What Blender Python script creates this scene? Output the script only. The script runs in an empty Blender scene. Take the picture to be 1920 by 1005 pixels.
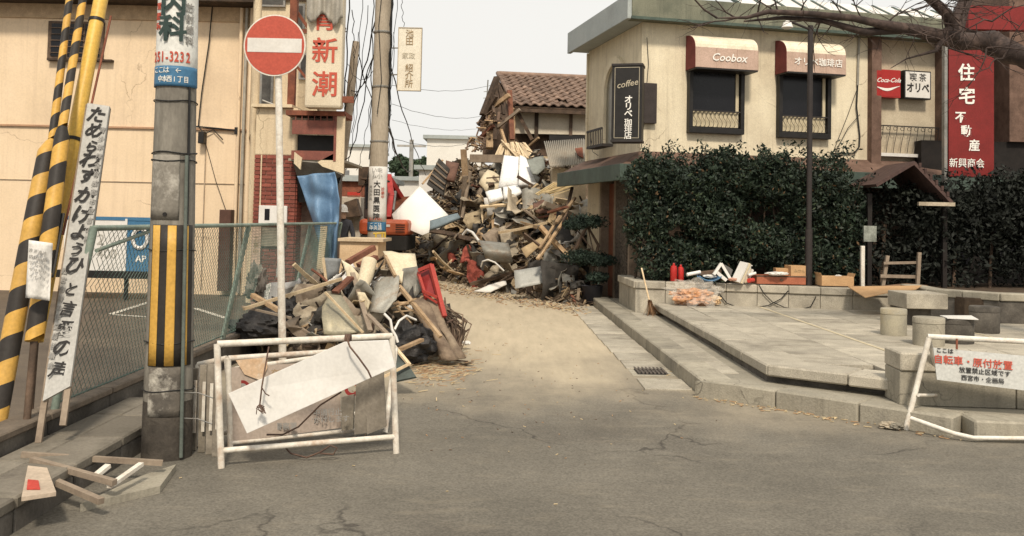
import bpy, bmesh, math, random
import numpy as np
from mathutils import Vector, Matrix, noise
random.seed(7); rng = np.random.default_rng(7)
R = math.radians
scene = bpy.context.scene
col = scene.collection
# ------------------------------------------------ camera, sky, sun, exposure
CAM_H, FPX, PX, PY = 1.55, 1757.0, 955.0, 340.0
PITCH, ROLL = math.atan(72/1757.0), R(1.2)
cam_d = bpy.data.cameras.new('camera'); cam = bpy.data.objects.new('camera', cam_d); col.objects.link(cam)
CM = Matrix.Translation((0, 0, CAM_H)) @ Matrix.Rotation(R(90)+PITCH, 4, 'X') @ Matrix.Rotation(ROLL, 4, 'Z')
cam.matrix_world = CM
cam_d.sensor_width = 36; cam_d.sensor_fit = 'HORIZONTAL'; cam_d.lens = 36*FPX/1920
cam_d.shift_x = (960-PX)/1920; cam_d.shift_y = -(502.5-PY)/1920
cam_d.clip_start = .05; cam_d.clip_end = 1500
scene.camera = cam
SUN_EL, SUN_AZ = 48, 176          # degrees; azimuth clockwise from +Y: behind the camera
world = bpy.data.worlds.new('World'); scene.world = world; world.use_nodes = True
wn = world.node_tree.nodes; wl = world.node_tree.links; wn.clear()
sky = wn.new('ShaderNodeTexSky'); sky.sky_type = 'NISHITA'; sky.sun_disc = False
sky.sun_elevation = R(SUN_EL); sky.sun_rotation = R(SUN_AZ); sky.air_density = 1.6; sky.dust_density = 4
hs = wn.new('ShaderNodeHueSaturation'); hs.inputs['Saturation'].default_value = .12
tc = wn.new('ShaderNodeTexCoord'); nz = wn.new('ShaderNodeTexNoise'); nz.inputs['Scale'].default_value = 1.6; nz.inputs['Detail'].default_value = 4
ov = wn.new('ShaderNodeMix'); ov.data_type = 'RGBA'; ov.inputs[6].default_value = (6.6, 6.45, 6.1, 1); ov.inputs[7].default_value = (7.6, 7.45, 7.1, 1)
mx = wn.new('ShaderNodeMix'); mx.data_type = 'RGBA'; mx.inputs[0].default_value = .85
bg = wn.new('ShaderNodeBackground'); bg.inputs['Strength'].default_value = .1; out = wn.new('ShaderNodeOutputWorld')
wl.new(tc.outputs['Generated'], nz.inputs['Vector']); wl.new(nz.outputs[0], ov.inputs[0])
wl.new(sky.outputs[0], hs.inputs['Color']); wl.new(hs.outputs[0], mx.inputs[6]); wl.new(ov.outputs[2], mx.inputs[7])
wl.new(mx.outputs[2], bg.inputs['Color']); wl.new(bg.outputs[0], out.inputs[0])
sun_d = bpy.data.lights.new('sun', 'SUN'); sun_d.energy = 2.5; sun_d.angle = R(7); sun_d.color = (1, .885, .73)
sun = bpy.data.objects.new('sun', sun_d); col.objects.link(sun)
az, el = R(SUN_AZ), R(SUN_EL)
sdir = Vector((math.sin(az)*math.cos(el), math.cos(az)*math.cos(el), math.sin(el)))
sun.rotation_euler = sdir.to_track_quat('Z', 'Y').to_euler(); sun.location = (-8, -12, 25)
scene.view_settings.view_transform = 'Standard'; scene.view_settings.look = 'None'
scene.view_settings.exposure = 0.46; scene.view_settings.gamma = 1.0; scene.view_settings.use_curve_mapping = False
scene.cycles.max_bounces = 5; scene.cycles.diffuse_bounces = 3; scene.cycles.transparent_max_bounces = 12
# ------------------------------------------------ pixel -> place helpers (where things stand in the photo)
def ray(px, py):
    return (CM.to_3x3() @ Vector(((px-PX)/FPX, -(py-PY)/FPX, -1))).normalized()
def P(px, py, D):
    v = ray(px, py); return Vector((0, 0, CAM_H)) + v*(D/v.y)
def G(px, py, z=0.0):
    v = ray(px, py); return Vector((0, 0, CAM_H)) + v*((z-CAM_H)/v.z)
# ------------------------------------------------ materials
MATS = {}
def M(name, c1, c2=None, scale=6, rough=.85, bump=.15, bscale=50, metal=0, rnd=0, stain=None, sscale=1.2, samt=.5, stretch=(1, 1, 1), spec=.3, detail=6, alpha=None, bdist=.01, fine=.12, streak=None, stamt=.4, cracks=None):
    if name in MATS: return MATS[name]
    m = bpy.data.materials.new(name); m.use_nodes = True; MATS[name] = m
    n = m.node_tree.nodes; l = m.node_tree.links; b = n['Principled BSDF']
    b.inputs['Roughness'].default_value = rough; b.inputs['Metallic'].default_value = metal; b.inputs['Specular IOR Level'].default_value = spec
    if c2 is None: c2 = tuple(x*.72 for x in c1)
    tc = n.new('ShaderNodeTexCoord'); mp = n.new('ShaderNodeMapping'); mp.inputs['Scale'].default_value = stretch
    oi = n.new('ShaderNodeObjectInfo'); ad = n.new('ShaderNodeVectorMath'); ad.operation = 'SCALE'; ad.inputs[0].default_value = (37, 17, 23)
    l.new(oi.outputs['Random'], ad.inputs['Scale']); va = n.new('ShaderNodeVectorMath'); va.operation = 'ADD'
    l.new(tc.outputs['Object'], va.inputs[0]); l.new(ad.outputs[0], va.inputs[1]); l.new(va.outputs[0], mp.inputs['Vector'])
    nt = n.new('ShaderNodeTexNoise'); nt.inputs['Scale'].default_value = scale; nt.inputs['Detail'].default_value = detail; nt.inputs['Roughness'].default_value = .65
    l.new(mp.outputs[0], nt.inputs['Vector'])
    rp = n.new('ShaderNodeMapRange'); rp.inputs[1].default_value = .35; rp.inputs[2].default_value = .65; l.new(nt.outputs[0], rp.inputs[0])
    mi = n.new('ShaderNodeMix'); mi.data_type = 'RGBA'; mi.inputs[6].default_value = (*c2, 1); mi.inputs[7].default_value = (*c1, 1); l.new(rp.outputs[0], mi.inputs[0])
    last = mi.outputs[2]
    if stain:
        st = n.new('ShaderNodeTexNoise'); st.inputs['Scale'].default_value = sscale; st.inputs['Detail'].default_value = 8; st.inputs['Roughness'].default_value = .7
        l.new(va.outputs[0], st.inputs['Vector'])
        sr = n.new('ShaderNodeMapRange'); sr.inputs[1].default_value = .5; sr.inputs[2].default_value = .68; sr.inputs[4].default_value = samt; l.new(st.outputs[0], sr.inputs[0])
        m2 = n.new('ShaderNodeMix'); m2.data_type = 'RGBA'; l.new(sr.outputs[0], m2.inputs[0]); l.new(last, m2.inputs[6]); m2.inputs[7].default_value = (*stain, 1); last = m2.outputs[2]
    def layer(fac_sock, colr, last):
        m3 = n.new('ShaderNodeMix'); m3.data_type = 'RGBA'; l.new(fac_sock, m3.inputs[0]); l.new(last, m3.inputs[6]); m3.inputs[7].default_value = (*colr, 1); return m3.outputs[2]
    if streak:   # rain streaks running down
        ms = n.new('ShaderNodeMapping'); ms.inputs['Scale'].default_value = (5, 5, .22); l.new(va.outputs[0], ms.inputs[0])
        s1 = n.new('ShaderNodeTexNoise'); s1.inputs['Scale'].default_value = 1.6; s1.inputs['Detail'].default_value = 7; s1.inputs['Roughness'].default_value = .7; l.new(ms.outputs[0], s1.inputs['Vector'])
        s2 = n.new('ShaderNodeMapRange'); s2.inputs[1].default_value = .5; s2.inputs[2].default_value = .72; s2.inputs[4].default_value = stamt; l.new(s1.outputs[0], s2.inputs[0]); last = layer(s2.outputs[0], streak, last)
    if cracks:
        w1 = n.new('ShaderNodeTexNoise'); w1.inputs['Scale'].default_value = 2.5; w1.inputs['Detail'].default_value = 6; l.new(va.outputs[0], w1.inputs['Vector'])
        w2 = n.new('ShaderNodeVectorMath'); w2.operation = 'SCALE'; w2.inputs['Scale'].default_value = .5; l.new(w1.outputs['Color'], w2.inputs[0]); w3 = n.new('ShaderNodeVectorMath'); w3.operation = 'ADD'; l.new(va.outputs[0], w3.inputs[0]); l.new(w2.outputs[0], w3.inputs[1])
        vo = n.new('ShaderNodeTexVoronoi'); vo.feature = 'DISTANCE_TO_EDGE'; vo.inputs['Scale'].default_value = cracks[1]; l.new(w3.outputs[0], vo.inputs['Vector'])
        v1 = n.new('ShaderNodeMapRange'); v1.inputs[1].default_value = 0; v1.inputs[2].default_value = cracks[2]; v1.inputs[3].default_value = 1; v1.inputs[4].default_value = 0; l.new(vo.outputs['Distance'], v1.inputs[0])
        v2 = n.new('ShaderNodeTexNoise'); v2.inputs['Scale'].default_value = .7; l.new(va.outputs[0], v2.inputs['Vector']); v3 = n.new('ShaderNodeMapRange'); v3.inputs[1].default_value = .48; v3.inputs[2].default_value = .6; v3.inputs[4].default_value = .8; l.new(v2.outputs[0], v3.inputs[0])
        v4 = n.new('ShaderNodeMath'); v4.operation = 'MULTIPLY'; l.new(v1.outputs[0], v4.inputs[0]); l.new(v3.outputs[0], v4.inputs[1]); last = layer(v4.outputs[0], cracks[0], last)
    fn = n.new('ShaderNodeTexNoise'); fn.inputs['Scale'].default_value = bscale; fn.inputs['Detail'].default_value = 5; l.new(mp.outputs[0], fn.inputs['Vector'])
    # value variation: fine grain and per object
    vr = n.new('ShaderNodeMapRange'); vr.inputs[3].default_value = 1-rnd; vr.inputs[4].default_value = 1+rnd; l.new(oi.outputs['Random'], vr.inputs[0])
    fr = n.new('ShaderNodeMapRange'); fr.inputs[1].default_value = .3; fr.inputs[2].default_value = .7; fr.inputs[3].default_value = 1-fine; fr.inputs[4].default_value = 1+fine; l.new(fn.outputs[0], fr.inputs[0])
    mu = n.new('ShaderNodeMath'); mu.operation = 'MULTIPLY'; l.new(vr.outputs[0], mu.inputs[0]); l.new(fr.outputs[0], mu.inputs[1])
    sc_ = n.new('ShaderNodeVectorMath'); sc_.operation = 'SCALE'; l.new(last, sc_.inputs[0]); l.new(mu.outputs[0], sc_.inputs['Scale'])
    l.new(sc_.outputs[0], b.inputs['Base Color'])
    if bump:
        bp = n.new('ShaderNodeBump'); bp.inputs['Strength'].default_value = bump; bp.inputs['Distance'].default_value = bdist
        l.new(fn.outputs[0], bp.inputs['Height']); l.new(bp.outputs[0], b.inputs['Normal'])
    if alpha is not None: b.inputs['Alpha'].default_value = alpha
    return m
def S(name, c, rough=.7, **k):  # plain print or paint with light wear
    return M(name, c, tuple(x*.88 for x in c), scale=14, rough=rough, bump=.05, fine=.07, **k)
# ------------------------------------------------ object helpers
WORLD = {}
def props(o, label=None, cat=None, group=None, kind=None):
    if label: o['label'] = label
    if cat: o['category'] = cat
    if group: o['group'] = group
    if kind: o['kind'] = kind
    return o
def place(o, mw, parent=None):
    col.objects.link(o)
    if parent is not None:
        o.parent = parent; o.matrix_parent_inverse = WORLD[parent.name].inverted()
    o.matrix_basis = mw; WORLD[o.name] = mw.copy(); return o
def thing(name, label, cat, F=None, loc=None, group=None, kind=None):
    o = bpy.data.objects.new(name, None); o.empty_display_size = .2
    mw = F.copy() if F is not None else Matrix.Translation(loc if loc is not None else (0, 0, 0))
    return props(place(o, mw), label, cat, group, kind)
class MB:
    def __init__(s, F=None): s.F = F if F is not None else Matrix.Identity(4); s.v = []; s.f = []; s.mi = []
    def _add(s, vs, fs, m=0):
        b = len(s.v); s.v += [Vector(x) for x in vs]; s.f += [[b+i for i in f] for f in fs]; s.mi += [m]*len(fs); return s
    def poly(s, pts, m=0): return s._add(pts, [list(range(len(pts)))], m)
    def box(s, x0, x1, y0, y1, z0, z1, m=0):
        return s._add([(x0,y0,z0),(x1,y0,z0),(x1,y1,z0),(x0,y1,z0),(x0,y0,z1),(x1,y0,z1),(x1,y1,z1),(x0,y1,z1)],
            [(3,2,1,0),(4,5,6,7),(0,1,5,4),(1,2,6,5),(2,3,7,6),(3,0,4,7)], m)
    def beam(s, p, q, w, h, m=0, up=(0, 0, 1)):
        p, q = Vector(p), Vector(q); d = (q-p).normalized(); u = Vector(up)
        if abs(d.dot(u)) > .97: u = Vector((0, 1, 0))
        a = d.cross(u).normalized()*w/2; b = a.cross(d).normalized()*h/2
        return s._add([p-a-b, p+a-b, p+a+b, p-a+b, q-a-b, q+a-b, q+a+b, q-a+b], [(3,2,1,0),(4,5,6,7),(0,1,5,4),(1,2,6,5),(2,3,7,6),(3,0,4,7)], m)
    def tube(s, pts, r, n=8, m=0, caps=True):
        pts = [Vector(p) for p in pts]; rs = r if isinstance(r, (list, tuple)) else [r]*len(pts); b = len(s.v); ref = None
        for i, p in enumerate(pts):
            d = (pts[min(i+1, len(pts)-1)]-pts[max(i-1, 0)]).normalized()
            if ref is None: ref = Vector((0, 0, 1)) if abs(d.z) < .9 else Vector((1, 0, 0))
            a = d.cross(ref).normalized(); c = d.cross(a).normalized(); ref = -c if c.length else ref
            ref = a.cross(d)
            for k in range(n):
                t = 2*math.pi*k/n; s.v.append(p+(a*math.cos(t)+ref*math.sin(t))*rs[i])
        fs = [[b+i*n+k, b+i*n+(k+1) % n, b+(i+1)*n+(k+1) % n, b+(i+1)*n+k] for i in range(len(pts)-1) for k in range(n)]
        if caps: fs += [[b+k for k in range(n)][::-1], [b+(len(pts)-1)*n+k for k in range(n)]]
        s.f += fs; s.mi += [m]*len(fs); return s
    def lathe(s, prof, c=(0, 0, 0), n=20, m=0):
        c = Vector(c); b = len(s.v)
        for r_, z in prof:
            for k in range(n): t = 2*math.pi*k/n; s.v.append(c+Vector((r_*math.cos(t), r_*math.sin(t), z)))
        fs = [[b+i*n+k, b+i*n+(k+1) % n, b+(i+1)*n+(k+1) % n, b+(i+1)*n+k] for i in range(len(prof)-1) for k in range(n)]
        fs += [[b+k for k in range(n)][::-1], [b+(len(prof)-1)*n+k for k in range(n)]]
        s.f += fs; s.mi += [m]*len(fs); return s
    def prism(s, xy, z0, z1, m=0):
        n = len(xy); v = [(x, y, z0) for x, y in xy]+[(x, y, z1) for x, y in xy]
        return s._add(v, [list(range(n))[::-1], list(range(n, 2*n))]+[[i, (i+1) % n, n+(i+1) % n, n+i] for i in range(n)], m)
    def slab(s, pts, t, m=0, nrm=None):
        pts = [Vector(p) for p in pts]; c = sum(pts, Vector())/len(pts)
        nn = nrm if nrm is not None else sum(((pts[i]-c).cross(pts[(i+1) % len(pts)]-c) for i in range(len(pts))), Vector()).normalized()
        n = len(pts); v = pts+[p+nn*t for p in pts]
        return s._add(v, [list(range(n))[::-1], list(range(n, 2*n))]+[[i, (i+1) % n, n+(i+1) % n, n+i] for i in range(n)], m)
    def grid(s, fn, nu, nv, m=0):
        b = len(s.v)
        for i in range(nu+1):
            for j in range(nv+1): s.v.append(Vector(fn(i/nu, j/nv)))
        fs = [[b+i*(nv+1)+j, b+(i+1)*(nv+1)+j, b+(i+1)*(nv+1)+j+1, b+i*(nv+1)+j+1] for i in range(nu) for j in range(nv)]
        s.f += fs; s.mi += [m]*len(fs); return s
    def build(s, name, mats, parent=None, label=None, cat=None, group=None, kind=None, bevel=0, smooth=0, solid=0, sub=0, jig=0):
        if not isinstance(mats, (list, tuple)): mats = [mats]
        xs = [v.x for v in s.v]; ys = [v.y for v in s.v]; zs = [v.z for v in s.v]
        c = Vector(((min(xs)+max(xs))/2, (min(ys)+max(ys))/2, min(zs)))
        me = bpy.data.meshes.new(name); me.from_pydata([tuple(v-c) for v in s.v], [], s.f)
        for m in mats: me.materials.append(m)
        if len(mats) > 1: me.polygons.foreach_set('material_index', s.mi)
        bm = bmesh.new(); bm.from_mesh(me); bmesh.ops.recalc_face_normals(bm, faces=bm.faces); bm.to_mesh(me); bm.free()
        if smooth:
            me.polygons.foreach_set('use_smooth', [True]*len(me.polygons)); me.set_sharp_from_angle(angle=R(smooth))
        me.update(); o = bpy.data.objects.new(name, me); place(o, s.F @ Matrix.Translation(c), parent); props(o, label, cat, group, kind)
        if solid: md = o.modifiers.new('thick', 'SOLIDIFY'); md.thickness = solid; md.offset = 0
        if sub: md = o.modifiers.new('sub', 'SUBSURF'); md.levels = sub; md.render_levels = sub
        if bevel: md = o.modifiers.new('bevel', 'BEVEL'); md.width = bevel; md.segments = 2; md.limit_method = 'ANGLE'; md.angle_limit = R(35)
        return o
_bx = {}
def brick(name, parent, c, size, mat, F=None, rot=None, bevel=.004):
    """one block as a part of its own; alike blocks share mesh data. c = centre of the block in frame F"""
    key = (round(size[0], 3), round(size[1], 3), round(size[2], 3), mat.name, bevel)
    if key not in _bx:
        bm = bmesh.new(); bmesh.ops.create_cube(bm, size=1); bmesh.ops.scale(bm, vec=size, verts=bm.verts)
        if bevel: bmesh.ops.bevel(bm, geom=bm.edges[:], offset=min(bevel, min(size)*.3), segments=1, affect='EDGES')
        me = bpy.data.meshes.new(name); bm.to_mesh(me); bm.free(); me.materials.append(mat); _bx[key] = me
    o = bpy.data.objects.new(name, _bx[key]); mw = (F if F is not None else Matrix.Identity(4)) @ Matrix.Translation(c)
    if rot is not None: mw = mw @ rot
    return place(o, mw, parent)
_tx = {}
def text(parent, body, origin, xd, yd, size, mat, bold=.0, F=None, name='lettering', sx=1.0, spacing=1.0, shear=0, depth=.0015, label=None, thin=False):
    key = (body, bold, spacing, shear, mat.name, depth/size)
    if key not in _tx:
        cu = bpy.data.curves.new('t', 'FONT'); cu.body = body; cu.size = 1; cu.align_x = 'CENTER'; cu.align_y = 'CENTER'; cu.offset = bold; cu.extrude = depth/size
        cu.space_line = spacing; cu.resolution_u = 2; cu.shear = shear
        ob = bpy.data.objects.new('t', cu); me = bpy.data.meshes.new_from_object(ob); bpy.data.objects.remove(ob); bpy.data.curves.remove(cu)
        me.materials.clear(); me.materials.append(mat); _tx[key] = me
    F = F if F is not None else Matrix.Identity(4)
    xd, yd = Vector(xd).normalized(), Vector(yd); yd = (yd - xd*yd.dot(xd)).normalized(); zd = xd.cross(yd)
    m = Matrix.Identity(4)
    for i in range(3): m[i][0] = xd[i]*size*sx; m[i][1] = yd[i]*size; m[i][2] = zd[i]*size; m[i][3] = Vector(origin)[i]
    o = bpy.data.objects.new(name, _tx[key]); place(o, F @ m, parent); props(o, label); return o
def leafmesh(name, cent, size, mat, parent=None, flat=0.0, **k):
    n = len(cent); cent = np.asarray(cent, float)
    a = rng.normal(size=(n, 3)); a[:, 2] *= (1-flat); a /= np.linalg.norm(a, axis=1)[:, None]
    b = rng.normal(size=(n, 3)); b -= (b*a).sum(1)[:, None]*a; b /= np.linalg.norm(b, axis=1)[:, None]
    s = size*rng.uniform(.6, 1.3, (n, 1)); c_ = np.cross(a, b)*.12*s
    v = np.stack([cent-a*s, cent-b*s*.42+c_, cent+a*s, cent+b*s*.42+c_], 1).reshape(-1, 3)
    ctr = np.array([cent[:, 0].mean(), cent[:, 1].mean(), v[:, 2].min()]); v -= ctr
    me = bpy.data.meshes.new(name); me.vertices.add(4*n); me.vertices.foreach_set('co', v.ravel())
    me.loops.add(4*n); me.loops.foreach_set('vertex_index', np.arange(4*n)); me.polygons.add(n)
    me.polygons.foreach_set('loop_start', np.arange(n)*4); me.polygons.foreach_set('loop_total', np.full(n, 4)); me.update(); me.validate()
    me.materials.append(mat); o = bpy.data.objects.new(name, me); place(o, Matrix.Translation(Vector(ctr)), parent); props(o, **k); return o
def Fr(x, y, z, deg): return Matrix.Translation((x, y, z)) @ Matrix.Rotation(R(deg), 4, 'Z')
# palette
asphalt = None
concrete = M('concrete', (.39, .355, .28), (.25, .228, .18), scale=3, stain=(.13, .12, .10), sscale=1.5, samt=.7, bump=.4, bscale=70, rnd=.14, streak=(.12, .105, .08), stamt=.5, cracks=((.08, .07, .055), 1.6, .012))
granite = M('granite_paving', (.44, .40, .32), (.32, .29, .235), scale=4, stain=(.17, .15, .115), sscale=1.8, samt=.6, bump=.25, bscale=110, rnd=.16, fine=.25, cracks=((.13, .11, .085), 1.2, .006))
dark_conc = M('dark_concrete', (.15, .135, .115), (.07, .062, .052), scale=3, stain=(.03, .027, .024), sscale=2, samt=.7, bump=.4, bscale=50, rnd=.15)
pole_conc = M('pole_concrete', (.27, .25, .21), (.17, .155, .13), scale=5, stain=(.09, .08, .07), sscale=2, samt=.6, bump=.25, bscale=60, stretch=(1, 1, .35), streak=(.07, .062, .05), stamt=.6)
stucco = M('cream_stucco', (.74, .66, .49), (.66, .58, .42), scale=2.5, stain=(.38, .31, .22), sscale=.9, samt=.4, bump=.35, bscale=55, fine=.08, streak=(.33, .27, .19), stamt=.5, cracks=((.22, .17, .11), .7, .006))
stucco_p = M('beige_render', (.76, .60, .42), (.69, .54, .365), scale=.9, stain=(.46, .35, .25), sscale=.5, samt=.35, bump=.15, bscale=30, fine=.05, streak=(.46, .34, .23), stamt=.35, cracks=((.32, .23, .15), .45, .004))
wood_tan = M('tan_timber', (.46, .33, .20), (.30, .20, .115), scale=5, stretch=(1, 1, 1), rnd=.35, bump=.3, bscale=40, stain=(.12, .08, .05), samt=.5, sscale=3)
wood_pale = M('pale_timber', (.62, .50, .33), (.48, .36, .22), scale=5, rnd=.25, bump=.25, bscale=40, stain=(.25, .17, .1), samt=.4, sscale=3)
wood_dark = M('dark_timber', (.12, .08, .055), (.05, .035, .025), scale=5, rnd=.5, bump=.3, bscale=40)
wood_red = M('red_brown_timber', (.24, .10, .06), (.13, .055, .035), scale=5, rnd=.2, bump=.3, bscale=40)
steel = M('galvanised_steel', (.38, .38, .36), (.22, .21, .19), scale=4, rough=.5, metal=.4, stain=(.25, .14, .07), samt=.5, sscale=4, rnd=.25, bump=.1)
black = M('black_paint', (.02, .018, .017), (.012, .011, .01), rough=.5, bump=.05)
glass = M('dark_glass', (.008, .008, .01), (.006, .006, .008), rough=.2, bump=0, spec=.3)
white = M('white_paint', (.74, .71, .64), (.62, .58, .50), scale=9, rough=.55, stain=(.40, .26, .15), samt=.45, sscale=7, bump=.1)
white_worn = M('worn_white_paint', (.72, .68, .60), (.55, .50, .42), scale=16, rough=.55, stain=(.36, .22, .13), samt=.7, sscale=6, bump=.15, fine=.08)
offwhite = M('off_white_sheet', (.70, .68, .64), (.62, .60, .56), scale=3, rough=.6, stain=(.48, .44, .38), samt=.35, sscale=2.5, bump=.05, fine=.05)
red_paint = M('red_paint', (.52, .055, .04), (.42, .045, .035), scale=5, rough=.45, bump=.05)
plaster = M('broken_plaster', (.42, .36, .27), (.25, .21, .155), scale=5, rnd=.3, bump=.5, bscale=30, stain=(.2, .15, .1), samt=.5, sscale=3)
rust = M('rusted_steel', (.26, .09, .05), (.14, .05, .03), scale=6, rough=.8, bump=.3)
blue_tarp = M('blue_tarpaulin', (.15, .25, .38), (.10, .18, .29), scale=5, rough=.5, bump=.1)
cable = M('black_cable', (.02, .02, .02), rough=.6, bump=0)
ink = S('black_ink', (.025, .023, .022)); ink_red = S('red_ink', (.50, .09, .055)); ink_white = S('white_ink', (.82, .80, .74)); ink_brown = S('brown_ink', (.34, .24, .13)); ink_grey = S('grey_ink', (.30, .29, .27))
card = M('cardboard', (.52, .33, .17), (.43, .26, .13), scale=4, rough=.85, bump=.1, rnd=.1)
card_pale = M('pale_cardboard', (.62, .45, .28), (.52, .36, .21), scale=4, bump=.1, stain=(.35, .22, .12), samt=.3)
UP = Vector((0, 0, 1))
# ================================================= GROUND, ROAD, KERBS, TERRACE
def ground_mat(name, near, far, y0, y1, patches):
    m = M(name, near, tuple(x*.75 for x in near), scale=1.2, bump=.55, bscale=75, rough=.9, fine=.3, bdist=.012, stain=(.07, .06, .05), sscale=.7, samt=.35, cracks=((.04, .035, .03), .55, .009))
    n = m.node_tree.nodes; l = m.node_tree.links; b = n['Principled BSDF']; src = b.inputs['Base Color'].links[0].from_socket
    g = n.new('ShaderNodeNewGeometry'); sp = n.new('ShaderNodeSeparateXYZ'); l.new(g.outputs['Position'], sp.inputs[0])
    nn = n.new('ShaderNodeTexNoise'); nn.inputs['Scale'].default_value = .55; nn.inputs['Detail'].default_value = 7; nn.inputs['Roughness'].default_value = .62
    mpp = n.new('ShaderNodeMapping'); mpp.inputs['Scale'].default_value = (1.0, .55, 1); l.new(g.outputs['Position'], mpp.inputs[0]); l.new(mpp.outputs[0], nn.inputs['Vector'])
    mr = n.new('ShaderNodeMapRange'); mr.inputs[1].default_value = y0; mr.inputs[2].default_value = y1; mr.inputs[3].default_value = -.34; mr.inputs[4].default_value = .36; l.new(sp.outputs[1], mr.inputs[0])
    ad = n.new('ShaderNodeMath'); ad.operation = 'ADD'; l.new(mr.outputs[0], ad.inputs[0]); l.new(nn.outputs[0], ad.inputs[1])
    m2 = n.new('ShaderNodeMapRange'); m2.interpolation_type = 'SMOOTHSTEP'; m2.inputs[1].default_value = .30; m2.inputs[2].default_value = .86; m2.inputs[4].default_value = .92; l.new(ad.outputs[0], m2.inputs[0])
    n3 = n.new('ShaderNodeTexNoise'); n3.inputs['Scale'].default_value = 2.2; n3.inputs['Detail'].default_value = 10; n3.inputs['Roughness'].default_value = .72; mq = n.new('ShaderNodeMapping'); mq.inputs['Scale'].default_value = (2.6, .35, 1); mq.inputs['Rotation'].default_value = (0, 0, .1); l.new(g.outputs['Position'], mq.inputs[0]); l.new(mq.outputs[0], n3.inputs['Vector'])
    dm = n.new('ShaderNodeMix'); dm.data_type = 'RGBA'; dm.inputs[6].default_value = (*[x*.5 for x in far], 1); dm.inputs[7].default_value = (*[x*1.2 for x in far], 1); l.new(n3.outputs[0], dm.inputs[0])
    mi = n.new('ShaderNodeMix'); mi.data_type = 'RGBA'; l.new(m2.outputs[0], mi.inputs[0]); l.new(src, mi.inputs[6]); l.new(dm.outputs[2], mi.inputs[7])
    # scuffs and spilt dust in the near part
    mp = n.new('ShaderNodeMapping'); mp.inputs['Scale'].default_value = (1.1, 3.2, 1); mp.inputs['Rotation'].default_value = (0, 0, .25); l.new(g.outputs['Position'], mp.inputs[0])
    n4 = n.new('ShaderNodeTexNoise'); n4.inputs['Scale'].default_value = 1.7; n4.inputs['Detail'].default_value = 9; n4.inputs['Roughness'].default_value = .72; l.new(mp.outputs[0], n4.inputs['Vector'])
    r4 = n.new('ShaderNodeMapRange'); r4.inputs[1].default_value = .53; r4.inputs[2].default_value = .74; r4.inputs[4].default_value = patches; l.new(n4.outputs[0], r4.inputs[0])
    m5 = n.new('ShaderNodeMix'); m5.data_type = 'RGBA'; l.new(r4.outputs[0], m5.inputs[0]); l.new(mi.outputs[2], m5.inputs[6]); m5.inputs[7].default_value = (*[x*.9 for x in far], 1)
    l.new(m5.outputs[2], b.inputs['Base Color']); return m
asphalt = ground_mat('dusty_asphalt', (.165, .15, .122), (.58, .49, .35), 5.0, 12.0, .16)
lot = M('parking_asphalt', (.12, .095, .07), (.075, .06, .047), scale=1.0, bump=.4, bscale=80, stain=(.20, .16, .115), samt=.5, sscale=.6)
far_earth = M('far_earth', (.30, .26, .20), (.22, .19, .15), scale=.5, bump=.2)
MB().box(-400, 400, -60, 900, -.4, -.03).build('ground', far_earth, kind='structure')
MB().poly([(-2.8, -4, 0), (12, -4, 0), (12, 60, 0), (-2.8, 60, 0)]).build('road', asphalt, kind='structure')
MB().poly([(-24, -4, -.004), (-2.8, -4, -.004), (-2.8, 40, -.004), (-24, 40, -.004)]).build('parking_lot', lot, kind='structure')
paint = M('road_paint', (.62, .58, .50), (.42, .39, .33), scale=10, stain=(.2, .18, .15), samt=.7, sscale=6)
for a, b in (((208, 589), (282, 566)), ((365, 578), (425, 597)), ((210, 590), (300, 596)), ((395, 541), (440, 548))):
    p, q = G(*a), G(*b); d = (q-p).normalized(); w = Vector((-d.y, d.x, 0))*.05
    MB().poly([p-w+UP*.003, p+w+UP*.003, q+w+UP*.003, q-w+UP*.003]).build('parking_line', paint, kind='structure')
# gutter strip with slabs and a grate
K0, K1, K2 = Vector((1.58, 17.5, 0)), Vector((1.76, 8.5, 0)), Vector((3.05, 7.32, 0))
kd = (K2-K1).normalized(); K3 = K2+kd*.4; K4 = K3+Vector((9, -.9, 0))
gut = thing('gutter', None, None, loc=(1.4, 12, 0), kind='structure')
y = 8.75
while y < 17:
    t = (y-8.5)/9; xk = 1.76-.18*t
    if not (9.55 < y+.3 < 10.2): brick('gutter_slab', gut, (xk-.235+random.uniform(-.004, .004), y+.295, -.012+random.uniform(0, .006)), (.44, .58, .05), granite)
    y += .6
for i, ff in enumerate(((.5,), )):
    pass
gr = thing('drain_grate', 'rusty square drain grate set in the gutter slabs beside the kerb', 'drain grate', loc=(1.45, 9.8, 0))
MB().box(1.29, 1.73, 9.55, 10.12, -.03, .003).build('grate_frame', concrete, gr)
M('iron_grate', (.12, .10, .085), (.07, .06, .05), rough=.7); gm = MB().box(1.35, 1.67, 9.62, 10.05, .003, .006); gm.build('pit', black, gr)
for k in range(8): MB().box(1.36+k*.04, 1.378+k*.04, 9.63, 10.04, .006, .018).build('grate_bar', MATS['iron_grate'], gr)
for k in range(3): MB().box(1.355, 1.665, 9.73+k*.1, 9.745+k*.1, .005, .016).build('cross_bar', MATS['iron_grate'], gr)
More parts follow.
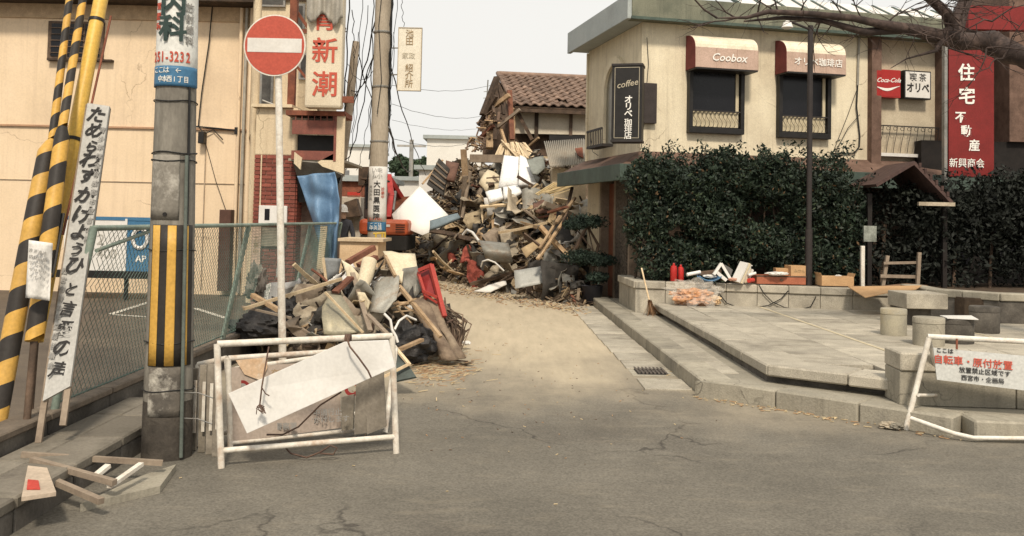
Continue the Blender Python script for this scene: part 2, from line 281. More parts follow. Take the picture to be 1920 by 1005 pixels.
# lower step
low = thing('lower_step', None, None, loc=(2.2, 8.4, 0), kind='structure')
def off(p, d, s): n = Vector((d.y, -d.x, 0)); return p-n*s if False else p+Vector((-d.y, d.x, 0))*s
def edge_stones(root, a, b, z0, z1, depth, L, name, mat, side=1, start=0):
    d = (b-a).normalized(); n = Vector((-d.y, d.x, 0))*side; tot = (b-a).length; k = max(1, round(tot/L)); l_ = tot/k
    rot = Matrix.Rotation(math.atan2(d.y, d.x), 4, 'Z')
    for i in range(k):
        c = a+d*(l_*(i+.5))+n*(depth/2+random.uniform(-.004, .004)); c.z = (z0+z1)/2+random.uniform(-.003, .003)
        brick(name, root, c, (l_-.008, depth, z1-z0), mat, rot=rot, bevel=.014)
edge_stones(low, K1, K0, -.02, .15, .30, 1.0, 'kerb_stone', concrete, side=-1)
edge_stones(low, K1, K3, -.02, .15, .30, .8, 'kerb_stone', concrete, side=1)
edge_stones(low, K3+kd*.15, K4, -.02, .148, .30, 1.0, 'kerb_stone', concrete, side=1)
MB().prism([(1.70, 8.45), (2.02, 8.65), (1.9, 17.5), (3.0, 17.5), (12, 12), (12, 6.6), (3.5, 7.15), (3.3, 7.35)][:2] + [(1.9, 17.4), (3.2, 17.4), (12, 12), (12, 6.75), (3.6, 7.25), (3.22, 7.5)], -.02, .142).build('step_base', concrete, low)
# slabs paving the tread
yy = 8.9
while yy < 14.6:
    brick('tread_slab', low, (2.07, yy+.36, .1425), (.27, .70, .012), granite, bevel=.003); yy += .72
# deck
DA, DB, DC = Vector((2.29, 14.6, 0)), Vector((2.33, 8.42, 0)), Vector((3.22, 7.74, 0))
deck = thing('terrace', None, None, loc=(4, 10, .15), kind='structure')
MB().prism([(2.36, 8.52), (2.36, 14.7), (12, 14.7), (12, 7.9), (3.3, 7.9)], .13, .262).build('terrace_base', dark_conc, deck)
dd = (DC-DB).normalized(); DD = DC+dd*.3; 
edge_stones(deck, DB, DA, .205, .305, .44, .9, 'edge_stone', granite, side=-1)
edge_stones(deck, DB, DD, .205, .305, .44, .9, 'edge_stone', granite, side=1)
random.seed(3)
yy = 7.95; row = 0
while yy < 14.4:
    xx = 2.74
    while xx < 9.4:
        w = .60 if abs(xx-3.94) > .05 else .10
        if abs(xx-3.94) < .3 and w != .10: pass
        cx, cy = xx+.3, yy+.3
        lim = 3.0 + max(0, (8.5-cy))*1.3 if cy < 8.9 else 0
        if cx-.3 > lim-.3 or cy > 8.85:
            brick('paving_slab', deck, (cx, cy, .283+random.uniform(-.0015, .0015)), (.592, .592, .04), granite, bevel=.004)
        xx += .6
    yy += .6
strip = M('pale_joint_strip', (.58, .50, .34), (.46, .4, .28), scale=8, bump=.1)
MB().box(3.83, 3.87, 8.6, 14.3, .3045, .3085).build('joint_strip', strip, deck)
MB().box(5.62, 5.65, 10.4, 14.3, .3045, .3085).build('joint_strip', strip, deck)
# ================================================= PLANTER WALL behind the terrace
pl = thing('planter_wall', 'long low grey stone planter wall with capping along the back of the terrace', 'planter', loc=(3.5, 14.6, .15))
A0, A1, A2 = Vector((1.95, 16.4, 0)), Vector((2.02, 14.8, 0)), Vector((5.2, 14.15, 0))
arc = [A2+Vector((.0, 0, 0))]
pathp = [A0, A1, A2, Vector((5.75, 14.2, 0)), Vector((6.1, 14.5, 0)), Vector((6.25, 14.9, 0))]
def wall_run(root, pts, z0, zc, z1, L, th, m1, m2):
    for a, b in zip(pts[:-1], pts[1:]):
        d = (b-a).normalized(); n = Vector((-d.y, d.x, 0)); tot = (b-a).length; k = max(1, round(tot/L)); l_ = tot/k
        rot = Matrix.Rotation(math.atan2(d.y, d.x), 4, 'Z')
        for i in range(k):
            c = a+d*(l_*(i+.5))
            brick('wall_block', root, c+n*(th/2+random.uniform(0, .005))+UP*((z0+zc)/2), (l_-.006, th, zc-z0-.006), m1, rot=rot, bevel=.005)
            brick('cap_stone', root, c+n*(th/2-.012)+UP*((zc+z1)/2), (l_-.006, th+.03, z1-zc), m2, rot=rot, bevel=.01)
wall_run(pl, pathp, .13, .515, .63, .44, .22, granite, granite)
soil = M('planter_soil', (.10, .07, .045), (.05, .035, .025), scale=6, bump=.6, bscale=30)
MB().prism([(2.17, 16.3), (2.24, 14.98), (5.25, 14.36), (5.8, 14.5), (12, 13.6), (12, 16.9), (2.3, 16.9)], .2, .59).build('soil', soil, kind='structure')
# lower wall and seats to the right, in the shade
rw = thing('bench_wall', 'dark low stone wall with a ledge running to the right edge behind the stools', 'wall', loc=(8, 13, .3))
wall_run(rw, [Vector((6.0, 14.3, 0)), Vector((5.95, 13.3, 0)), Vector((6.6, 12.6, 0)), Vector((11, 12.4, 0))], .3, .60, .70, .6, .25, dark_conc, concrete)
MB().box(6.2, 11, 12.75, 13.9, .3, .62).build('bed_top', soil, rw)
bn = thing('stone_bench', 'grey stone bench block cantilevered from the dark wall behind the round stool', 'bench', loc=G(1732, 600, .3))
b0 = P(1694, 549, 12.0); b1 = P(1771, 579, 12.0)
MB().box(b0.x, b1.x, 11.9, 12.5, b1.z, b0.z).build('seat', granite, bn, bevel=.01)
MB().box(b0.x+.15, b1.x-.15, 12.05, 12.45, .3, b1.z).build('support', dark_conc, bn)
def stool(cx, cy, r, h, m, label, z0=.3):
    t = thing('stone_stool', label, 'stool', loc=(cx, cy, z0), group='round stone stools on the terrace')
    MB().lathe([(r*.98, z0), (r, z0+.02), (r, z0+h*.78), (r*.97, z0+h*.79)], (cx, cy, 0), 28).build('base', m, t, smooth=40)
    MB().lathe([(r*.97, z0+h*.79), (r*1.02, z0+h*.80), (r*1.02, z0+h*.97), (r*.98, z0+h)], (cx, cy, 0), 28).build('seat', m, t, smooth=40)
stool_m = M('stool_stone', (.42, .38, .28), (.28, .26, .21), scale=3, stain=(.45, .33, .16), samt=.5, sscale=2, bump=.3, bscale=90)
g = G(1684, 631, .3); stool(g.x, g.y+.13, .145, .31, stool_m, 'pale round stone stool standing alone on the terrace paving')
g = G(1757, 652, .3); stool(g.x, g.y+.2, .16, .30, concrete, 'grey round stone stool behind the folding street sign')
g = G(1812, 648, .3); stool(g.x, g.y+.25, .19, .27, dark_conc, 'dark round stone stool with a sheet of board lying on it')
MB().slab([Vector((g.x-.16, g.y+.1, .575)), Vector((g.x+.14, g.y+.02, .575)), Vector((g.x+.2, g.y+.3, .59)), Vector((g.x-.12, g.y+.36, .578))], .008).build('board_sheet', offwhite, label='cream sheet of board lying on the dark round stool', cat='board')
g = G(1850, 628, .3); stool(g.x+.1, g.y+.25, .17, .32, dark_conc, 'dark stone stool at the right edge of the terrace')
# block planter near right
nb = thing('stone_block_planter', 'square stone planter block with thick cap behind the folding sign', 'planter', loc=(4.2, 7.6, .15))
FB = Fr(3.13, 7.5, 0, -4)
for i in range(4):
    brick('wall_block', nb, (.45+i*.9, .18, .28), (.892, .36, .27), concrete, F=FB, bevel=.006)
    brick('cap_stone', nb, (.45+i*.9, .18, .488), (.892, .40, .145), granite, F=FB, bevel=.012)
# ================================================= LEFT EDGE: base wall, fence, slabs
fb = thing('fence_base_wall', 'low weathered concrete wall under the leaning wire fence', 'wall', loc=(-2.9, 9, 0))
yy = 3.2
while yy < 15.2:
    brick('wall_block', fb, (-2.92+random.uniform(-.006, .006), yy+.45, .10), (.16, .89, .28), dark_conc, bevel=.008)
    brick('cap_stone', fb, (-2.915, yy+.45, .262), (.19, .89, .045), M('mossy_cap', (.20, .16, .12), (.11, .09, .07), scale=4, bump=.4, rnd=.15), bevel=.008); yy += .9
old_c = M('old_concrete', (.23, .205, .165), (.13, .115, .09), scale=4, stain=(.06, .05, .04), samt=.7, sscale=2, bump=.4, rnd=.2)
drn = thing('drain_cover_slabs', 'two rows of grey concrete drain slabs beside the fence base wall', 'drain cover', loc=(-2.5, 6, 0))
for k in range(5):
    brick('cover_slab', drn, (-2.715, 4.3+k*.62, .135), (.20, .61, .06), old_c, bevel=.01)
    brick('cover_slab', drn, (-2.47, 4.25+k*.62, .14), (.27, .61, .06), old_c, bevel=.01)
    brick('channel_block', drn, (-2.52, 4.25+k*.62, .05), (.36, .60, .115), dark_conc, bevel=.008)
green_w = M('green_fence_wire', (.13, .19, .16), (.08, .12, .10), rough=.6, bump=0)
green_p = M('green_fence_post', (.24, .30, .25), (.16, .20, .17), rough=.6, stain=(.36, .32, .24), samt=.7, sscale=4)
fn = thing('chain_link_fence', 'green chain link fence leaning over the low concrete wall round the parking lot', 'fence', loc=(-2.85, 10, .28))
def fpt(y, z): t = (z-.285)/(1.44-.285); sag = .03*math.sin(y*2.1)*t; return Vector((-2.87+.20*t+sag, y+.02*math.sin(y*3), z))
for y in (6.05, 9.56, 12.55, 14.95): MB().tube([fpt(y, .26), fpt(y, .85), fpt(y, 1.45)], .026, 10).build('fence_post', green_p, fn, smooth=50)
for a, b in ((6.05, 9.56), (9.56, 12.55), (12.55, 14.95)):
    MB().tube([fpt(a+(b-a)*k/8, 1.44) for k in range(9)], .019, 8).build('top_rail', green_p, fn, smooth=50)
    MB().tube([fpt(a+(b-a)*k/8, .32) for k in range(9)], .006, 5).build('bottom_wire', green_w, fn, smooth=50)
MB().tube([P(181, 470, 6.05), fpt(7.0, 1.42)], .014, 8).build('brace', green_p, fn, smooth=50)
wm = MB(); Hh = 1.12; y0, y1 = 6.05, 14.95; s = y0-Hh
while s < y1:
    for sg in (1, -1):
        pts = []
        for k in range(7):
            t = k/6; yy = (s+t*Hh) if sg > 0 else (s+Hh-t*Hh)
            if y0 <= yy <= y1: pts.append(fpt(yy, .31+t*Hh)+Vector((.002*sg, 0, 0)))
        if len(pts) > 1: wm.tube(pts, .0021, 3, caps=False)
    s += .062
o = wm.build('wire_mesh', green_w, fn, kind='stuff')
# ================================================= CAFE BUILDING (rotated frame: x along front, y back, z up)
CF = Fr(2.3, 16.5, 0, 12.9)
CI = CF.inverted()
def onfront(px, py, yl=0.0):   # point of plane y=yl in cafe frame
    o = CI @ Vector((0, 0, CAM_H)); d = CI.to_3x3() @ ray(px, py); t = (yl-o.y)/d.y; return o+d*t
def onleft(px, py, xl=0.0):
    o = CI @ Vector((0, 0, CAM_H)); d = CI.to_3x3() @ ray(px, py); t = (xl-o.x)/d.x; return o+d*t
cafe = thing('cafe_building', 'cream stucco two-storey coffee shop with barrel awnings and green fascia', 'building', F=CF)
brown_w = M('brown_cladding', (.16, .10, .075), (.09, .055, .04), scale=5, rnd=.2, bump=.25)
green_f = M('green_fascia_paint', (.075, .105, .085), (.05, .07, .058), scale=4, rough=.6, stain=(.03, .03, .025), samt=.5)
olive_f = M('olive_fascia', (.20, .20, .145), (.14, .145, .105), scale=2, rough=.7, stain=(.07, .08, .06), samt=.7, streak=(.05, .055, .045), stamt=.7)
grey_f = M('grey_fascia', (.36, .39, .38), (.30, .33, .325), scale=2, rough=.6, stain=(.2, .21, .2), samt=.4)
ZT, ZB, W_, DP = 5.11, 2.79, 4.56, 3.1
MB(CF).box(0, W_, 0, DP, ZB-.1, ZT).build('upper_wall', stucco, cafe, bevel=.01)
MB(CF).box(.35, W_+2.9, .12, DP-.1, 0, ZB-.1).build('lower_wall', wood_dark, cafe)
MB(CF).box(-.30, W_+3.4, -.30, .02, ZT, ZT+.40).build('front_fascia', olive_f, cafe, bevel=.01)
MB(CF).box(-.32, W_+3.4, -.34, -.30, ZT-.03, ZT+.02).build('gutter_lip', green_f, cafe)
MB(CF).box(-.38, -.30, -.28, DP+.3, ZT-.02, ZT+.42).build('side_fascia', grey_f, cafe, bevel=.008)
MB(CF).box(-.30, W_+3.3, .02, DP+.2, ZT, ZT+.34).build('roof_deck', grey_f, cafe)
# glazed lean-to rising behind the fascia
for k in range(13):
    x = 2.0+k*.46
    MB(CF).beam((x, .05, ZT+.40), (x+.25, 1.3, ZT+.95), .05, .06).build('rafter', green_f, cafe)
    if k < 12: MB(CF).slab([(x+.03, .06, ZT+.405), (x+.43, .06, ZT+.405), (x+.68, 1.28, ZT+.94), (x+.28, 1.28, ZT+.94)], .01).build('roof_panel', offwhite, cafe)
# skirt roof, fascia round the ground floor
def skirt(out0, out1, z0, z1, nm, mat, seg=None):
    m = MB(CF); a, b = out0, out1
    m._add([(-a, -a, z0), (W_+2.9, -a, z0), (W_+2.9, -b, z1), (-b, -b, z1)], [(0, 1, 2, 3)]); m.build(nm, mat, cafe, solid=.02)
    m = MB(CF); m._add([(-a, -a, z0), (-a, DP+.2, z0), (-b, DP+.2, z1), (-b, -b, z1)], [(3, 2, 1, 0)]); m.build(nm, mat, cafe, solid=.02)
skirt(.52, .0, 2.52, 2.80, 'skirt_roof', brown_w)
MB(CF).box(-.58, -.50, -.58, DP+.2, 2.26, 2.54).build('green_fascia', green_f, cafe, bevel=.006)
MB(CF).box(-.50, W_+2.9, -.58, -.50, 2.26, 2.54).build('green_fascia', green_f, cafe, bevel=.006)
MB(CF).box(-.50, .36, -.50, DP, 2.36, 2.40).build('soffit', brown_w, cafe)
for k in range(5): MB(CF).box(-.02-.0, .0+.02, -.0, 0, 0, 0) if False else None
# ground floor side: pillars, doors
pebble = M('pebble_cladding', (.16, .13, .10), (.05, .042, .035), scale=28, bump=.9, bscale=26, bdist=.03, fine=.4)
door_m = M('brown_door', (.24, .09, .05), (.16, .06, .035), scale=5, rough=.5)
def side(y0, y1, x0, x1, z0, z1, nm, mat, par=cafe, bev=.004): return MB(CF).box(x0, x1, y0, y1, z0, z1).build(nm, mat, par, bevel=bev)
side(-.02, .10, .02, .35, .0, 2.36, 'door_post', M('grey_timber', (.30, .24, .18), (.2, .155, .115), scale=5))
side(.55, .62, .02, .35, .0, 2.36, 'door_post', MATS['grey_timber'])
d_ = side(.12, .53, .20, .24, .15, 2.2, 'door', door_m); MB(CF).box(.17, .20, .18, .46, 1.2, 2.0).build('door_pane', glass, d_)
side(.64, 1.25, .0, .35, .0, 2.36, 'pebble_pillar', pebble)
side(1.27, 1.37, .0, .3, 0, 2.36, 'door_post', MATS['grey_timber'])
d2 = side(1.38, 2.1, .16, .20, .1, 2.3, 'door', door_m)
side(2.12, 2.22, .0, .3, 0, 2.36, 'door_post', MATS['grey_timber'])
side(2.22, 3.0, .0, .3, 0, 2.36, 'side_wall', stucco)
# windows under awnings
red_cap = M('dark_red_canvas', (.19, .045, .04), (.14, .035, .03), scale=4)
aw_w = M('awning_white_band', (.76, .69, .54), (.66, .59, .45), scale=4, stain=(.5, .4, .28), samt=.5, streak=(.45, .36, .25), stamt=.5)
aw_p = M('awning_faded_band', (.50, .36, .29), (.42, .30, .235), scale=4, stain=(.34, .24, .18), samt=.6, streak=(.3, .22, .16), stamt=.5)
curtain = M('cream_curtain', (.60, .52, .36), (.48, .41, .28), scale=9, stretch=(3, 3, .3))
iron = M('wrought_iron', (.035, .03, .028), rough=.6, bump=0)
def window(px0, px1, py0, py1, txt, sz):
    a = onfront(px0, py0); b = onfront(px1, py1); x0, x1, z0, z1 = a.x, b.x, b.z, a.z
    w = MB(CF); t = .07
    for bx in ((x0-t, x1+t, z1-.02, z1+t), (x0-t, x1+t, z0-t-.03, z0), (x0-t, x0, z0, z1-.02), (x1, x1+t, z0, z1-.02)):
        w.box(bx[0], bx[1], -.13, .0, bx[2], bx[3])
    f = w.build('window', black, cafe, bevel=.006)
    MB(CF).box(x0, x1, -.045, -.02, z0, z1).build('pane', glass, f)
    MB(CF).box(x1-.075, x1-.02, -.07, -.045, z0+.25, z1).build('curtain_edge', curtain, f)
    MB(CF).grid(lambda u, v: (x0+.02+(x1-x0-.04)*u, -.075+.012*math.sin(u*70), z0+.02+v*.27), 60, 2).build('curtain', curtain, f)
    MB(CF).box(x0, x1, -.12, -.10, z0+.29, z0+.31).build('rail', iron, f)
    k = 0; x = x0+.05
    while x < x1-.03:
        MB(CF).tube([(x+.035*math.sin(t_*6.28), -.112, z0+.01+t_*.28) for t_ in [i/8 for i in range(9)]], .0045, 5).build('scroll_bar', iron, f, smooth=60); x += .082
    # barrel awning
    ax0, ax1 = x0-.10, x1+.17; zt = z1+.62; pr = []
    R1, dep = .34, .42
    for i in range(9):
        th = math.pi/2*i/8; pr.append((-.02-dep*math.sin(th)*.95, zt-.26+.26*math.cos(th)))
    pr.append((-.02-dep*.97, zt-.26-.36))
    m = MB(CF)
    for i in range(len(pr)-1):
        m._add([(ax0, pr[i][0], pr[i][1]), (ax1, pr[i][0], pr[i][1]), (ax1, pr[i+1][0], pr[i+1][1]), (ax0, pr[i+1][0], pr[i+1][1])], [(0, 1, 2, 3)], 0 if i < 8 else 1)
    aw = m.build('awning', [aw_w, aw_p], cafe, solid=.012)
    for xx in (ax0, ax1):
        e = MB(CF); e._add([(xx, q[0], q[1]) for q in pr]+[(xx, -.02, zt-.62)], [list(range(len(pr)+1))]); e.build('end_cap', red_cap, aw, solid=.012)
    MB(CF).box(ax0+.01, ax1-.01, -.44, -.02, zt-.645, zt-.615).build('awning_frame', black, aw)
    for q in (.33, .66): MB(CF).box(ax0+(ax1-ax0)*q, ax0+(ax1-ax0)*q+.008, -.437, -.428, zt-.61, zt-.27).build('seam', aw_p, aw)
    text(aw, txt, ((ax0+ax1)/2+.03, -.445, zt-.43), (1, 0, 0), (0, 0, 1), sz, ink_white, bold=.012, F=CF, shear=.25 if txt[0] == 'C' else 0, sx=1.05)
    return f
window(1295, 1383, 133, 243, 'Coobox', .19)
window(1462, 1545, 141, 252, 'オリベ珈琲店', .155)
# cables down the front wall
def wires(par, pts, r, nm='cable', mat=cable, F=CF): MB(F).tube(pts, r, 6).build(nm, mat, par, smooth=60)
wires(cafe, [onfront(1612, 48, -.03), onfront(1609, 120, -.03), onfront(1608, 160, -.03)], .022, 'conduit', M('grey_conduit', (.38, .36, .31), bump=0))
wires(cafe, [onfront(1608, 160, -.03), onfront(1606, 200, -.04), onfront(1612, 255, -.03), onfront(1611, 275, -.03), onfront(1602, 287, -.03), onfront(1560, 288, -.03)], .014)
wires(cafe, [onfront(1606, 170, -.05), onfront(1590, 215, -.05), onfront(1562, 285, -.05)], .006)
wires(cafe, [onfront(1612, 215, -.05), onfront(1590, 240, -.05), onfront(1566, 285, -.05)], .006)
wires(cafe, [onfront(1213, 70, -.03), onfront(1216, 120, -.03), onfront(1207, 232, -.03), onfront(1203, 275, -.03)], .006)
# recessed bay to the right with two signs
c0 = onfront(1627, 80); c1 = onfront(1645, 80); c2 = onfront(1757, 80); c3 = onfront(1776, 90)
MB(CF).box(c0.x, c1.x, -.14, .3, ZB-.55, ZT).build('corner_post', brown_w, cafe, bevel=.006)
MB(CF).box(c2.x, c3.x, -.14, .3, ZB-.55, ZT).build('corner_post', brown_w, cafe, bevel=.006)
pale_b = M('bay_board', (.52, .45, .33), (.43, .36, .26), scale=2, stain=(.3, .24, .17), samt=.5)
MB(CF).box(c1.x, c2.x, .06, .12, ZB-.1, ZT).build('bay_wall', pale_b, cafe)
MB(CF).box(c3.x, W_+3.2, .06, .2, ZB-.5, ZT).build('bay_wall', brown_w, cafe)
zz = onfront(1700, 292).z
MB(CF).box(c1.x, c2.x, -.10, .06, zz-.03, zz+.03).build('sill', offwhite, cafe)
z_top = onfront(1700, 237).z
MB(CF).box(c1.x, c2.x, -.07, -.05, z_top-.02, z_top).build('balcony_rail', iron, cafe)
n_ = 9
for k in range(n_):
    x = c1.x+.05+(c2.x-c1.x-.1)*k/(n_-1)
    MB(CF).tube([(x+.05, -.06, z_top-.02), (x+.02, -.06, z_top-.2), (x-.02, -.06, zz+.2), (x-.045, -.06, zz+.03)], .006, 5).build('baluster', iron, cafe, smooth=60)
    MB(CF).tube([(x+.04*math.cos(t), -.06, z_top-.06+.035*math.sin(t)) for t in [i*.9 for i in range(8)]], .005, 5).build('scroll', iron, cafe, smooth=60)
def sign_board(label, px0, px1, py0, py1, yl, th, mat, edge, cat='sign', front=True):
    a, b = onfront(px0, py0, yl), onfront(px1, py1, yl)
    t = thing('wall_sign', label, cat, F=CF @ Matrix.Translation(((a.x+b.x)/2, yl, b.z)))
    MB(CF).box(a.x, b.x, yl+.004, yl+th, b.z, a.z).build('sign_box', edge, t, bevel=.006)
    MB(CF).box(a.x+.025, b.x-.025, yl, yl+.006, b.z+.025, a.z-.025).build('sign_face', mat, t)
    return t, a, b
cola_red = S('cola_red', (.36, .025, .022), rough=.4)
t, a, b = sign_board('red lit soft drink sign with white script and a white wave on the café bay', 1642, 1689, 129, 184, -.14, .16, cola_red, cola_red)
cx = (a.x+b.x)/2; w = b.x-a.x; zc = (a.z+b.z)/2
text(t, 'Coca-Cola', (cx, -.143, zc+.06), (1, 0, .03), (0, 0, 1), w*.22, ink_white, bold=.012, F=CF, shear=.5)
m = MB(CF); top = []; bot = []
for i in range(17):
    u = i/16; x = a.x+.03+(w-.06)*u; zc_ = zc-.09+.035*math.sin(u*4.6+2.7)+.02*u; hw = .006+.02*math.sin(min(1, u*1.1)*math.pi)
    top.append((x, -.1465, zc_+hw)); bot.append((x, -.1465, zc_-hw))
for i in range(16): m.poly([bot[i], bot[i+1], top[i+1], top[i]])
m.build('white_wave', ink_white, t, solid=.002)
t, a, b = sign_board('white café sign with black katakana beside the red drink sign', 1696, 1746, 131, 187, -.14, .14, offwhite, black)
cx = (a.x+b.x)/2; w = b.x-a.x; zc = (a.z+b.z)/2
text(t, '喫 茶', (cx, -.143, zc+.13), (1, 0, 0), (0, 0, 1), .16, ink, bold=.006, F=CF)
text(t, 'オリベ', (cx, -.143, zc-.07), (1, 0, 0), (0, 0, 1), .20, ink, bold=.03, F=CF, sx=.82)
# black projecting lit sign at the corner
SB = Fr(*(P(1174, 268, 15.75)[:2]), 0, 3); 
p0, p1 = P(1145, 268, 15.75), P(1204, 120, 15.75); hw = (p1.x-p0.x)/2; zb, zt = P(1175, 264, 15.75).z, P(1175, 121, 15.75).z
ls = thing('projecting_sign', 'black box sign reading coffee above white Japanese letters at the café corner', 'sign', F=SB @ Matrix.Translation((0, 0, zb)))
FS = Matrix.Translation((SB.translation.x, SB.translation.y, 0)) @ Matrix.Rotation(R(-14), 4, 'Z')
MB(FS).box(-hw, hw, 0, .34, zb, zt).build('box', black, ls, bevel=.01)
for q in ((-hw-.012, hw+.012, zt-.02, zt+.02), (-hw-.012, hw+.012, zb-.02, zb+.02)): MB(FS).box(q[0], q[1], -.015, .35, q[2], q[3]).build('rim', iron, ls, bevel=.004)
pan = M('sign_side_panel', (.12, .10, .085), (.06, .05, .045), scale=5, rough=.5)
MB(FS).box(-hw-.006, -hw+.004, .04, .30, zb+.07, zt-.07).build('side_panel', pan, ls)
line = S('cream_line', (.45, .40, .30)); i_ = .045
for q in ((-hw+i_, hw-i_, zt-i_-.008, zt-i_), (-hw+i_, hw-i_, zb+i_, zb+i_+.008), (-hw+i_, -hw+i_+.008, zb+i_, zt-i_), (hw-i_-.008, hw-i_, zb+i_, zt-i_)):
    MB(FS).box(q[0], q[1], -.006, .002, q[2], q[3]).build('border_line', line, ls)
text(ls, 'coffee', (0, -.008, zt-.33), (1, 0, .18), (0, 0, 1), .15, line, bold=.006, F=FS, shear=.3)
text(ls, 'オ\nリ\nベ', (0.03, -.008, zt-.72), (1, 0, 0), (0, 0, 1), .145, ink_white, bold=.02, F=FS, spacing=.82)
text(ls, '珈\n琲\n店', (0.03, -.008, zt-1.10), (1, 0, 0), (0, 0, 1), .135, ink_white, bold=.01, F=FS, spacing=.82)
MB(CF).box(.02, .26, -.10, -.0, onfront(1215, 232).z, onfront(1215, 157).z).build('wall_box', M('dark_wall_box', (.055, .045, .042)), label='flat dark metal box on the front wall beside the projecting sign', cat='box', bevel=.006)
# arched recess with little balcony on the side wall
yc = 1.35; zs = 4.05; m = MB(CF); n_ = 14; rin, rout = .50, .66
arcp = [(yc+r_*math.cos(math.pi*i/n_), zs+r_*math.sin(math.pi*i/n_)) for r_ in (rin, rout) for i in range(n_+1)]
for i in range(n_):
    a_, b_, c_, d_ = arcp[i], arcp[i+1], arcp[n_+2+i], arcp[n_+1+i]
    m._add([(-.07, *a_), (-.07, *b_), (-.07, *c_), (-.07, *d_), (.01, *a_), (.01, *b_), (.01, *c_), (.01, *d_)], [(0, 1, 2, 3), (4, 7, 6, 5), (0, 4, 5, 1), (3, 2, 6, 7)])
m.box(-.07, .01, yc-rout, yc-rin, 3.05, zs); m.box(-.07, .01, yc+rin, yc+rout, 3.05, zs)
m.build('arch_surround', stucco, cafe)
m = MB(CF); m._add([(-.012, yc+rin*math.cos(math.pi*i/n_), zs+rin*math.sin(math.pi*i/n_)) for i in range(n_+1)]+[(-.012, yc-rin, 3.05), (-.012, yc+rin, 3.05)], [list(range(n_+3))])
m.build('arch_pane', M('dull_pane', (.22, .20, .15), (.15, .135, .1), rough=.3), cafe, solid=.01)
bal = MB(CF).box(-.30, -.07, yc-.1, yc+.85, 2.98, 3.03).build('balconet', iron, cafe)
for k in range(10): MB(CF).box(-.30, -.285, yc-.1+k*.102, yc-.085+k*.102, 3.03, 3.30).build('bar', iron, bal)
MB(CF).box(-.305, -.28, yc-.1, yc+.85, 3.30, 3.33).build('bar', iron, bal)
MB(CF).box(-.305, -.29, yc-.1, yc+.85, 3.33, 3.34).build('bar', iron, bal)
wires(cafe, [(-.02, DP-.02, ZT-.05), (-.02, DP-.02, 2.8)], .03, 'downpipe', stucco)
wires(cafe, [(-.03, 2.8, 3.3), (-.1, 2.4, 2.95), (-.12, 2.0, 2.85)], .006)
# ================================================= RED ESTATE AGENT SIGN, right
rs = thing('red_sign_board', 'tall red estate agent sign board with white characters at the right', 'sign', loc=P(1818, 332, 15.6))
sr = M('red_sign_paint', (.20, .018, .016), (.15, .014, .012), scale=4, rough=.5, stain=(.2, .02, .02), samt=.4)  # red lowered: the shading on the sign is put into its colour
a, b = P(1779, 92, 15.6), P(1864, 333, 15.6)
MB().box(a.x, b.x, 15.6, 15.75, b.z, a.z).build('panel', sr, rs, bevel=.006)
MB().box(a.x-.07, a.x-.02, 15.6, 15.7, b.z-.1, a.z+.3).build('side_pipe', steel, rs)
for ch, px, py, sz in (('住', 1812, 138, .30), ('宅', 1813, 182, .30), ('不', 1801, 221, .20), ('動', 1812, 247, .20), ('産', 1827, 274, .20), ('新興商会', 1813, 307, .165)):
    text(rs, ch, P(px, py, 15.59), (1, 0, 0), (0, 0, 1), sz, ink_white, bold=.022 if len(ch) < 2 else .006, sx=.95 if len(ch) < 2 else .9)
ub = MB(); a, b = P(1816, 10, 15.9), P(1990, 58, 15.9); ub.box(a.x, b.x, 15.9, 16.05, b.z, a.z); ub.build('upper_red_board', sr, label='red board above the tree branches at the top right', cat='sign')
# ================================================= SHADED CORNER, right: porch roof, posts, dark building
lpm1 = M('shade_black_timber', (.02, .016, .014), (.012, .01, .009)); dk = thing('shaded_building', 'dark timber building in shade behind the terrace at the right', 'building', loc=(9, 17, 0))  # near-black wall colour stands in for the deep shade behind the planting
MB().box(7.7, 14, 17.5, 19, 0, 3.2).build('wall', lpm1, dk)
MB().box(9.3, 15, 17.4, 19, 3.2, 6.2).build('upper_wall', brown_w, dk)
for k in range(6):
    MB().box(8.0+k*1.0, 8.6+k*1.0, 17.45, 17.5, .9, 2.1).build('window', glass, dk)
pr = thing('porch', 'small porch with brown gabled roof and white eave in the dark planting', 'porch', loc=(6.3, 15.2, .6))
a, b, c = P(1715, 302, 15.3), P(1642, 345, 15.0), P(1788, 378, 15.0)
lpm0 = M('near_black_timber', (.022, .017, .015), (.012, .01, .009)); shing = M('brown_shingle', (.085, .05, .042), (.05, .03, .026), scale=8, rnd=.15, bump=.3)  # post timber blackened so its colour carries the corner's shade
rg = [a, a+Vector((0, 1.2, 0))]
rf1 = MB().slab([a, b, b+Vector((0, 1.4, .0)), rg[1]], .05).build('roof_slope', shing, pr)
rf2 = MB().slab([a, rg[1], c+Vector((0, 1.4, 0)), c], .05).build('roof_slope', shing, pr)
for k in range(1, 7):
    t = k/7; q0 = a.lerp(c, t); MB().box(q0.x-.02, q0.x+.02, q0.y-.01, q0.y+1.25, q0.z-.01, q0.z+.065).build('batten', shing, rf2)
e0, e1 = P(1722, 382, 15.0), P(1790, 384, 15.0)
MB().box(e0.x, e1.x, 14.98, 15.04, P(1750, 386, 15).z, P(1750, 379, 15).z).build('eave_board', plaster, pr)
for px in (1640, 1783): q = P(px, 450, 15.1); MB().box(q.x-.035, q.x+.035, 15.3, 15.37, .59, 2.1).build('post', lpm0, pr)
q = P(1617, 495, 14.6); MB().box(q.x-.028, q.x+.028, 14.57, 14.63, .59, P(1617, 461, 14.6).z).build('white_stake', white, label='white wooden stake standing in the planter behind the cardboard', cat='stake', bevel=.004)
q = P(1632, 440, 14.9); MB().box(q.x-.11, q.x+.09, 14.88, 14.92, q.z-.11, q.z+.14).build('paper_notice', M('faded_notice', (.30, .32, .28), (.12, .13, .11), scale=10), label='small faded notice board hanging in the dark hedge above the white stake', cat='notice')
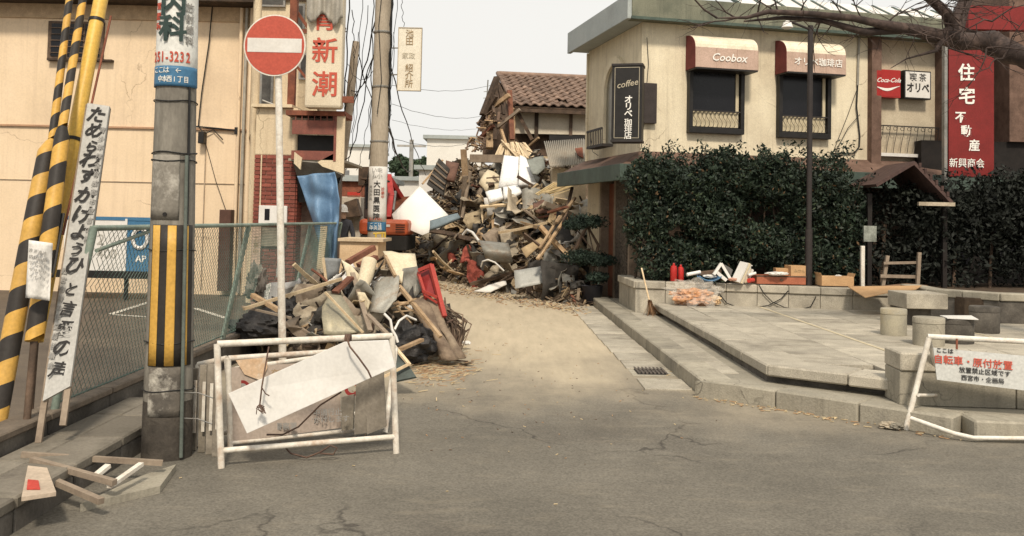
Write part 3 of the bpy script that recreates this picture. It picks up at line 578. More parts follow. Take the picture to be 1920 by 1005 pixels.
q = P(1720, 500, 14.5); st = thing('wooden_trestle', 'grey wooden trestle standing in the shade at the right', 'trestle', loc=(q.x, 14.5, .59))
gt = MATS['grey_timber']
MB().beam((q.x, 14.5, .59), (q.x+.03, 14.5, P(1722, 473, 14.5).z), .05, .05).build('leg', gt, st); MB().beam((q.x-.5, 14.6, .59), (q.x-.42, 14.6, P(1690, 480, 14.5).z), .05, .05).build('leg', gt, st)
MB().beam((q.x-.55, 14.55, .80), (q.x, 14.55, .80), .03, .05).build('rung', gt, st); MB().beam((q.x-.5, 14.55, 1.0), (q.x, 14.55, 1.02), .03, .04).build('rung', gt, st)
# lamp post
q = P(1516, 525, 13.95+.6); lp = thing('lamp_post', 'thin dark steel lamp post rising through the hedge in front of the second awning', 'lamp post', loc=(q.x, 14.55, .6))
lpm = M('dark_post_paint', (.035, .028, .026), rough=.5)
MB().tube([(q.x, 14.55, .58), (q.x, 14.55, 1.5)], .055, 14).build('base_sleeve', lpm, lp, smooth=40)
MB().tube([(q.x, 14.55, 1.5), (q.x, 14.55, P(1516, 48, 14.55).z)], .042, 14).build('pole', lpm, lp, smooth=40)
MB().tube([(q.x, 14.55, 4.62), (q.x-.35, 14.45, 4.72)], .02, 8).build('arm', lpm, lp, smooth=40)
MB().lathe([(.05, -.1), (.09, -.08), (.06, .0), (.02, .03)], (q.x-.4, 14.43, 4.70), 14).build('lamp_head', offwhite, lp, smooth=40)
# ================================================= HEDGE and pine
def blob_points(n, regs):
    out = []
    tot = sum(r[6] for r in regs)
    for (cx, cy, cz, rx, ry, rz, wt) in regs:
        k = int(n*wt/tot); d = rng.normal(size=(k, 3)); d /= np.linalg.norm(d, axis=1)[:, None]
        r_ = rng.uniform(.45, 1.0, (k, 1))**.55; jit = 1+.16*np.sin(d[:, :1]*9+cx*3)*np.cos(d[:, 2:]*8+cz)
        out.append(np.array([cx, cy, cz])+d*r_*jit*np.array([rx, ry, rz]))
    return np.concatenate(out)
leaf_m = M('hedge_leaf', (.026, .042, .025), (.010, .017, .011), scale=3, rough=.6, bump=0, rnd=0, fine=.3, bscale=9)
leaf_d = M('dark_hedge_leaf', (.016, .020, .014), (.008, .010, .008), scale=3, rough=.7, bump=0, fine=.3, bscale=9)  # leaf colour darkened to stand in for the deep shade around the porch
regs = []
random.seed(5)
for k in range(74):
    px = random.uniform(1212, 1590); top = 285+25*math.sin(px*.03)+(15 if px < 1215 else 0)+(-22 if 1300 < px < 1440 else 0)+(18 if px > 1560 else 0)
    py = random.uniform(top+30, 510); D = random.uniform(15.2, 15.75); q = P(px, py, D); s = random.uniform(.28, .42)
    regs.append((q.x, q.y, q.z, s*1.15, .28, s, s*s))
hd = thing('hedge', 'large dense dark green hedge growing in the planter before the café', 'hedge', loc=(4, 15.5, .6))
leafmesh('foliage', blob_points(68000, regs), .04, leaf_m, hd, kind='stuff')
leafmesh('new_growth', blob_points(9000, regs), .036, M('new_hedge_leaf', (.055, .078, .038), (.028, .04, .022), scale=3, rough=.55, bump=0), hd, kind='stuff')
leafmesh('dead_leaves', blob_points(2200, regs), .034, M('dead_hedge_leaf', (.16, .10, .05), (.09, .055, .03), bump=0), hd, kind='stuff')
sp = []
for k in range(60):
    px = random.uniform(1195, 1600); q = P(px, random.uniform(262, 300)+(10 if px < 1250 else 0), random.uniform(15.2, 15.6))
    for j in range(26): sp.append(q+Vector((random.gauss(0, .05), random.gauss(0, .05), -.35+j*.0145)))
leafmesh('top_sprigs', np.array([tuple(v) for v in sp]), .04, leaf_m, hd, kind='stuff')
for k in range(14):
    q = P(1190+k*31, 520, 15.5); MB().tube([(q.x, 15.5, .58), (q.x+random.uniform(-.15, .15), 15.5, 1.3), (q.x+random.uniform(-.3, .3), 15.5, 2.3)], [.022, .016, .008], 6).build('stem', wood_dark, hd, smooth=60)
regs = []
for k in range(52):
    px = random.uniform(1620, 1990); py = random.uniform(352, 505); q = P(px, py, random.uniform(15.3, 16.3)); s = random.uniform(.35, .5); regs.append((q.x, q.y, q.z, s*1.3, .3, s, s*s))
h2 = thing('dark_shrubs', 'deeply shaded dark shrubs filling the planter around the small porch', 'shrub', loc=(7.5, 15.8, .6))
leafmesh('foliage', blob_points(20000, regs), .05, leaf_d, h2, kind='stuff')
for k in range(6): MB().tube([(6.2+k*.6, 15.6, .55), (6.3+k*.6, 15.7, 1.6)], .03, 6).build('stem', wood_dark, h2, smooth=60)
# potted pine with cloud pads
pt = G(1110, 572); pn = thing('potted_pine', 'trained pine with flat foliage pads in a black pot by the café door', 'potted tree', loc=(pt.x, pt.y, 0))
MB().lathe([(.15, 0), (.17, .02), (.20, .34), (.215, .36), (.19, .37), (.18, .33)], (pt.x, pt.y, 0), 24).build('pot', M('black_pot', (.02, .02, .024), rough=.35, bump=0), pn, smooth=40)
tr = [Vector((pt.x, pt.y, .3)), P(1112, 500, pt.y), P(1122, 460, pt.y+.05), P(1108, 435, pt.y), P(1100, 418, pt.y)]
MB().tube(tr, [.04, .035, .03, .022, .012], 8).build('trunk', wood_dark, pn, smooth=60)
pine_m = M('pine_needles', (.03, .05, .035), (.014, .024, .018), rough=.7, bump=0, scale=4)
for (px, py, w, h) in ((1100, 415, .36, .11), (1075, 422, .18, .07), (1092, 482, .40, .12), (1128, 488, .26, .09), (1120, 520, .2, .08)):
    q = P(px, py, pt.y); k = 2600
    dd_ = rng.normal(size=(k, 3)); dd_ /= np.linalg.norm(dd_, axis=1)[:, None]; pts = np.array(q)+dd_*(rng.uniform(0, 1, (k, 1))**.5)*(1+.35*np.sin(dd_[:, :1]*8+px)*np.cos(dd_[:, 1:2]*7+py))*np.array([w, .28, h*1.2])
    leafmesh('foliage_pad', pts, .028, pine_m, pn, kind='stuff'); MB().tube([P(1112, 470, pt.y), q], .012, 5).build('branch', wood_dark, pn, smooth=60)
# bare tree, branches reaching in from the right
tt = thing('bare_tree', 'bare dark winter tree reaching its branches in from the right', 'tree', loc=(6.6, 10.6, .3))
bark = M('dark_bark', (.065, .045, .038), (.025, .018, .016), scale=6, bump=.6, bscale=20, stain=(.16, .11, .09), samt=.5, sscale=5)
def T(pp, r, nm='branch'): return MB().tube(pp, r, 8).build(nm, bark, tt, smooth=60)
T([Vector((6.62, 10.6, .28)), Vector((6.6, 10.6, 1.5)), Vector((6.5, 10.6, 2.8)), P(1960, 130, 10.6), P(1860, 75, 10.6), P(1800, 78, 10.5), P(1775, 60, 10.4)], [.2, .17, .15, .13, .115, .10, .08], 'trunk')
T([P(1790, 70, 10.5), P(1800, 30, 10.6), P(1820, -30, 10.7), P(1840, -120, 11)], [.09, .08, .07, .05])
T([P(1790, 66, 10.5), P(1775, 25, 10.4), P(1740, -5, 10.3), P(1690, -40, 10.2)], [.08, .06, .05, .03])
T([P(1786, 75, 10.5), P(1720, 58, 10.3), P(1650, 45, 10.1), P(1600, 34, 10.0), P(1520, 26, 9.9), P(1440, 22, 9.8), P(1400, 33, 9.8), P(1345, 34, 9.7)], [.1, .075, .05, .04, .033, .028, .018, .006])
T([P(1700, 55, 10.3), P(1620, 60, 10.1), P(1540, 38, 10.0), P(1470, 33, 9.9), P(1395, 40, 9.8)], [.05, .045, .03, .022, .008])
T([P(1345, 34, 9.7), P(1320, 18, 9.7), P(1296, -8, 9.6)], [.012, .01, .008]); T([P(1860, 80, 10.6), P(1890, 100, 10.4), P(1940, 110, 10.2)], [.15, .12, .1])
T([P(1770, 70, 10.4), P(1755, 95, 10.3), P(1700, 110, 10.2), P(1670, 128, 10.1)], [.04, .02, .009, .004])
random.seed(11)
def twig(p, d, r, n, out):
    pts = [p]; 
    for _ in range(4):
        d = (d+Vector((random.gauss(0, .25), random.gauss(0, .25), random.gauss(0, .22)))).normalized(); pts.append(pts[-1]+d*n)
    out.tube(pts, [r, r*.8, r*.6, r*.45, r*.25], 4, caps=False)
    if r > .004:
        for q in pts[1:4]:
            if random.random() < .75: twig(q, (d+Vector((random.gauss(0, .8), random.gauss(0, .5), random.gauss(0, .7)))).normalized(), r*.55, n*.75, out)
tm = MB()
for (px, py) in ((1800, 40), (1780, 90), (1830, 60), (1850, 90), (1740, 60), (1700, 50), (1660, 46), (1620, 40), (1580, 30), (1540, 36), (1500, 26), (1460, 28), (1420, 30), (1380, 34), (1860, 40), (1880, 110), (1820, 0), (1760, 0)):
    for s_ in range(2): twig(P(px, py, 10.2), Vector((random.uniform(-1, .4), random.uniform(-.4, .4), random.uniform(-.6, .8))).normalized(), .011, .13, tm)
tm.build('twigs', bark, tt, kind='stuff', smooth=60)
# ================================================= LEFT BEIGE BUILDING beyond the parking lot
DW = 18.0
lb = thing('beige_building', 'large plain beige rendered building wall behind the parking lot at the left', 'building', loc=(-8, DW, 0))
wx1 = P(468, 300, DW).x; zt = P(300, 12, DW).z; zc = P(300, 241, DW).z
MB().box(-22, wx1, DW, DW+8, zc+.02, zt).build('upper_wall', stucco_p, lb)
MB().box(-22, wx1, DW+.012, DW+8, 0, zc-.01).build('lower_wall', stucco_p, lb)
MB().box(-22, wx1+.05, DW-.03, DW+.02, zc-.012, zc+.022).build('ledge', M('ledge_rust', (.45, .27, .16), (.36, .22, .14)), lb)
MB().box(-22, wx1+.2, DW-.55, DW+8.3, zt, zt+.16).build('eave', wood_dark, lb); MB().box(-22, wx1+.05, DW-.04, DW+.02, zt-.28, zt).build('frieze', M('frieze_buff', (.55, .40, .25)), lb)
for px in (60+230, 447, 385): x = P(px, 300, DW).x; MB().box(x-.01, x+.01, DW-.008, DW+.02, .1, zc-.02).build('panel_joint', M('joint_buff', (.40, .31, .22)), lb)
MB().box(-22, wx1, DW-.006, DW+.02, P(300, 342, DW).z-.008, P(300, 342, DW).z+.004).build('panel_joint', MATS['joint_buff'], lb)
a, b = P(98, 45, DW), P(190, 108, DW)
w = MB().box(a.x-.05, b.x+.05, DW-.05, DW+.01, b.z-.05, a.z+.05).build('window', wood_dark, lb)
for k in range(3): x = a.x+(b.x-a.x)*k/3; MB().box(x+.02, x+(b.x-a.x)/3-.02, DW-.062, DW-.05, b.z, a.z).build('pane', glass, w)
for k in range(5): MB().box(a.x, b.x, DW-.085, DW-.075, b.z+.06+k*.12, b.z+.075+k*.12).build('security_bar', wood_dark, w)
MB().box(a.x-.02, b.x+.25, DW-.12, DW, b.z-.09, b.z-.05).build('sill', wood_dark, w)
for px, r, m in ((447, .035, stucco_p), (457, .03, M('grey_conduit', (.38, .36, .31))), (468, .05, stucco_p)):
    x = P(px, 300, DW).x; MB().tube([(x, DW-.09, .05), (x, DW-.09, zt-.02)], r, 10).build('downpipe', m, lb, smooth=50)
def wr(label, pts, r=.008, m=cable, cat='cable', name='cable', grp=None): return MB().tube(pts, r, 5).build(name, m, label=label, cat=cat, smooth=60, group=grp)
MB().box(P(377, 250, DW).x, P(388, 250, DW).x, DW-.18, DW, P(380, 270, DW).z, P(380, 248, DW).z).build('meter_box', black, lb, bevel=.01)
MB().box(P(444, 250, DW).x, P(449, 250, DW).x, DW-.16, DW-.12, P(446, 253, DW).z, P(446, 240, DW).z).build('junction_box', black, lb)
MB().tube([P(400, -5, DW-.05), P(392, 80, DW-.05), P(378, 175, DW-.05), P(372, 235, DW-.05), P(383, 252, DW-.05), P(400, 243, DW-.05), P(418, 262, DW-.05)], .012, 5).build('wall_cable', cable, lb, smooth=60)
MB().tube([P(365, 237, DW-.04), P(410, 241, DW-.05), P(446, 245, DW-.05)], .016, 5).build('wall_cable', cable, lb, smooth=60)
MB().tube([P(384, 262, DW-.05), P(405, 340, DW-.05), P(424, 395, DW-.05)], .006, 5).build('wall_cable', cable, lb, smooth=60)
q = P(422, 420, DW-.3); MB().box(q.x-.1, q.x+.12, DW-.35, DW-.02, .1, P(422, 393, DW-.3).z).build('utility_cabinet', M('brown_cabinet', (.10, .05, .035), rough=.5), label='dark brown utility cabinet against the beige wall behind the fence', cat='cabinet', bevel=.01)
# ad panels behind the fence
ad = thing('advert_board', 'blue and white advertising panel low on the beige wall behind the fence', 'advert board', loc=(P(225, 520, 16.5).x, 16.5, .3))
bl = M('sign_blue', (.055, .16, .28), (.045, .14, .25), rough=.5, bump=.03)
z1, z0 = P(225, 410, 16.5).z, P(225, 508, 16.5).z
x0, xm, x1 = P(120, 450, 16.5).x, P(236, 450, 16.5).x, P(305, 450, 16.5).x
MB().box(x0, xm-.02, 16.5, 16.56, z0, z1-.03).build('white_panel', offwhite, ad); MB().box(xm+.02, x1, 16.5, 16.56, z0, z1).build('blue_panel', bl, ad)
MB().box(x0, x1, 16.49, 16.56, z1-.03, z1+.03).build('frame', bl, ad); MB().box(xm-.02, xm+.02, 16.485, 16.57, z0, z1).build('frame', offwhite, ad)
MB().box(x0-.1, x1+.1, 16.46, 16.6, z0-.13, z0).build('dark_base', black, ad)
for k in (x0+.1, xm, x1-.1): MB().box(k-.03, k+.03, 16.56, 16.62, 0, z0).build('post', black, ad)
text(ad, '２\n￥400', ((x0+xm)/2+.1, 16.495, (z0+z1)/2-.05), (1, 0, 0), (0, 0, 1), .24, M('faint_ink', (.45, .43, .38)), bold=.01)
MB().tube([(P(263, 450, 16.5).x+.13*math.cos(t), 16.49, P(263, 447, 16.5).z+.17*math.sin(t)) for t in [i*.45 for i in range(15)]], .035, 6).build('round_emblem', offwhite, ad)
text(ad, 'AP', (P(264, 486, 16.5).x, 16.495, P(264, 486, 16.5).z), (1, 0, 0), (0, 0, 1), .16, ink_white, bold=.02)
# ================================================= BRICK-FACED BUILDING with torn balcony
DB_ = 15.2
bb = thing('brick_faced_building', 'quake-damaged building with red brick pier, torn red balcony and cream upper wall', 'building', loc=(-3.7, DB_, 0))
mort = M('mortar', (.36, .24, .18), (.30, .19, .14), bump=.3)
red_brick = M('red_brick', (.25, .075, .052), (.18, .055, .04), scale=8, rnd=.22, bump=.3)
cream = M('cream_render', (.66, .55, .38), (.58, .47, .32), scale=2, stain=(.36, .27, .18), samt=.45, sscale=1.5, bump=.3, streak=(.32, .24, .16), stamt=.5, cracks=((.2, .15, .1), .9, .01))
x0, x1 = P(474, 400, DB_).x, P(553, 400, DB_).x; zb = P(510, 291, DB_).z; ztp = P(510, 202, DB_).z
MB().box(x0+.012, x1-.012, DB_+.012, DB_+1.6, 0, zb).build('pier_core', mort, bb)
MB().box(x0, x1, DB_, DB_+1.6, zb, ztp).build('pier_render', cream, bb, bevel=.02)
random.seed(9)
bw, bh = (x1-x0)/3.5, .0655; nrow = int((zb-.15)/bh)
for r_ in range(nrow):
    z = zb-.03-r_*bh; xs = x0 + (0 if r_ % 2 == 0 else -bw/2); 
    k = 0
    while xs < x1-.01:
        a_, b_ = max(xs, x0), min(xs+bw, x1)
        if b_-a_ > .05: brick('brick', bb, ((a_+b_)/2, DB_+.008, z), (b_-a_-.010, .04, bh-.011), red_brick, bevel=.002)
        xs += bw
    if r_ < 46: brick('brick', bb, (x1+.001, DB_+.25, z), (.03, .42, bh-.011), red_brick, bevel=.002)
MB().box(x0+.11, x0+.13, DB_-.03, DB_-.015, .1, zb).build('conduit', cream, bb)
# meter hatch and vent panel on the pier
a, b = P(486, 385, DB_-.05), P(538, 418, DB_-.05)
mh = MB().box(a.x, b.x, DB_-.07, DB_-.015, b.z-.02, a.z).build('meter_hatch', offwhite, bb, bevel=.008); q = P(503, 402, DB_); MB().box(q.x-.04, q.x+.04, DB_-.078, DB_-.07, q.z-.09, q.z+.09).build('hatch_window', glass, mh)
a, b = P(488, 426, DB_), P(538, 462, DB_); MB().box(a.x, b.x, DB_-.06, DB_-.015, b.z, a.z).build('vent_panel', plaster, bb)
a, b = P(473, 424, DB_-.1), P(487, 520, DB_-.1); ps = MB().box(a.x, b.x, DB_-.12, DB_-.07, b.z, a.z).build('name_board', M('pinkish_board', (.55, .40, .30)), bb); text(ps, '工\n事\n中', ((a.x+b.x)/2, DB_-.124, (a.z+b.z)/2+.1), (1, 0, 0), (0, 0, 1), .1, ink_brown)
# upper building behind, rising out of frame
xr = P(640, 100, 17).x
xl_, xr_ = P(474, 100, 16.9).x, P(598, 100, 16.9).x; MB().prism([(xl_, 16.9), (xr_, 16.9), (xr_*1.2, 20), (xl_*1.2, 20)], 3.0, 8).build('upper_wall', cream, bb)
MB().box(P(474, 100, 17).x, P(575, 100, 17).x, 16.84, 16.9, P(520, 4, 17).z, P(520, -20, 17).z).build('roof_beam', wood_dark, bb)
xl_, xr_ = P(600, 100, 17.2).x, P(634, 100, 17.2).x; MB().prism([(xl_, 17.2), (xr_, 17.2), (xr_*1.2, 20), (xl_*1.2, 20)], 2.4, 8).build('side_wall', plaster, bb)
for (px0, py0, px1, py1) in ((490, 120, 512, 202), (562, 100, 578, 150), (552, 8, 572, 60), (488, -30, 536, 14)):
    a, b = P(px0, py0, 16.9), P(px1, py1, 16.9); w_ = MB().box(a.x, b.x, 16.84, 16.9, b.z, a.z).build('window', steel, bb); MB().box(a.x+.04, b.x-.04, 16.832, 16.842, b.z+.04, a.z-.04).build('pane', M('grey_pane', (.10, .095, .085), (.05, .045, .04), rough=.3), w_)
MB().box(P(474, 210, 15).x-.06, P(545, 200, 15).x, 15.1, 16.9, ztp, ztp+.05).build('ledge', cream, bb)
MB().tube([P(492, 188, 15.4), P(515, 197, 15.4), P(548, 198, 15.4)], .015, 6).build('handrail', steel, bb)
MB().tube([(x0-.1, DB_+.3, .1), (x0-.1, DB_+.3, 6)], .06, 10).build('downpipe', cream, bb, smooth=40)
a = P(546, 205, 15.6); MB().box(a.x-.06, a.x+.06, 15.54, 15.66, a.z-.1, 8).build('red_column', rust, bb, bevel=.005)
MB().beam(P(552, 15, 15.7), P(590, 70, 15.7), .05, .05).build('steel_brace', rust, bb); MB().beam(P(553, 120, 15.7), P(585, 160, 15.7), .04, .04).build('steel_brace', rust, bb)
# torn balcony
bx0, bx1 = P(550, 250, 15.0).x, P(646, 250, 15.0).x; bz1, bz0 = P(600, 210, 15).z, P(600, 302, 15).z
bc = M('balcony_red', (.24, .085, .06), (.16, .055, .042), scale=4, rough=.7, stain=(.10, .05, .04), samt=.6, sscale=3)
zz = lambda py: P(600, py, 14.9).z
y_ = 14.9
MB().box(bx0-.05, bx1, y_+.02, 16.9, zz(300)-.02, zz(300)+.02).build('balcony_floor', plaster, bb)
MB().box(bx0, bx1-.13, y_, y_+.05, zz(252), zz(226)).build('balcony_panel', bc, bb)
MB().box(bx0, bx1-.13, y_, y_+.05, zz(300), zz(283)).build('balcony_panel', bc, bb)
MB().box(bx0, bx1-.16, y_+.35, y_+.40, zz(285), zz(250)).build('dark_opening', black, bb)
MB().box(bx0, bx1-.13, y_+.01, y_+.5, zz(226), zz(222)).build('balcony_rail', wood_dark, bb)
for k in range(7): x = bx0+.05+k*.1; MB().box(x, x+.012, y_-.008, y_+.0, zz(226), zz(217)).build('slat', bc, bb)
MB().box(bx0-.1, bx1+.02, y_-.03, y_+.7, zz(217), zz(208)).build('balcony_cap', rust, bb)
MB().box(bx1-.15, bx1-.11, y_-.01, y_+.03, zz(302), zz(217)).build('balcony_post', bc, bb)
m = MB(); m.slab([(bx1-.11, y_, zz(285)), (bx1-.11, y_, zz(216)), (bx1+.02, y_, zz(212)), (bx1+.02, y_, zz(325)), (bx0+.5, y_, zz(312)), (bx0+.42, y_, zz(304))], .05); m.build('torn_frame', cream, bb)
MB().slab([(bx0+.02, y_, zz(302)), (bx0+.45, y_, zz(306)), (bx1+.0, y_, zz(328)), (bx1-.25, y_+.3, zz(342)), (bx0+.05, y_+.3, zz(336))], .04).build('hanging_soffit', M('grey_soffit', (.20, .185, .16), (.13, .12, .10), bump=.3), bb)
MB().slab([P(552, 285, 14.85), P(566, 296, 14.85), P(563, 318, 14.85), P(551, 306, 14.85)], .06).build('broken_render', cream, bb)
MB().slab([P(591, 328, 14.9), P(604, 330, 14.9), P(602, 340, 14.9), P(590, 337, 14.9)], .05).build('broken_render', cream, bb)
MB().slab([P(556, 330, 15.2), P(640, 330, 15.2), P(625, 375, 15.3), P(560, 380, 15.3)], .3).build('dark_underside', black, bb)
MB().box(P(556, 400, 15.6).x, P(612, 400, 15.6).x, 15.6, 17, 0, 2.3).build('side_brickwork', M('dull_brick', (.25, .17, .13), (.15, .1, .08), scale=12), bb)
# blue tarp
tl = [P(557, 330, 14.8), P(575, 390, 14.75), P(603, 470, 14.7), P(612, 520, 14.7)]; trr = [P(626, 322, 14.75), P(640, 375, 14.7), P(634, 430, 14.65), P(630, 522, 14.6)]
def tarp(u, v):
    s = v*3; i = min(2, int(s)); f = s-i; a_ = tl[i].lerp(tl[i+1], f); b_ = trr[i].lerp(trr[i+1], f); q = a_.lerp(b_, u)
    d = .10*math.sin(u*9+v*5)+.07*noise.noise(Vector((u*4, v*6, 1)))+.05*math.sin(v*14-u*6)*(u)
    return q+Vector((0, d, 0))
MB().grid(tarp, 24, 40).build('tarpaulin', blue_tarp, label='blue tarpaulin hanging in folds under the torn red balcony', cat='tarpaulin', solid=.006, smooth=30)
# vertical sign with cloth
vs = thing('vertical_sign', 'tall cream sign with red Japanese characters, its top wrapped in grey cloth', 'sign', loc=P(609, 202, 14.6))
cs = M('cream_sign_face', (.66, .58, .44), (.60, .52, .39), scale=2, rough=.5, stain=(.45, .36, .24), samt=.35, bump=.03)
a, b = P(578, -60, 14.6), P(639, 203, 14.6)
MB().box(a.x, b.x, 14.6, 14.85, b.z, a.z).build('sign_box', cs, vs, bevel=.04)
for ch, py, sz in (('青', 38, .40), ('新', 98, .42), ('潮', 161, .42)): text(vs, ch, P(609, py, 14.59), (1, 0, 0), (0, 0, 1), sz, ink_red, bold=.014)
MB().box(b.x-.02, b.x+.18, 14.7, 14.74, P(600, 190, 14.6).z, P(600, 178, 14.6).z).build('bracket', rust, vs); MB().box(a.x-.35, a.x, 14.72, 14.76, P(600, 60, 14.6).z, P(600, 52, 14.6).z).build('bracket', rust, vs)
def cloth(u, v):
    x = 575+68*u; bot = 34+9*math.sin(u*11)+(8 if u > .7 else 0); py = -70+v*(bot+70)
    return P(x, py, 14.53+.035*math.sin(u*26+v*2)+.03*math.sin(u*9-v*4))
MB().grid(cloth, 40, 14).build('cloth_wrap', M('grey_cloth', (.42, .39, .33), (.30, .28, .24), scale=6, bump=.2), vs, solid=.006, smooth=40)
# hanging sign, right of the pole
hs_ = thing('hanging_sign', 'small faded cream hanging sign with brown characters beside the concrete pole', 'sign', loc=P(768, 171, 16.6))
a, b = P(747, 51, 16.6), P(789, 171, 16.6)
MB().box(a.x, b.x, 16.6, 16.64, b.z, a.z).build('board', M('faded_cream', (.72, .67, .56), (.66, .61, .50), rough=.6, bump=.02, stain=(.5, .42, .3), samt=.3), hs_)
fr_ = M('thin_frame', (.45, .38, .28))
for q in ((a.x, a.x+.012, b.z, a.z), (b.x-.012, b.x, b.z, a.z), (a.x+.012, b.x-.012, a.z-.012, a.z), (a.x+.012, b.x-.012, b.z, b.z+.012)): MB().box(q[0], q[1], 16.59, 16.65, q[2], q[3]).build('frame', fr_, hs_)
text(hs_, '池\n田', P(768, 71, 16.59), (1, 0, 0), (0, 0, 1), .15, ink_brown, bold=.002, spacing=.95); text(hs_, '家政', P(766, 105, 16.59), (1, 0, 0), (0, 0, 1), .12, M('faded_print', (.60, .54, .42)), spacing=.85)
text(hs_, '紹\n介\n所', P(767, 143, 16.59), (1, 0, 0), (0, 0, 1), .15, ink_brown, bold=.002, spacing=.95)
MB().tube([P(735, 140, 16.9), P(748, 140, 16.62)], .012, 5).build('bracket', steel, hs_); MB().tube([P(735, 90, 16.9), P(748, 90, 16.62)], .012, 5).build('bracket', steel, hs_)
# ================================================= UTILITY POLES
up = thing('utility_pole', 'tall concrete utility pole with a doctor advert banner in the middle distance', 'utility pole', loc=(P(703, 500, 17).x, 17, 0))
bx, by = P(703, 560, 17).x, 17
xt = P(719, 0, 17).x
def pax(z): return Vector((bx+(xt-bx)*z/5.4, by, z))
MB().tube([pax(z) for z in (0, 2, 4, 6, 9)], [.175, .165, .155, .145, .13], 20).build('pole', M('buff_pole_concrete', (.42, .36, .28), (.32, .27, .205), scale=4, stain=(.2, .17, .13), samt=.4, stretch=(1, 1, .3)), up, smooth=50)
def wrap(root, axis, z0, z1, r, a0, a1, mat, nm, n=14):
    def f(u, v):
        z = z0+(z1-z0)*v; t = a0+(a1-a0)*u; c = axis(z); return Vector((c.x+r(z)*math.sin(t), c.y-r(z)*math.cos(t), z))
    return MB().grid(f, n, 6).build(nm, mat, root, solid=.003, smooth=40)
r17 = lambda z: .178
z1, z0 = P(706, 312, 16.85).z, P(706, 433, 16.85).z; zm = P(706, 416, 16.85).z
wrap(up, pax, zm, z1, r17, -1.25, 1.25, offwhite, 'advert_wrap'); wrap(up, pax, z0, zm-.005, lambda z: .179, -1.25, 1.25, bl, 'advert_base')
def curve_text(root, txt, z, ang, size, mat, axis, r, **k):
    c = axis(z); return text(root, txt, (c.x+r*math.sin(ang), c.y-r*math.cos(ang)-.001, z), (math.cos(ang), math.sin(ang), 0), (0, 0, 1), size, mat, **k)
for i, ch in enumerate('大田黒医院'): curve_text(up, ch, P(706, 346+i*15.2, 16.85).z, .03, .128, ink, pax, .186, bold=.012)
curve_text(up, 'い中\nム小', P(706, 325, 16.85).z, .0, .1, ink_grey, pax, .186)
curve_text(up, '内科外科胃腸科', P(694, 370, 16.85).z, -.62, .001, ink_grey, pax, .186)
curve_text(up, '内\n科\n外\n科', P(706, 362, 16.85).z, -.62, .07, ink_grey, pax, .186); curve_text(up, '診\n療\n中', P(706, 362, 16.85).z, .62, .07, ink_red, pax, .186)
curve_text(up, '51-4180', P(706, 411, 16.85).z, .0, .07, ink_red, pax, .188); curve_text(up, 'ここは\n中央通', P(706, 425, 16.85).z, .0, .075, ink_white, pax, .19, spacing=.85)
MB().tube([pax(3.2)+Vector((.17, -.03, -.0)), pax(6)+Vector((.16, -.03, 0))], .015, 6).build('conduit', cable, up, smooth=50)
MB().tube([pax(3.4)+Vector((-.03, -.19, 0)), pax(4.0)+Vector((.03, -.17, 0)), pax(5)+Vector((-.05, -.17, 0)), pax(6.5)+Vector((.05, -.16, 0))], .008, 5).build('cable', cable, up, smooth=50)
for z in (2.9, 3.9, 4.9): MB().lathe([(.168, z), (.172, z+.005), (.172, z+.03), (.166, z+.035)], pax(z)*1.0-Vector((0, 0, z)), 18).build('band', steel, up, smooth=40)
yg = M('yellow_guard', (.62, .42, .05), (.5, .33, .05), rough=.5)
yq = thing('yellow_guard_rail', 'thin yellow tubular guard at the foot of the middle utility pole', 'guard rail', loc=(P(716, 470, 15.9).x, 15.9, 0))
for px in (704, 716, 721): MB().tube([(P(px, 470, 15.9).x, 15.9, 0), (P(px, 470, 15.9).x, 15.9, P(px, 436, 15.9).z)], .016, 8).build('tube_post', yg, yq, smooth=40)
MB().tube([P(700, 438, 15.9), P(723, 437, 15.9)], .016, 8).build('top_tube', yg, yq, smooth=40)
# leaning wooden pole behind
MB().tube([P(637, 330, 21), P(655, 200, 21), P(664, 110, 21), P(668, 78, 21)], [.11, .10, .09, .08], 10).build('leaning_pole', M('grey_brown_pole', (.40, .33, .25), (.3, .24, .18)), label='leaning weathered pole behind the vertical sign', cat='pole', smooth=50)
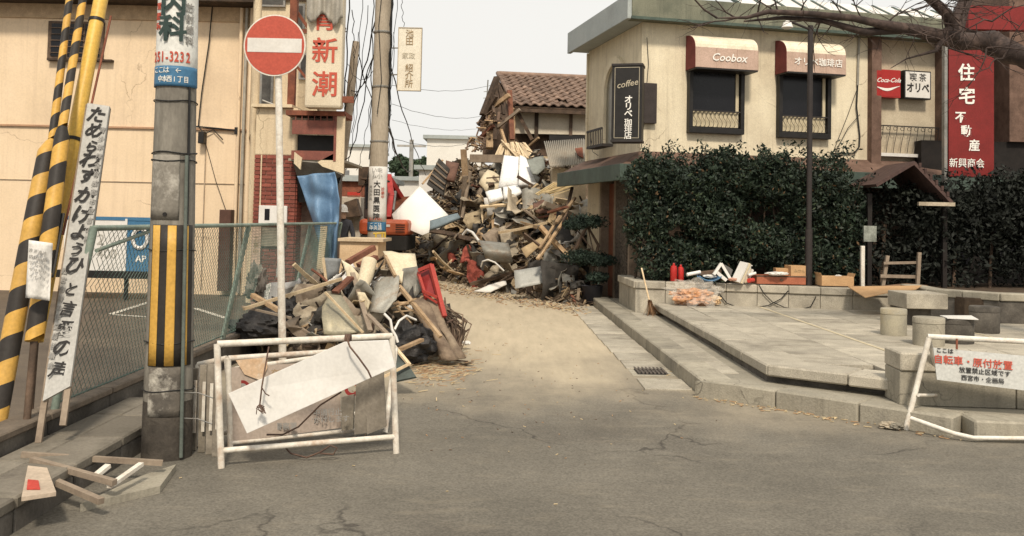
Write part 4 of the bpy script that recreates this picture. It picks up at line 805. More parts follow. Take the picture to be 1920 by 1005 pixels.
# wires
grp = 'overhead wires hanging round the middle utility pole'
lab = 'thin black overhead wire hanging near the middle utility pole'
def sagw(a, b, sag, r=.009, n=14, lab_=lab):
    pts = [a.lerp(b, i/n)-Vector((0, 0, sag*4*(i/n)*(1-i/n)))+Vector((.02*math.sin(i*1.7), 0, .015*math.sin(i*2.3))) for i in range(n+1)]; wr(lab_, pts, r, name='overhead_wire', cat='wire', grp=grp)
for (x0_, y0_, d0, x1_, y1_, d1, sg, rr) in ((716, -20, 17, 652, 225, 24, .3, .014), (726, -10, 17, 690, 340, 17.5, .1, .012), (735, -10, 16.8, 728, 240, 17, .05, .018), (728, 240, 17, 770, 320, 40, .3, .02),
    (700, -10, 16.9, 694, 300, 17, .05, .01), (655, -10, 20, 640, 330, 21, .1, .015), (638, 190, 21, 720, 40, 17, .5, .01), (668, 90, 21, 735, 215, 30, .6, .012), (648, 150, 22, 726, 10, 17, .8, .01),
    (730, 200, 17, 703, 330, 17, .06, .008), (664, 110, 21, 662, 20, 16, .1, .008), (757, 50, 16.6, 750, -30, 17, 0, .006), (735, 160, 30, 925, 158, 45, .25, .008), (735, 195, 30, 915, 215, 45, .3, .008),
    (735, 260, 30, 898, 262, 50, .3, .009), (640, 330, 22, 655, 300, 22, .05, .01), (640, 300, 20, 690, 140, 17, .5, .01), (708, 300, 17, 672, 362, 20, .05, .01), (650, 60, 18, 640, 5, 14.8, .1, .012), (745, -10, 17.2, 722, 330, 17.4, .1, .006), (738, 60, 17, 727, 300, 17.2, .1, .005), (690, 10, 17, 655, 300, 20, .3, .007), (680, -10, 18, 660, 250, 20, .25, .007), (672, 60, 19, 640, 240, 20, .2, .006), (700, 160, 17, 670, 320, 19, .15, .006), (730, 120, 17, 800, 330, 36, .2, .012), (726, 180, 17, 745, 300, 30, .3, .01), (735, 225, 30, 900, 240, 45, .2, .006), (652, 120, 20, 725, 80, 17, .5, .006), (648, 225, 21, 640, 60, 18, .1, .006), (735, -15, 17, 1100, -80, 30, .3, .006)):
    mxp, myp = (x0_+x1_)/2, (y0_+y1_)/2
    sagw(P(x0_, y0_, d0), P(x1_, y1_, d1), sg, rr, lab_='thin black wire %s the middle utility pole, %s' % ('just left of' if mxp < 690 else 'crossing' if mxp < 722 else 'just right of' if mxp < 760 else 'far right of', 'high up' if myp < 70 else 'about halfway up' if myp < 160 else 'low down'))
# ================================================= NEAR LEFT POLE
np_ = thing('near_utility_pole', 'near concrete utility pole with yellow and black stripe sheet and clinic banner', 'utility pole', loc=(0, 0, 0)) if False else None
nb_ = P(312, 868, 6.05); ntop = P(335, -60, 6.05)
npole = thing('utility_pole', 'thick near concrete utility pole wearing a yellow and black striped sheet and clinic banner', 'utility pole', loc=(nb_.x, 6.05, 0))
zt_ = P(333, 30, 6.05).z; xt_ = P(334, 30, 6.05).x
def nax(z): return Vector((nb_.x+(xt_-nb_.x)*z/zt_, 6.05, z))
nr = lambda z: .155-.0125*z
MB().tube([nax(z) for z in (.36, .6, 1.2, 2, 3, 4.2)], [nr(z) for z in (.36, .6, 1.2, 2, 3, 4.2)], 32).build('pole', pole_conc, npole, smooth=50)
MB().tube([nax(z) for z in (-.02, .2, .36)], [nr(z)+.0008 for z in (0, .2, .36)], 32).build('pole_foot', M('grimy_pole_foot', (.085, .072, .058), (.04, .034, .028), scale=5, bump=.4, stain=(.14, .125, .1), samt=.6, sscale=3), npole, smooth=50)
Z = lambda py: P(325, py, 5.9).z
clinic = M('clinic_banner', (.70, .70, .66), (.62, .62, .58), scale=2, rough=.5, bump=.02, stain=(.5, .48, .42), samt=.3)
rr_ = lambda z: nr(z)+.006
wrap(npole, nax, Z(158), 3.6, rr_, -1.75, 1.7, clinic, 'banner', 30); wrap(npole, nax, Z(160), Z(122), lambda z: nr(z)+.009, -1.6, 1.55, bl, 'blue_band', 30)
def ct(txt, py, ang, size, mat, **k):
    z = Z(py); return curve_text(npole, txt, z, ang, size, mat, nax, nr(z)+.0115, **k)
ct('内', 8, .12, .17, M('green_black_ink', (.04, .065, .06)), bold=.035); ct('科', 55, .12, .175, MATS['green_black_ink'], bold=.03)
for i, ch in enumerate('・放射線科'): ct(ch, -10+i*21, .93, .062, ink_grey, bold=.01)
for i, ch in enumerate('胃腸科'): ct(ch, 10+i*19, -.72, .05, ink_red, bold=.02)
for i, ch in enumerate('251-3232'): ct(ch, 106, math.asin((-.118+i*.033)/.148), .092, ink_red, bold=.02, sx=.62)
for i, ch in enumerate('ここは ←'): ct(ch, 131, math.asin((-.10+i*.04)/.148), .045, ink_white)
for i, ch in enumerate('中本西1丁目'): ct(ch, 148, math.asin((-.065+i*.034)/.148), .045, ink_white, bold=.006, sx=.8)
# striped sheet
z1, z0 = Z(423), Z(687); yel = M('yellow_stripe', (.60, .35, .075), (.52, .30, .06), scale=6, rough=.5, stain=(.35, .22, .08), samt=.4); blk = M('black_stripe', (.035, .03, .026), rough=.6)
aa = -.55; seg = [(.37, 'y'), (.33, 'k'), (.36, 'y'), (.30, 'k'), (.25, 'y')]
wrap(npole, nax, z0-.004, z1+.004, lambda z: nr(z)+.005, -.62, 1.35, blk, 'stripe_sheet', 30)
for w_, c in seg:
    if c == 'y': wrap(npole, nax, z0, z1, lambda z: nr(z)+.0095, aa, aa+w_, yel, 'yellow_stripe', 8)
    aa += w_
for py in (187, 285, 300, 470, 645, 735): z = Z(py); MB().tube([nax(z)+Vector((math.sin(t)*(nr(z)+.008), -math.cos(t)*(nr(z)+.008), .006*math.sin(t*3+py))) for t in [i*.33 for i in range(20)]], .004, 5).build('wire_band', cable, npole, smooth=60)
MB().tube([nax(Z(py))+Vector(((nr(Z(py))+.015)*math.sin(.95), -(nr(Z(py))+.015)*math.cos(.95), 0)) for py in (160, 200, 260, 300, 420)], .008, 6).build('side_cable', cable, npole, smooth=60)
MB().tube([nax(Z(py))+Vector(((nr(Z(py))+.02)*math.sin(.85), -(nr(Z(py))+.02)*math.cos(.85), 0)) for py in (290, 420, 690, 780, 860)], .012, 8).build('conduit', M('green_grey_conduit', (.13, .15, .13)), npole, smooth=60)
old = M('torn_poster', (.16, .14, .115), (.09, .08, .068), scale=6, stain=(.66, .62, .53), samt=1, sscale=3.2, bump=.3)
wrap(npole, nax, Z(783), Z(690), lambda z: nr(z)+.003, -.55, .85, old, 'torn_poster', 20); wrap(npole, nax, Z(412), Z(290), lambda z: nr(z)+.003, -.9, .6, M('paste_residue', (.25, .23, .195), (.17, .155, .13), scale=5, stain=(.52, .49, .43), samt=.9, sscale=4.5), 'paste_residue', 20)
q = nax(Z(402)); MB().lathe([(.001, 0), (.012, .002), (.012, .008), (.001, .01)], (0, 0, 0), 10) ; MB().tube([q+Vector((.0, -nr(q.z)-.0, 0)), q+Vector((0, -nr(q.z)-.015, 0))], .013, 10).build('bolt', black, npole)
# ================================================= GUY WIRES WITH STRIPED COVERS, yellow pipe, leaning board
def striped(name, label, pts, rs, per, tw, phase=0):
    t = thing(name, label, 'guy wire cover', loc=pts[-1])
    L = [0]
    for a_, b_ in zip(pts[:-1], pts[1:]): L.append(L[-1]+(b_-a_).length)
    n = int(L[-1]/(per/2)*12); ring = []; N = 24; m = MB(); per = L[-1]/n*24
    def at(s):
        for i in range(len(L)-1):
            if s <= L[i+1]+1e-6: f = (s-L[i])/(L[i+1]-L[i]); return pts[i].lerp(pts[i+1], f), rs[i]+(rs[i+1]-rs[i])*f
        return pts[-1], rs[-1]
    d0 = (pts[-1]-pts[0]).normalized(); a_ = d0.cross(Vector((0, 1, 0))).normalized(); b_ = d0.cross(a_)
    for i in range(n+1):
        for k in range(N):
            th = 2*math.pi*k/N; sh = -per*2*tw*(abs((k/N+0) % 1-.5)-.25); c, r_ = at(min(L[-1], max(0, L[-1]*i/n+sh))); m.v.append(c+(a_*math.cos(th)+b_*math.sin(th))*r_)
    for i in range(n):
        for k in range(N):
            m.f.append([i*N+k, i*N+(k+1) % N, (i+1)*N+(k+1) % N, (i+1)*N+k])
            sgn = ((i+.5)/24 + phase) % 1; m.mi.append(0 if sgn < .5 else 1)
    m.build('striped_tube', [yel, blk], t, smooth=50); return t
DG = 6.3
striped('guy_wire_cover', 'leftmost guy wire cover, thin striped tube running up into a fat yellow and black sleeve', [P(134, -60, 6.9), P(130, 0, DG+.45), P(98, 262, 6.25)], [.024, .025, .027], .24, .32)
striped('guy_wire_cover', 'second thin yellow and black striped tube between the leftmost one and the plain yellow pipe', [P(160, -60, 6.9), P(155, 0, DG+.45), P(117, 240, 6.2)], [.026, .027, .029], .24, .32, .4)
striped('guy_sleeve', 'fat yellow and black striped sleeve at the far left edge above the paper note', [P(97, 262, 6.24), P(88, 284, 6.2), P(60, 430, 6.0), P(-12, 815, 5.7)], [.028, .056, .059, .062], .30, .32, .1)
striped('guy_sleeve', 'fat yellow and black striped sleeve directly left of the leaning white board', [P(117, 238, 6.2), P(116, 258, 6.18), P(98, 400, 6.0), P(64, 640, 5.8)], [.03, .048, .051, .054], .30, .32, .55)
yp = thing('yellow_pipe', 'plain yellow guy wire pipe leaning beside the striped tubes', 'pipe', loc=P(110, 420, 6.25))
MB().tube([P(200, -60, 6.9), P(189, 0, 6.75), P(138, 262, 6.45), P(100, 460, 6.2), P(66, 640, 6.0)], [.049]*5, 18).build('pipe', M('plain_yellow', (.66, .42, .08), (.58, .36, .07), scale=4, rough=.45, stain=(.4, .26, .1), samt=.3), yp, smooth=50)
for a in ((186, 39), (137, 262)): c = P(181, 39, 6.705) if a[1] < 100 else P(138, 262, 6.45); dd_ = (P(189, 0, 6.75)-P(138, 262, 6.45)).normalized(); MB().tube([c-dd_*.012, c+dd_*.012], .055, 18).build('clamp', black, yp, smooth=50)
ax, bxx = P(208, 30, 6.7), P(118, 440, 6.1); MB().tube([ax, bxx], .008, 6).build('guy_cable', rust, yp, smooth=50)
for nm_, a_, b_ in (('anchor rod below the far left striped sleeve', P(-12, 815, 5.7), G(-20, 905)), ('anchor rod below the striped sleeve beside the leaning board', P(64, 640, 5.8), G(42, 878)), ('anchor rod below the plain yellow pipe', P(66, 640, 6.0), G(50, 850))):
    MB().tube([a_, b_], .022, 10).build('anchor_rod', wood_dark, label='dark '+nm_, cat='rod', smooth=50)
# leaning board
lbd = thing('leaning_slogan_board', 'long white slogan board with brushed black Japanese writing leaning at the left', 'sign board', loc=P(105, 790, 5.75))
tl_, tr_, br_, bl_ = P(164, 193, 6.4), P(205, 199, 6.4), P(131, 724, 5.7), P(80, 752, 5.7)
bn_ = ((tr_-tl_).cross(bl_-tl_)).normalized()
if bn_.y > 0: bn_ = -bn_
bmat = M('board_face', (.47, .46, .43), (.40, .39, .36), scale=3, rough=.6, bump=.05, stain=(.26, .25, .22), samt=.5, sscale=3)
MB().slab([tl_, tr_, br_, bl_], .022, nrm=-bn_).build('board', bmat, lbd)
MB().beam(tl_-bn_*.03-Vector((.0, 0, .0)), bl_+(bl_-tl_)*.12-bn_*.03, .035, .03).build('back_batten', MATS['grey_timber'], lbd); MB().beam(tr_-bn_*.03+Vector((-.02, 0, 0)), br_+(br_-tr_)*.12-bn_*.03+Vector((-.02, 0, 0)), .035, .03).build('back_batten', MATS['grey_timber'], lbd)
MB().beam(P(117, 400, 6.05), P(96, 520, 5.9), .03, .012).build('black_tape', black, lbd)
def brd(u, v): return tl_.lerp(tr_, u).lerp(bl_.lerp(br_, u), v)
yd = (tl_-bl_).normalized(); xd = (tr_-tl_).normalized()
ws = 'ためらわずかけようひと言愛の声'
vpos = [.045, .105, .165, .215, .275, .345, .415, .475, .535, .59, .67, .735, .80, .86, .93]
for i, (ch, v) in enumerate(zip(ws, vpos)):
    text(lbd, ch, brd(.46, v)+bn_*.007, xd, yd, random.uniform(.118, .14)*(.78 if ch in 'らうと' else .82 if ch in '言愛声' else 1), ink, bold=.016, shear=.15)
for i, ch in enumerate('青少年健全育成都市宣言の街'): text(lbd, ch, brd(.86, .10+.034*i)+bn_*.007, xd, yd, .045, ink_grey, bold=.012)
for i, ch in enumerate('西宮市青少年愛護協議会'): text(lbd, ch, brd(.12, .60+.030*i)+bn_*.007, xd, yd, .042, ink_grey, bold=.012)
# paper note
pn_ = thing('paper_notice', 'crumpled white handwritten note taped to the striped sleeve at the left edge', 'notice', loc=P(75, 560, 5.7))
MB().grid(lambda u, v: P(52+45*u-6*v*1.0+2, 450+108*v+6*u, 5.72+.02*math.sin(u*7+v*3)), 10, 14).build('sheet', M('note_paper', (.72, .70, .66), (.66, .64, .60), bump=.1), pn_, solid=.002, smooth=40)
for i in range(6): text(pn_, '本日中片付ケ', P(59+6.2*i, 500, 5.685), (1, 0, -.05), (0.05, 0, 1), .001, ink_grey)
for i in range(4):
    for j, ch in enumerate('連絡下サイ'): text(pn_, ch, P(58+8.5*i, 470+12*j+i*2, 5.685), (1, 0, -.05), (.05, 0, 1), .026, ink_grey)
# ================================================= NO ENTRY SIGN
ne = thing('no_entry_sign', 'round red no-entry road sign with white bar on a white pole', 'road sign', loc=P(526, 712, 9.0))
D0 = 9.0; c = P(515, 85, D0); ft = P(528, 716, D0)
qm = P(525, 540, D0); MB().tube([(c.x+.01, D0+.05, c.z+.25), (qm.x, D0+.05, qm.z)], [.032, .035], 16).build('pole', white, ne, smooth=50)
MB().tube([(qm.x, D0+.05, qm.z), (ft.x, D0+.05, 0)], [.036, .037], 16).build('pole_foot', white_worn, ne, smooth=50)
rad = .30; n_ = 48; disc = lambda r_, y: [(c.x+r_*math.cos(2*math.pi*i/n_), y, c.z+r_*math.sin(2*math.pi*i/n_)) for i in range(n_)]
MB().slab(disc(rad, D0), .012, nrm=Vector((0, 1, 0))).build('disc', white, ne)
nered = M('sign_red', (.46, .085, .055), (.43, .08, .05), scale=2, rough=.5, bump=.02)
MB().slab(disc(rad-.013, D0-.003), .003, nrm=Vector((0, 1, 0))).build('red_face', nered, ne)
MB().box(c.x-.262, c.x+.262, D0-.006, D0-.003, c.z-.068, c.z+.068).build('white_bar', offwhite, ne)
MB().box(c.x-.05, c.x+.07, D0+.012, D0+.10, c.z-.12, c.z-.08).build('bracket', steel, ne); MB().box(c.x-.05, c.x+.07, D0+.012, D0+.10, c.z+.08, c.z+.12).build('bracket', steel, ne)
# ================================================= FRONT BARRICADES
def barricade(label, TL, TR, BL, BR, r, mat, barf=.86, name='barricade', group=None, mid=None):
    t = thing(name, label, 'barricade', loc=BL, group=group)
    m = MB().tube([BL, TL], r, 12).build('leg', mat, t, smooth=50); MB().tube([BR, TR], r, 12).build('leg', mat, t, smooth=50)
    MB().tube([TL+(TL-TR).normalized()*.0, TR], r, 12).build('top_bar', mat, t, smooth=50)
    MB().tube([TL.lerp(BL, barf), TR.lerp(BR, barf)], r*.85, 12).build('bottom_bar', mat, t, smooth=50)
    return t
A = G(415, 878); B = G(743, 850)
fbar = barricade('front white tubular barricade with a white plank tied across it', P(407, 645, A.y+.05), P(735, 630, B.y+.05), A, B, .021, white_worn)
pf = M('pink_grey_panel', (.46, .38, .31), (.38, .31, .26), scale=3, rough=.6, stain=(.25, .18, .13), samt=.5, sscale=3)
A2_, B2_ = G(432, 842), G(722, 812)
b2 = barricade('second white barricade behind the front one, with faded notice panel', P(428, 672, A2_.y), P(742, 652, B2_.y+.3), A2_, B2_, .019, white_worn, barf=.93)
def onp(u, v, o=0): return P(428, 672, A2_.y).lerp(P(720, 660, B2_.y), u).lerp(A2_.lerp(B2_, u), v)+Vector((0, -.012-o, 0))
MB().slab([onp(.02, .10), onp(.70, .08), onp(.70, .88), onp(.02, .92)], .01).build('notice_panel', pf, b2)
def ring(u, v, r0, r1, mat, nm):
    c_ = onp(u, v, .004); m = MB(); n = 24
    for i in range(n):
        a0, a1 = 2*math.pi*i/n, 2*math.pi*(i+1)/n
        m.poly([c_+Vector((r0*math.cos(a0), 0, r0*math.sin(a0))), c_+Vector((r1*math.cos(a0), 0, r1*math.sin(a0))), c_+Vector((r1*math.cos(a1), 0, r1*math.sin(a1))), c_+Vector((r0*math.cos(a1), 0, r0*math.sin(a1)))])
    m.build(nm, mat, b2, solid=.002)
dr = M('dull_red', (.30, .04, .035)); ring(.085, .33, .030, .05, dr, 'red_ring'); ring(.085, .33, .0, .03, ink_grey, 'ring_centre'); ring(.78, .42, .03, .055, dr, 'red_ring')
text(b2, '駐車禁止 ・ 交通規制', onp(.22, .19, .004), (1, 0, .05), (0, 0, 1), .055, ink_brown, bold=.01)
text(b2, '西宮警察署', onp(.30, .80, .004), (1, 0, .05), (0, 0, 1), .05, ink_grey, bold=.01); text(b2, '道路工事中通行止\nご迷惑をおかけします', onp(.52, .72, .004), (1, 0, .07), (0, 0, 1), .05, ink_grey, bold=.01)
MB().slab([onp(.05, .02, .01), onp(.24, .0, .01), onp(.24, .12, .012), onp(.2, .26, .015), onp(.10, .18, .012)], .006).build('torn_poster', M('orange_poster', (.62, .45, .30), (.52, .34, .2), stain=(.7, .66, .58), samt=.8, sscale=8), b2)
A3, B3 = G(445, 830), G(712, 806)
b3 = barricade('third white barricade pushed behind the notice panel', P(440, 692, A3.y+.25), P(700, 655, B3.y+.6), A3+Vector((0, .25, 0)), B3+Vector((0, .3, 0)), .017, white_worn)
# tied plank
pz = [P(428, 738, 5.72), P(646, 641, 5.86), P(728, 638, 5.92), P(741, 688, 5.92), P(463, 813, 5.72)]
MB().slab(pz, .018, nrm=Vector((0, 1, 0))).build('white_plank', offwhite, label='wide white board tied slantwise across the front barricade', cat='board', bevel=.002)
rope = M('brown_rope', (.16, .10, .07), (.08, .05, .04), bump=.3)
rp_ = thing('tying_rope', 'dark rope knotted round the top bar and hanging over the white board', 'rope', loc=P(650, 640, 5.8))
MB().tube([P(650, 633, 5.80), P(656, 650, 5.79), P(672, 670, 5.79), P(690, 695, 5.79), P(696, 708, 5.80)], .006, 6).build('strand', rope, rp_, smooth=60)
bx_ = P(652, 636, 5.9)
for k in range(5): MB().tube([Vector((bx_.x-.012+k*.007, 5.9+.03*math.cos(t), bx_.z+.03*math.sin(t))) for t in [i*.5 for i in range(14)]], .005, 5).build('knot_turn', rope, rp_, smooth=60)
r2 = thing('frayed_cord', 'frayed dark cord dangling over the left end of the white board', 'cord', loc=P(488, 760, 5.68))
MB().tube([P(504, 650, 5.75), P(497, 690, 5.68), P(491, 725, 5.68), P(487, 760, 5.68)], .005, 6).build('strand', rope, r2, smooth=60)
random.seed(4)
for k in range(12): MB().tube([P(487, 758, 5.68), P(487+random.uniform(-8, 10), 765+random.uniform(-4, 8), 5.67), P(487+random.uniform(-12, 14), 768+random.uniform(-6, 10), 5.67)], .003, 4).build('frayed_end', rope, r2)
MB().tube([P(490, 725, 5.68), P(498, 738, 5.68), P(505, 742, 5.68)], .004, 5).build('frayed_end', rope, r2)
for lab_, pts in (('dark wire looping under the barricade bottom bar', [(525, 828), (545, 850), (575, 858), (600, 848), (620, 835), (632, 840), (625, 852), (600, 850)]), ('thin cord sagging across the faded notice panel', [(640, 735), (600, 760), (560, 800), (530, 815), (500, 815)])):
    MB().tube([P(a_, b_, 6.0) for a_, b_ in pts], .006, 6).build('cord_loop', rope, label=lab_, cat='cord', smooth=60)
# bundle of grey stakes / folded barricade legs next to the pole
grey_b = M('grey_weathered_board', (.24, .21, .17), (.15, .13, .10), scale=5, stain=(.34, .30, .24), samt=.5, sscale=4, bump=.2, rnd=.2)
gg = 'folded grey barricade legs stacked beside the near pole'
for k, (px, top, bot) in enumerate(((366, 690, 842), (382, 684, 852), (396, 682, 858), (408, 690, 860))):
    a_, b_ = P(px, top, 6.25-.05*k), P(px-4, bot, 6.2-.05*k); a0 = Vector((b_.x, b_.y, 0))
    MB().beam(a0, a_, .045, .02, up=(0, 1, 0)).build('folded_leg', grey_b, label='%s folded grey barricade leg from the near striped pole' % ('first', 'second', 'third', 'fourth')[k], cat='barricade leg', group=gg, bevel=.003)
    q0, q1 = a0+Vector((.012, -.03, .12+.02*k)), a0+Vector((.012, -.03, .46))
    MB().beam(q0, q1, .02, .008, up=(0, 1, 0)).build('reflector_strip', white_worn, label='narrow white strip on the %s folded grey leg from the striped pole' % ('first', 'second', 'third', 'fourth')[k], cat='strip', group=gg+' with white strips')
for lab_, z_ in (('upper steel wire tying the folded grey legs', .42), ('lower steel wire tying the folded grey legs', .26)):
    MB().tube([Vector((P(350, 780, 6.0).x, 5.95, z_)), Vector((P(380, 780, 6.0).x, 5.90, z_+.01)), Vector((P(412, 780, 6).x, 5.85, z_-.01))], .004, 5).build('tie_wire', steel, label=lab_, cat='wire')
bt = barricade('white tube frame end sticking out between the pole and the front barricade', P(372, 684, 6.5), P(425, 672, 6.45), G(372, 838), G(440, 832), .02, white_worn)
# dark boards standing behind the right end
for lab_, q in (('dark weathered board upright behind the right end of the barricade', ((690, 690), (716, 640), (724, 800), (688, 815))), ('short dark board between the barricade bars', ((640, 745), (664, 740), (662, 805), (640, 808))), ('grey board with pale patch beside the barricade leg', ((668, 700), (690, 690), (688, 812), (664, 815)))):
    MB().slab([P(a_, b_, 6.6) for a_, b_ in q], .03).build('upright_board', grey_b, label=lab_, cat='board')
# lower-left corner clutter
lc = thing('collapsed_frame', 'broken pale frame with crossing battens lying at the lower left corner', 'frame', loc=P(150, 900, 4.9))
for p_, q_, w_ in (((40, 852, 5.3), (305, 868, 5.5), .03), ((60, 862, 5.2), (215, 905, 5.0), .035), ((50, 880, 5.1), (190, 940, 4.8), .035)): MB().beam(P(*p_), P(*q_), w_, .03).build('rail', MATS['grey_timber'], lc)
MB().beam(P(178, 893, 5.1), P(203, 873, 5.2), .035, .02).build('batten', white_worn, lc); MB().beam(P(205, 912, 5.0), P(265, 870, 5.3), .03, .02).build('batten', white_worn, lc)
MB().slab([G(52, 880, .17), G(88, 884, .17), G(105, 930, .17), G(40, 940, .17)], .02, nrm=UP).build('panel', M('pale_pink_panel', (.52, .42, .32)), lc); MB().slab([G(52, 900, .192), G(72, 902, .192), G(75, 918, .192), G(50, 918, .192)], .004, nrm=UP).build('red_mark', red_paint, lc)
MB().prism([(x, y) for x, y in ((G(265, 905).x, G(265, 905).y), (G(330, 883).x, G(330, 883).y), (G(300, 925).x, G(300, 925).y), (G(150, 960).x, G(150, 960).y))], .0, .04).build('concrete_slab', concrete, label='flat concrete slab lying on the ground in front of the near pole', cat='slab')
# ================================================= HEAPS
def plank(name, p, q, w, t, mat, label, cat='timber', group=None, up=(0, 0, 1)): return MB().beam(p, q, w, t, up=up).build(name, mat, label=label, cat=cat, group=group, bevel=0)
def sheet(name, pts, mat, label, cat='sheet', t=.012, group=None, bend=.0):
    """irregular sheet: a fan of pixel corners with their own distances, subdivided and dented"""
    pts = [P(*p) for p in pts]; c_ = sum(pts, Vector())/len(pts); bm = bmesh.new(); vs = [bm.verts.new(p) for p in pts]
    bm.faces.new(vs); bmesh.ops.triangulate(bm, faces=bm.faces[:]); bmesh.ops.subdivide_edges(bm, edges=bm.edges[:], cuts=3, use_grid_fill=True)
    n = sum(((pts[i]-c_).cross(pts[(i+1) % len(pts)]-c_) for i in range(len(pts))), Vector()).normalized(); sc = max((p-c_).length for p in pts)
    sd = Vector((c_.x*3, c_.z*5, 2))
    for v in bm.verts:
        if bend: v.co += n*(noise.noise(v.co*(1.6/sc)+sd)*bend*sc + noise.noise(v.co*(5/sc)+sd)*bend*.3*sc)
    m = MB(); m.v = [v.co.copy() for v in bm.verts]; bm.verts.index_update(); m.f = [[v.index for v in f.verts] for f in bm.faces]; m.mi = [0]*len(m.f); bm.free()
    return m.build(name, mat, label=label, cat=cat, group=group, solid=t, smooth=25)
YF = [(-3.4, 25.5), (-2.6, 24.5), (-1.67, 23.4), (-.06, 20.2), (.8, 18.3), (1.35, 17.0)]
def yfront(x): return np.interp(x, [a[0] for a in YF], [a[1] for a in YF])
def Hbig(x, y):
    t = (y-yfront(x))/4.6
    if t <= 0 or x < -3.3: return 0
    f = min(1, max(0, (x+3.3)/.9))*min(1, max(0, (1.5 if y < 19.6 else 3.4)-x+.0)/.25)
    cap = 2.9 if x < .6 or y > 23.5 else max(1.9, 3.05-(x-.6)*2.2)
    return max(0, min(1, t)**.85*cap*f*f*(3-2*f)*(1+.14*noise.noise(Vector((x*1.1, y*1.1, 3)))))
def Hfr(x, y):
    u = (x+1.78)/1.2; v = (y-11.6)/1.9; r_ = u*u+v*v
    return 0 if r_ >= 1 else .80*(1-r_)**.7*(1+.2*noise.noise(Vector((x*2, y*2, 7))))
def hit(px, py, Hf, d0, d1):
    D = d0
    while D < d1:
        q = P(px, py, D)
        if q.z < max(.02, Hf(q.x, q.y)): return D
        D += .08
    return d1
rub_m = [wood_tan, plaster, wood_dark, steel, wood_pale, M('earth_rubble', (.24, .18, .125), (.12, .09, .06), scale=5, bump=.8, bscale=25, bdist=.03)]
def rubble(name, Hf, xs, ys, nx, ny, ncl, szr, root_label, seedv, cat, dark):
    random.seed(seedv); m = MB()
    nu, nv = nx, ny
    def f(u, v): x = xs[0]+(xs[1]-xs[0])*u; y = ys[0]+(ys[1]-ys[0])*v; return Vector((x, y, Hf(x, y)*.93-.03+.05*noise.noise(Vector((x*5, y*5, 0)))*(1 if Hf(x, y) > .05 else 0)))
    m.grid(f, nu, nv, 5)
    k = 0
    while k < ncl:
        x = random.uniform(*xs); y = random.uniform(*ys); h = Hf(x, y)
        if h < .02 and random.random() > .02: continue
        if h <= 0 and not (0 < (yfront(x) if cat == 'big' else y)-y+.5 < .9): continue
        k += 1; z = h+random.uniform(-.05, .06)
        d = Vector((random.gauss(0, 1), random.gauss(0, .8), random.gauss(0, .55))).normalized(); c_ = Vector((x, y, max(.015, z))); typ = random.random()
        if typ < .55: L_ = random.uniform(.15, .6)*szr; m.beam(c_-d*L_/2, c_+d*L_/2, random.uniform(.02, .07)*szr, random.uniform(.01, .03)*szr, random.choice((0, 0, 4, 2, 2, 2, 2, 5, 5)))  # dark pieces weighted up, standing in for shaded gaps in the heap
        elif typ < .8:
            a_ = random.uniform(.06, .22)*szr; e1 = d; e2 = d.cross(Vector((random.gauss(0, 1), random.gauss(0, 1), random.gauss(0, 1)))).normalized()
            m.slab([c_-e1*a_-e2*a_*.7, c_+e1*a_*.8-e2*a_*.6, c_+e1*a_+e2*a_*.5, c_-e1*a_*.7+e2*a_*.8], .012, random.choice((1, 3, 2, 4, 5)))
        else:
            a_ = random.uniform(.03, .09)*szr; pts = [c_+Vector((random.uniform(-1, 1), random.uniform(-1, 1), random.uniform(-.8, .8)))*a_ for _ in range(4)]
            m.slab(pts, a_*.8, random.choice((1, 5, 1)))
    return m.build(name, rub_m, kind='stuff')
rubble('rubble', Hbig, (-3.4, 3.3), (16.6, 28), 90, 140, 7500, .85, '', 21, 'big', 0)
rubble('litter', Hfr, (-3.0, -.4), (9.4, 13.7), 60, 80, 1500, .6, '', 22, 'fr', 0)
# random individual pieces on both heaps (they share mesh data)
def stick_mesh(L_, w_, t_, mat, seed):
    random.seed(seed); m = MB(); n = 5; pts = [Vector((-L_/2+L_*i/n, random.gauss(0, .012), random.gauss(0, .008))) for i in range(n+1)]
    for a_, b_ in zip(pts[:-1], pts[1:]): m.beam(a_, b_, w_*random.uniform(.85, 1.05), t_)
    me = bpy.data.meshes.new('timber'); me.from_pydata([tuple(v) for v in m.v], [], m.f); me.materials.append(mat); return me
def sheet_mesh(a_, b_, mat, seed, bend=.35):
    random.seed(seed); ox = random.uniform(0, 50); n = 7; m = MB(); cutc = random.random()
    m.grid(lambda u, v: ((u-.5)*a_*(1-.25*v*cutc)+.03*noise.noise(Vector((v*6, ox, 0))), (v-.5)*b_+.03*noise.noise(Vector((u*6, ox, 5))), bend*a_*(noise.noise(Vector((u*1.6+ox, v*1.6, 0)))+.3*noise.noise(Vector((u*5+ox, v*5, 0))))), n, n)
    v0 = len(m.v); base = list(m.v); fs = list(m.f); me = bpy.data.meshes.new('sheet'); me.from_pydata([tuple(v) for v in m.v], [], m.f); me.materials.append(mat)
    me.polygons.foreach_set('use_smooth', [True]*len(me.polygons)); me.set_sharp_from_angle(angle=R(28)); return me
pal_s = [(wood_tan, 5), (wood_pale, 3), (wood_dark, 4), (wood_red, 2), (MATS['grey_timber'], 3)]
sticks = [stick_mesh(random.uniform(.9, 1.9), random.uniform(.05, .11), random.uniform(.025, .06), m_, i*7+j) for i, (m_, w_) in enumerate(pal_s) for j in range(w_)]
corr = M('grey_tin', (.34, .33, .29), (.22, .21, .18), scale=4, rough=.55, metal=.2, stain=(.22, .14, .08), samt=.6, sscale=5, rnd=.2)
darkt = M('dark_felt', (.06, .055, .05), (.03, .028, .025), scale=4, rnd=.3, bump=.3)
redc = M('red_cloth', (.34, .085, .06), (.16, .04, .03), scale=9, rnd=.15, bump=.3)
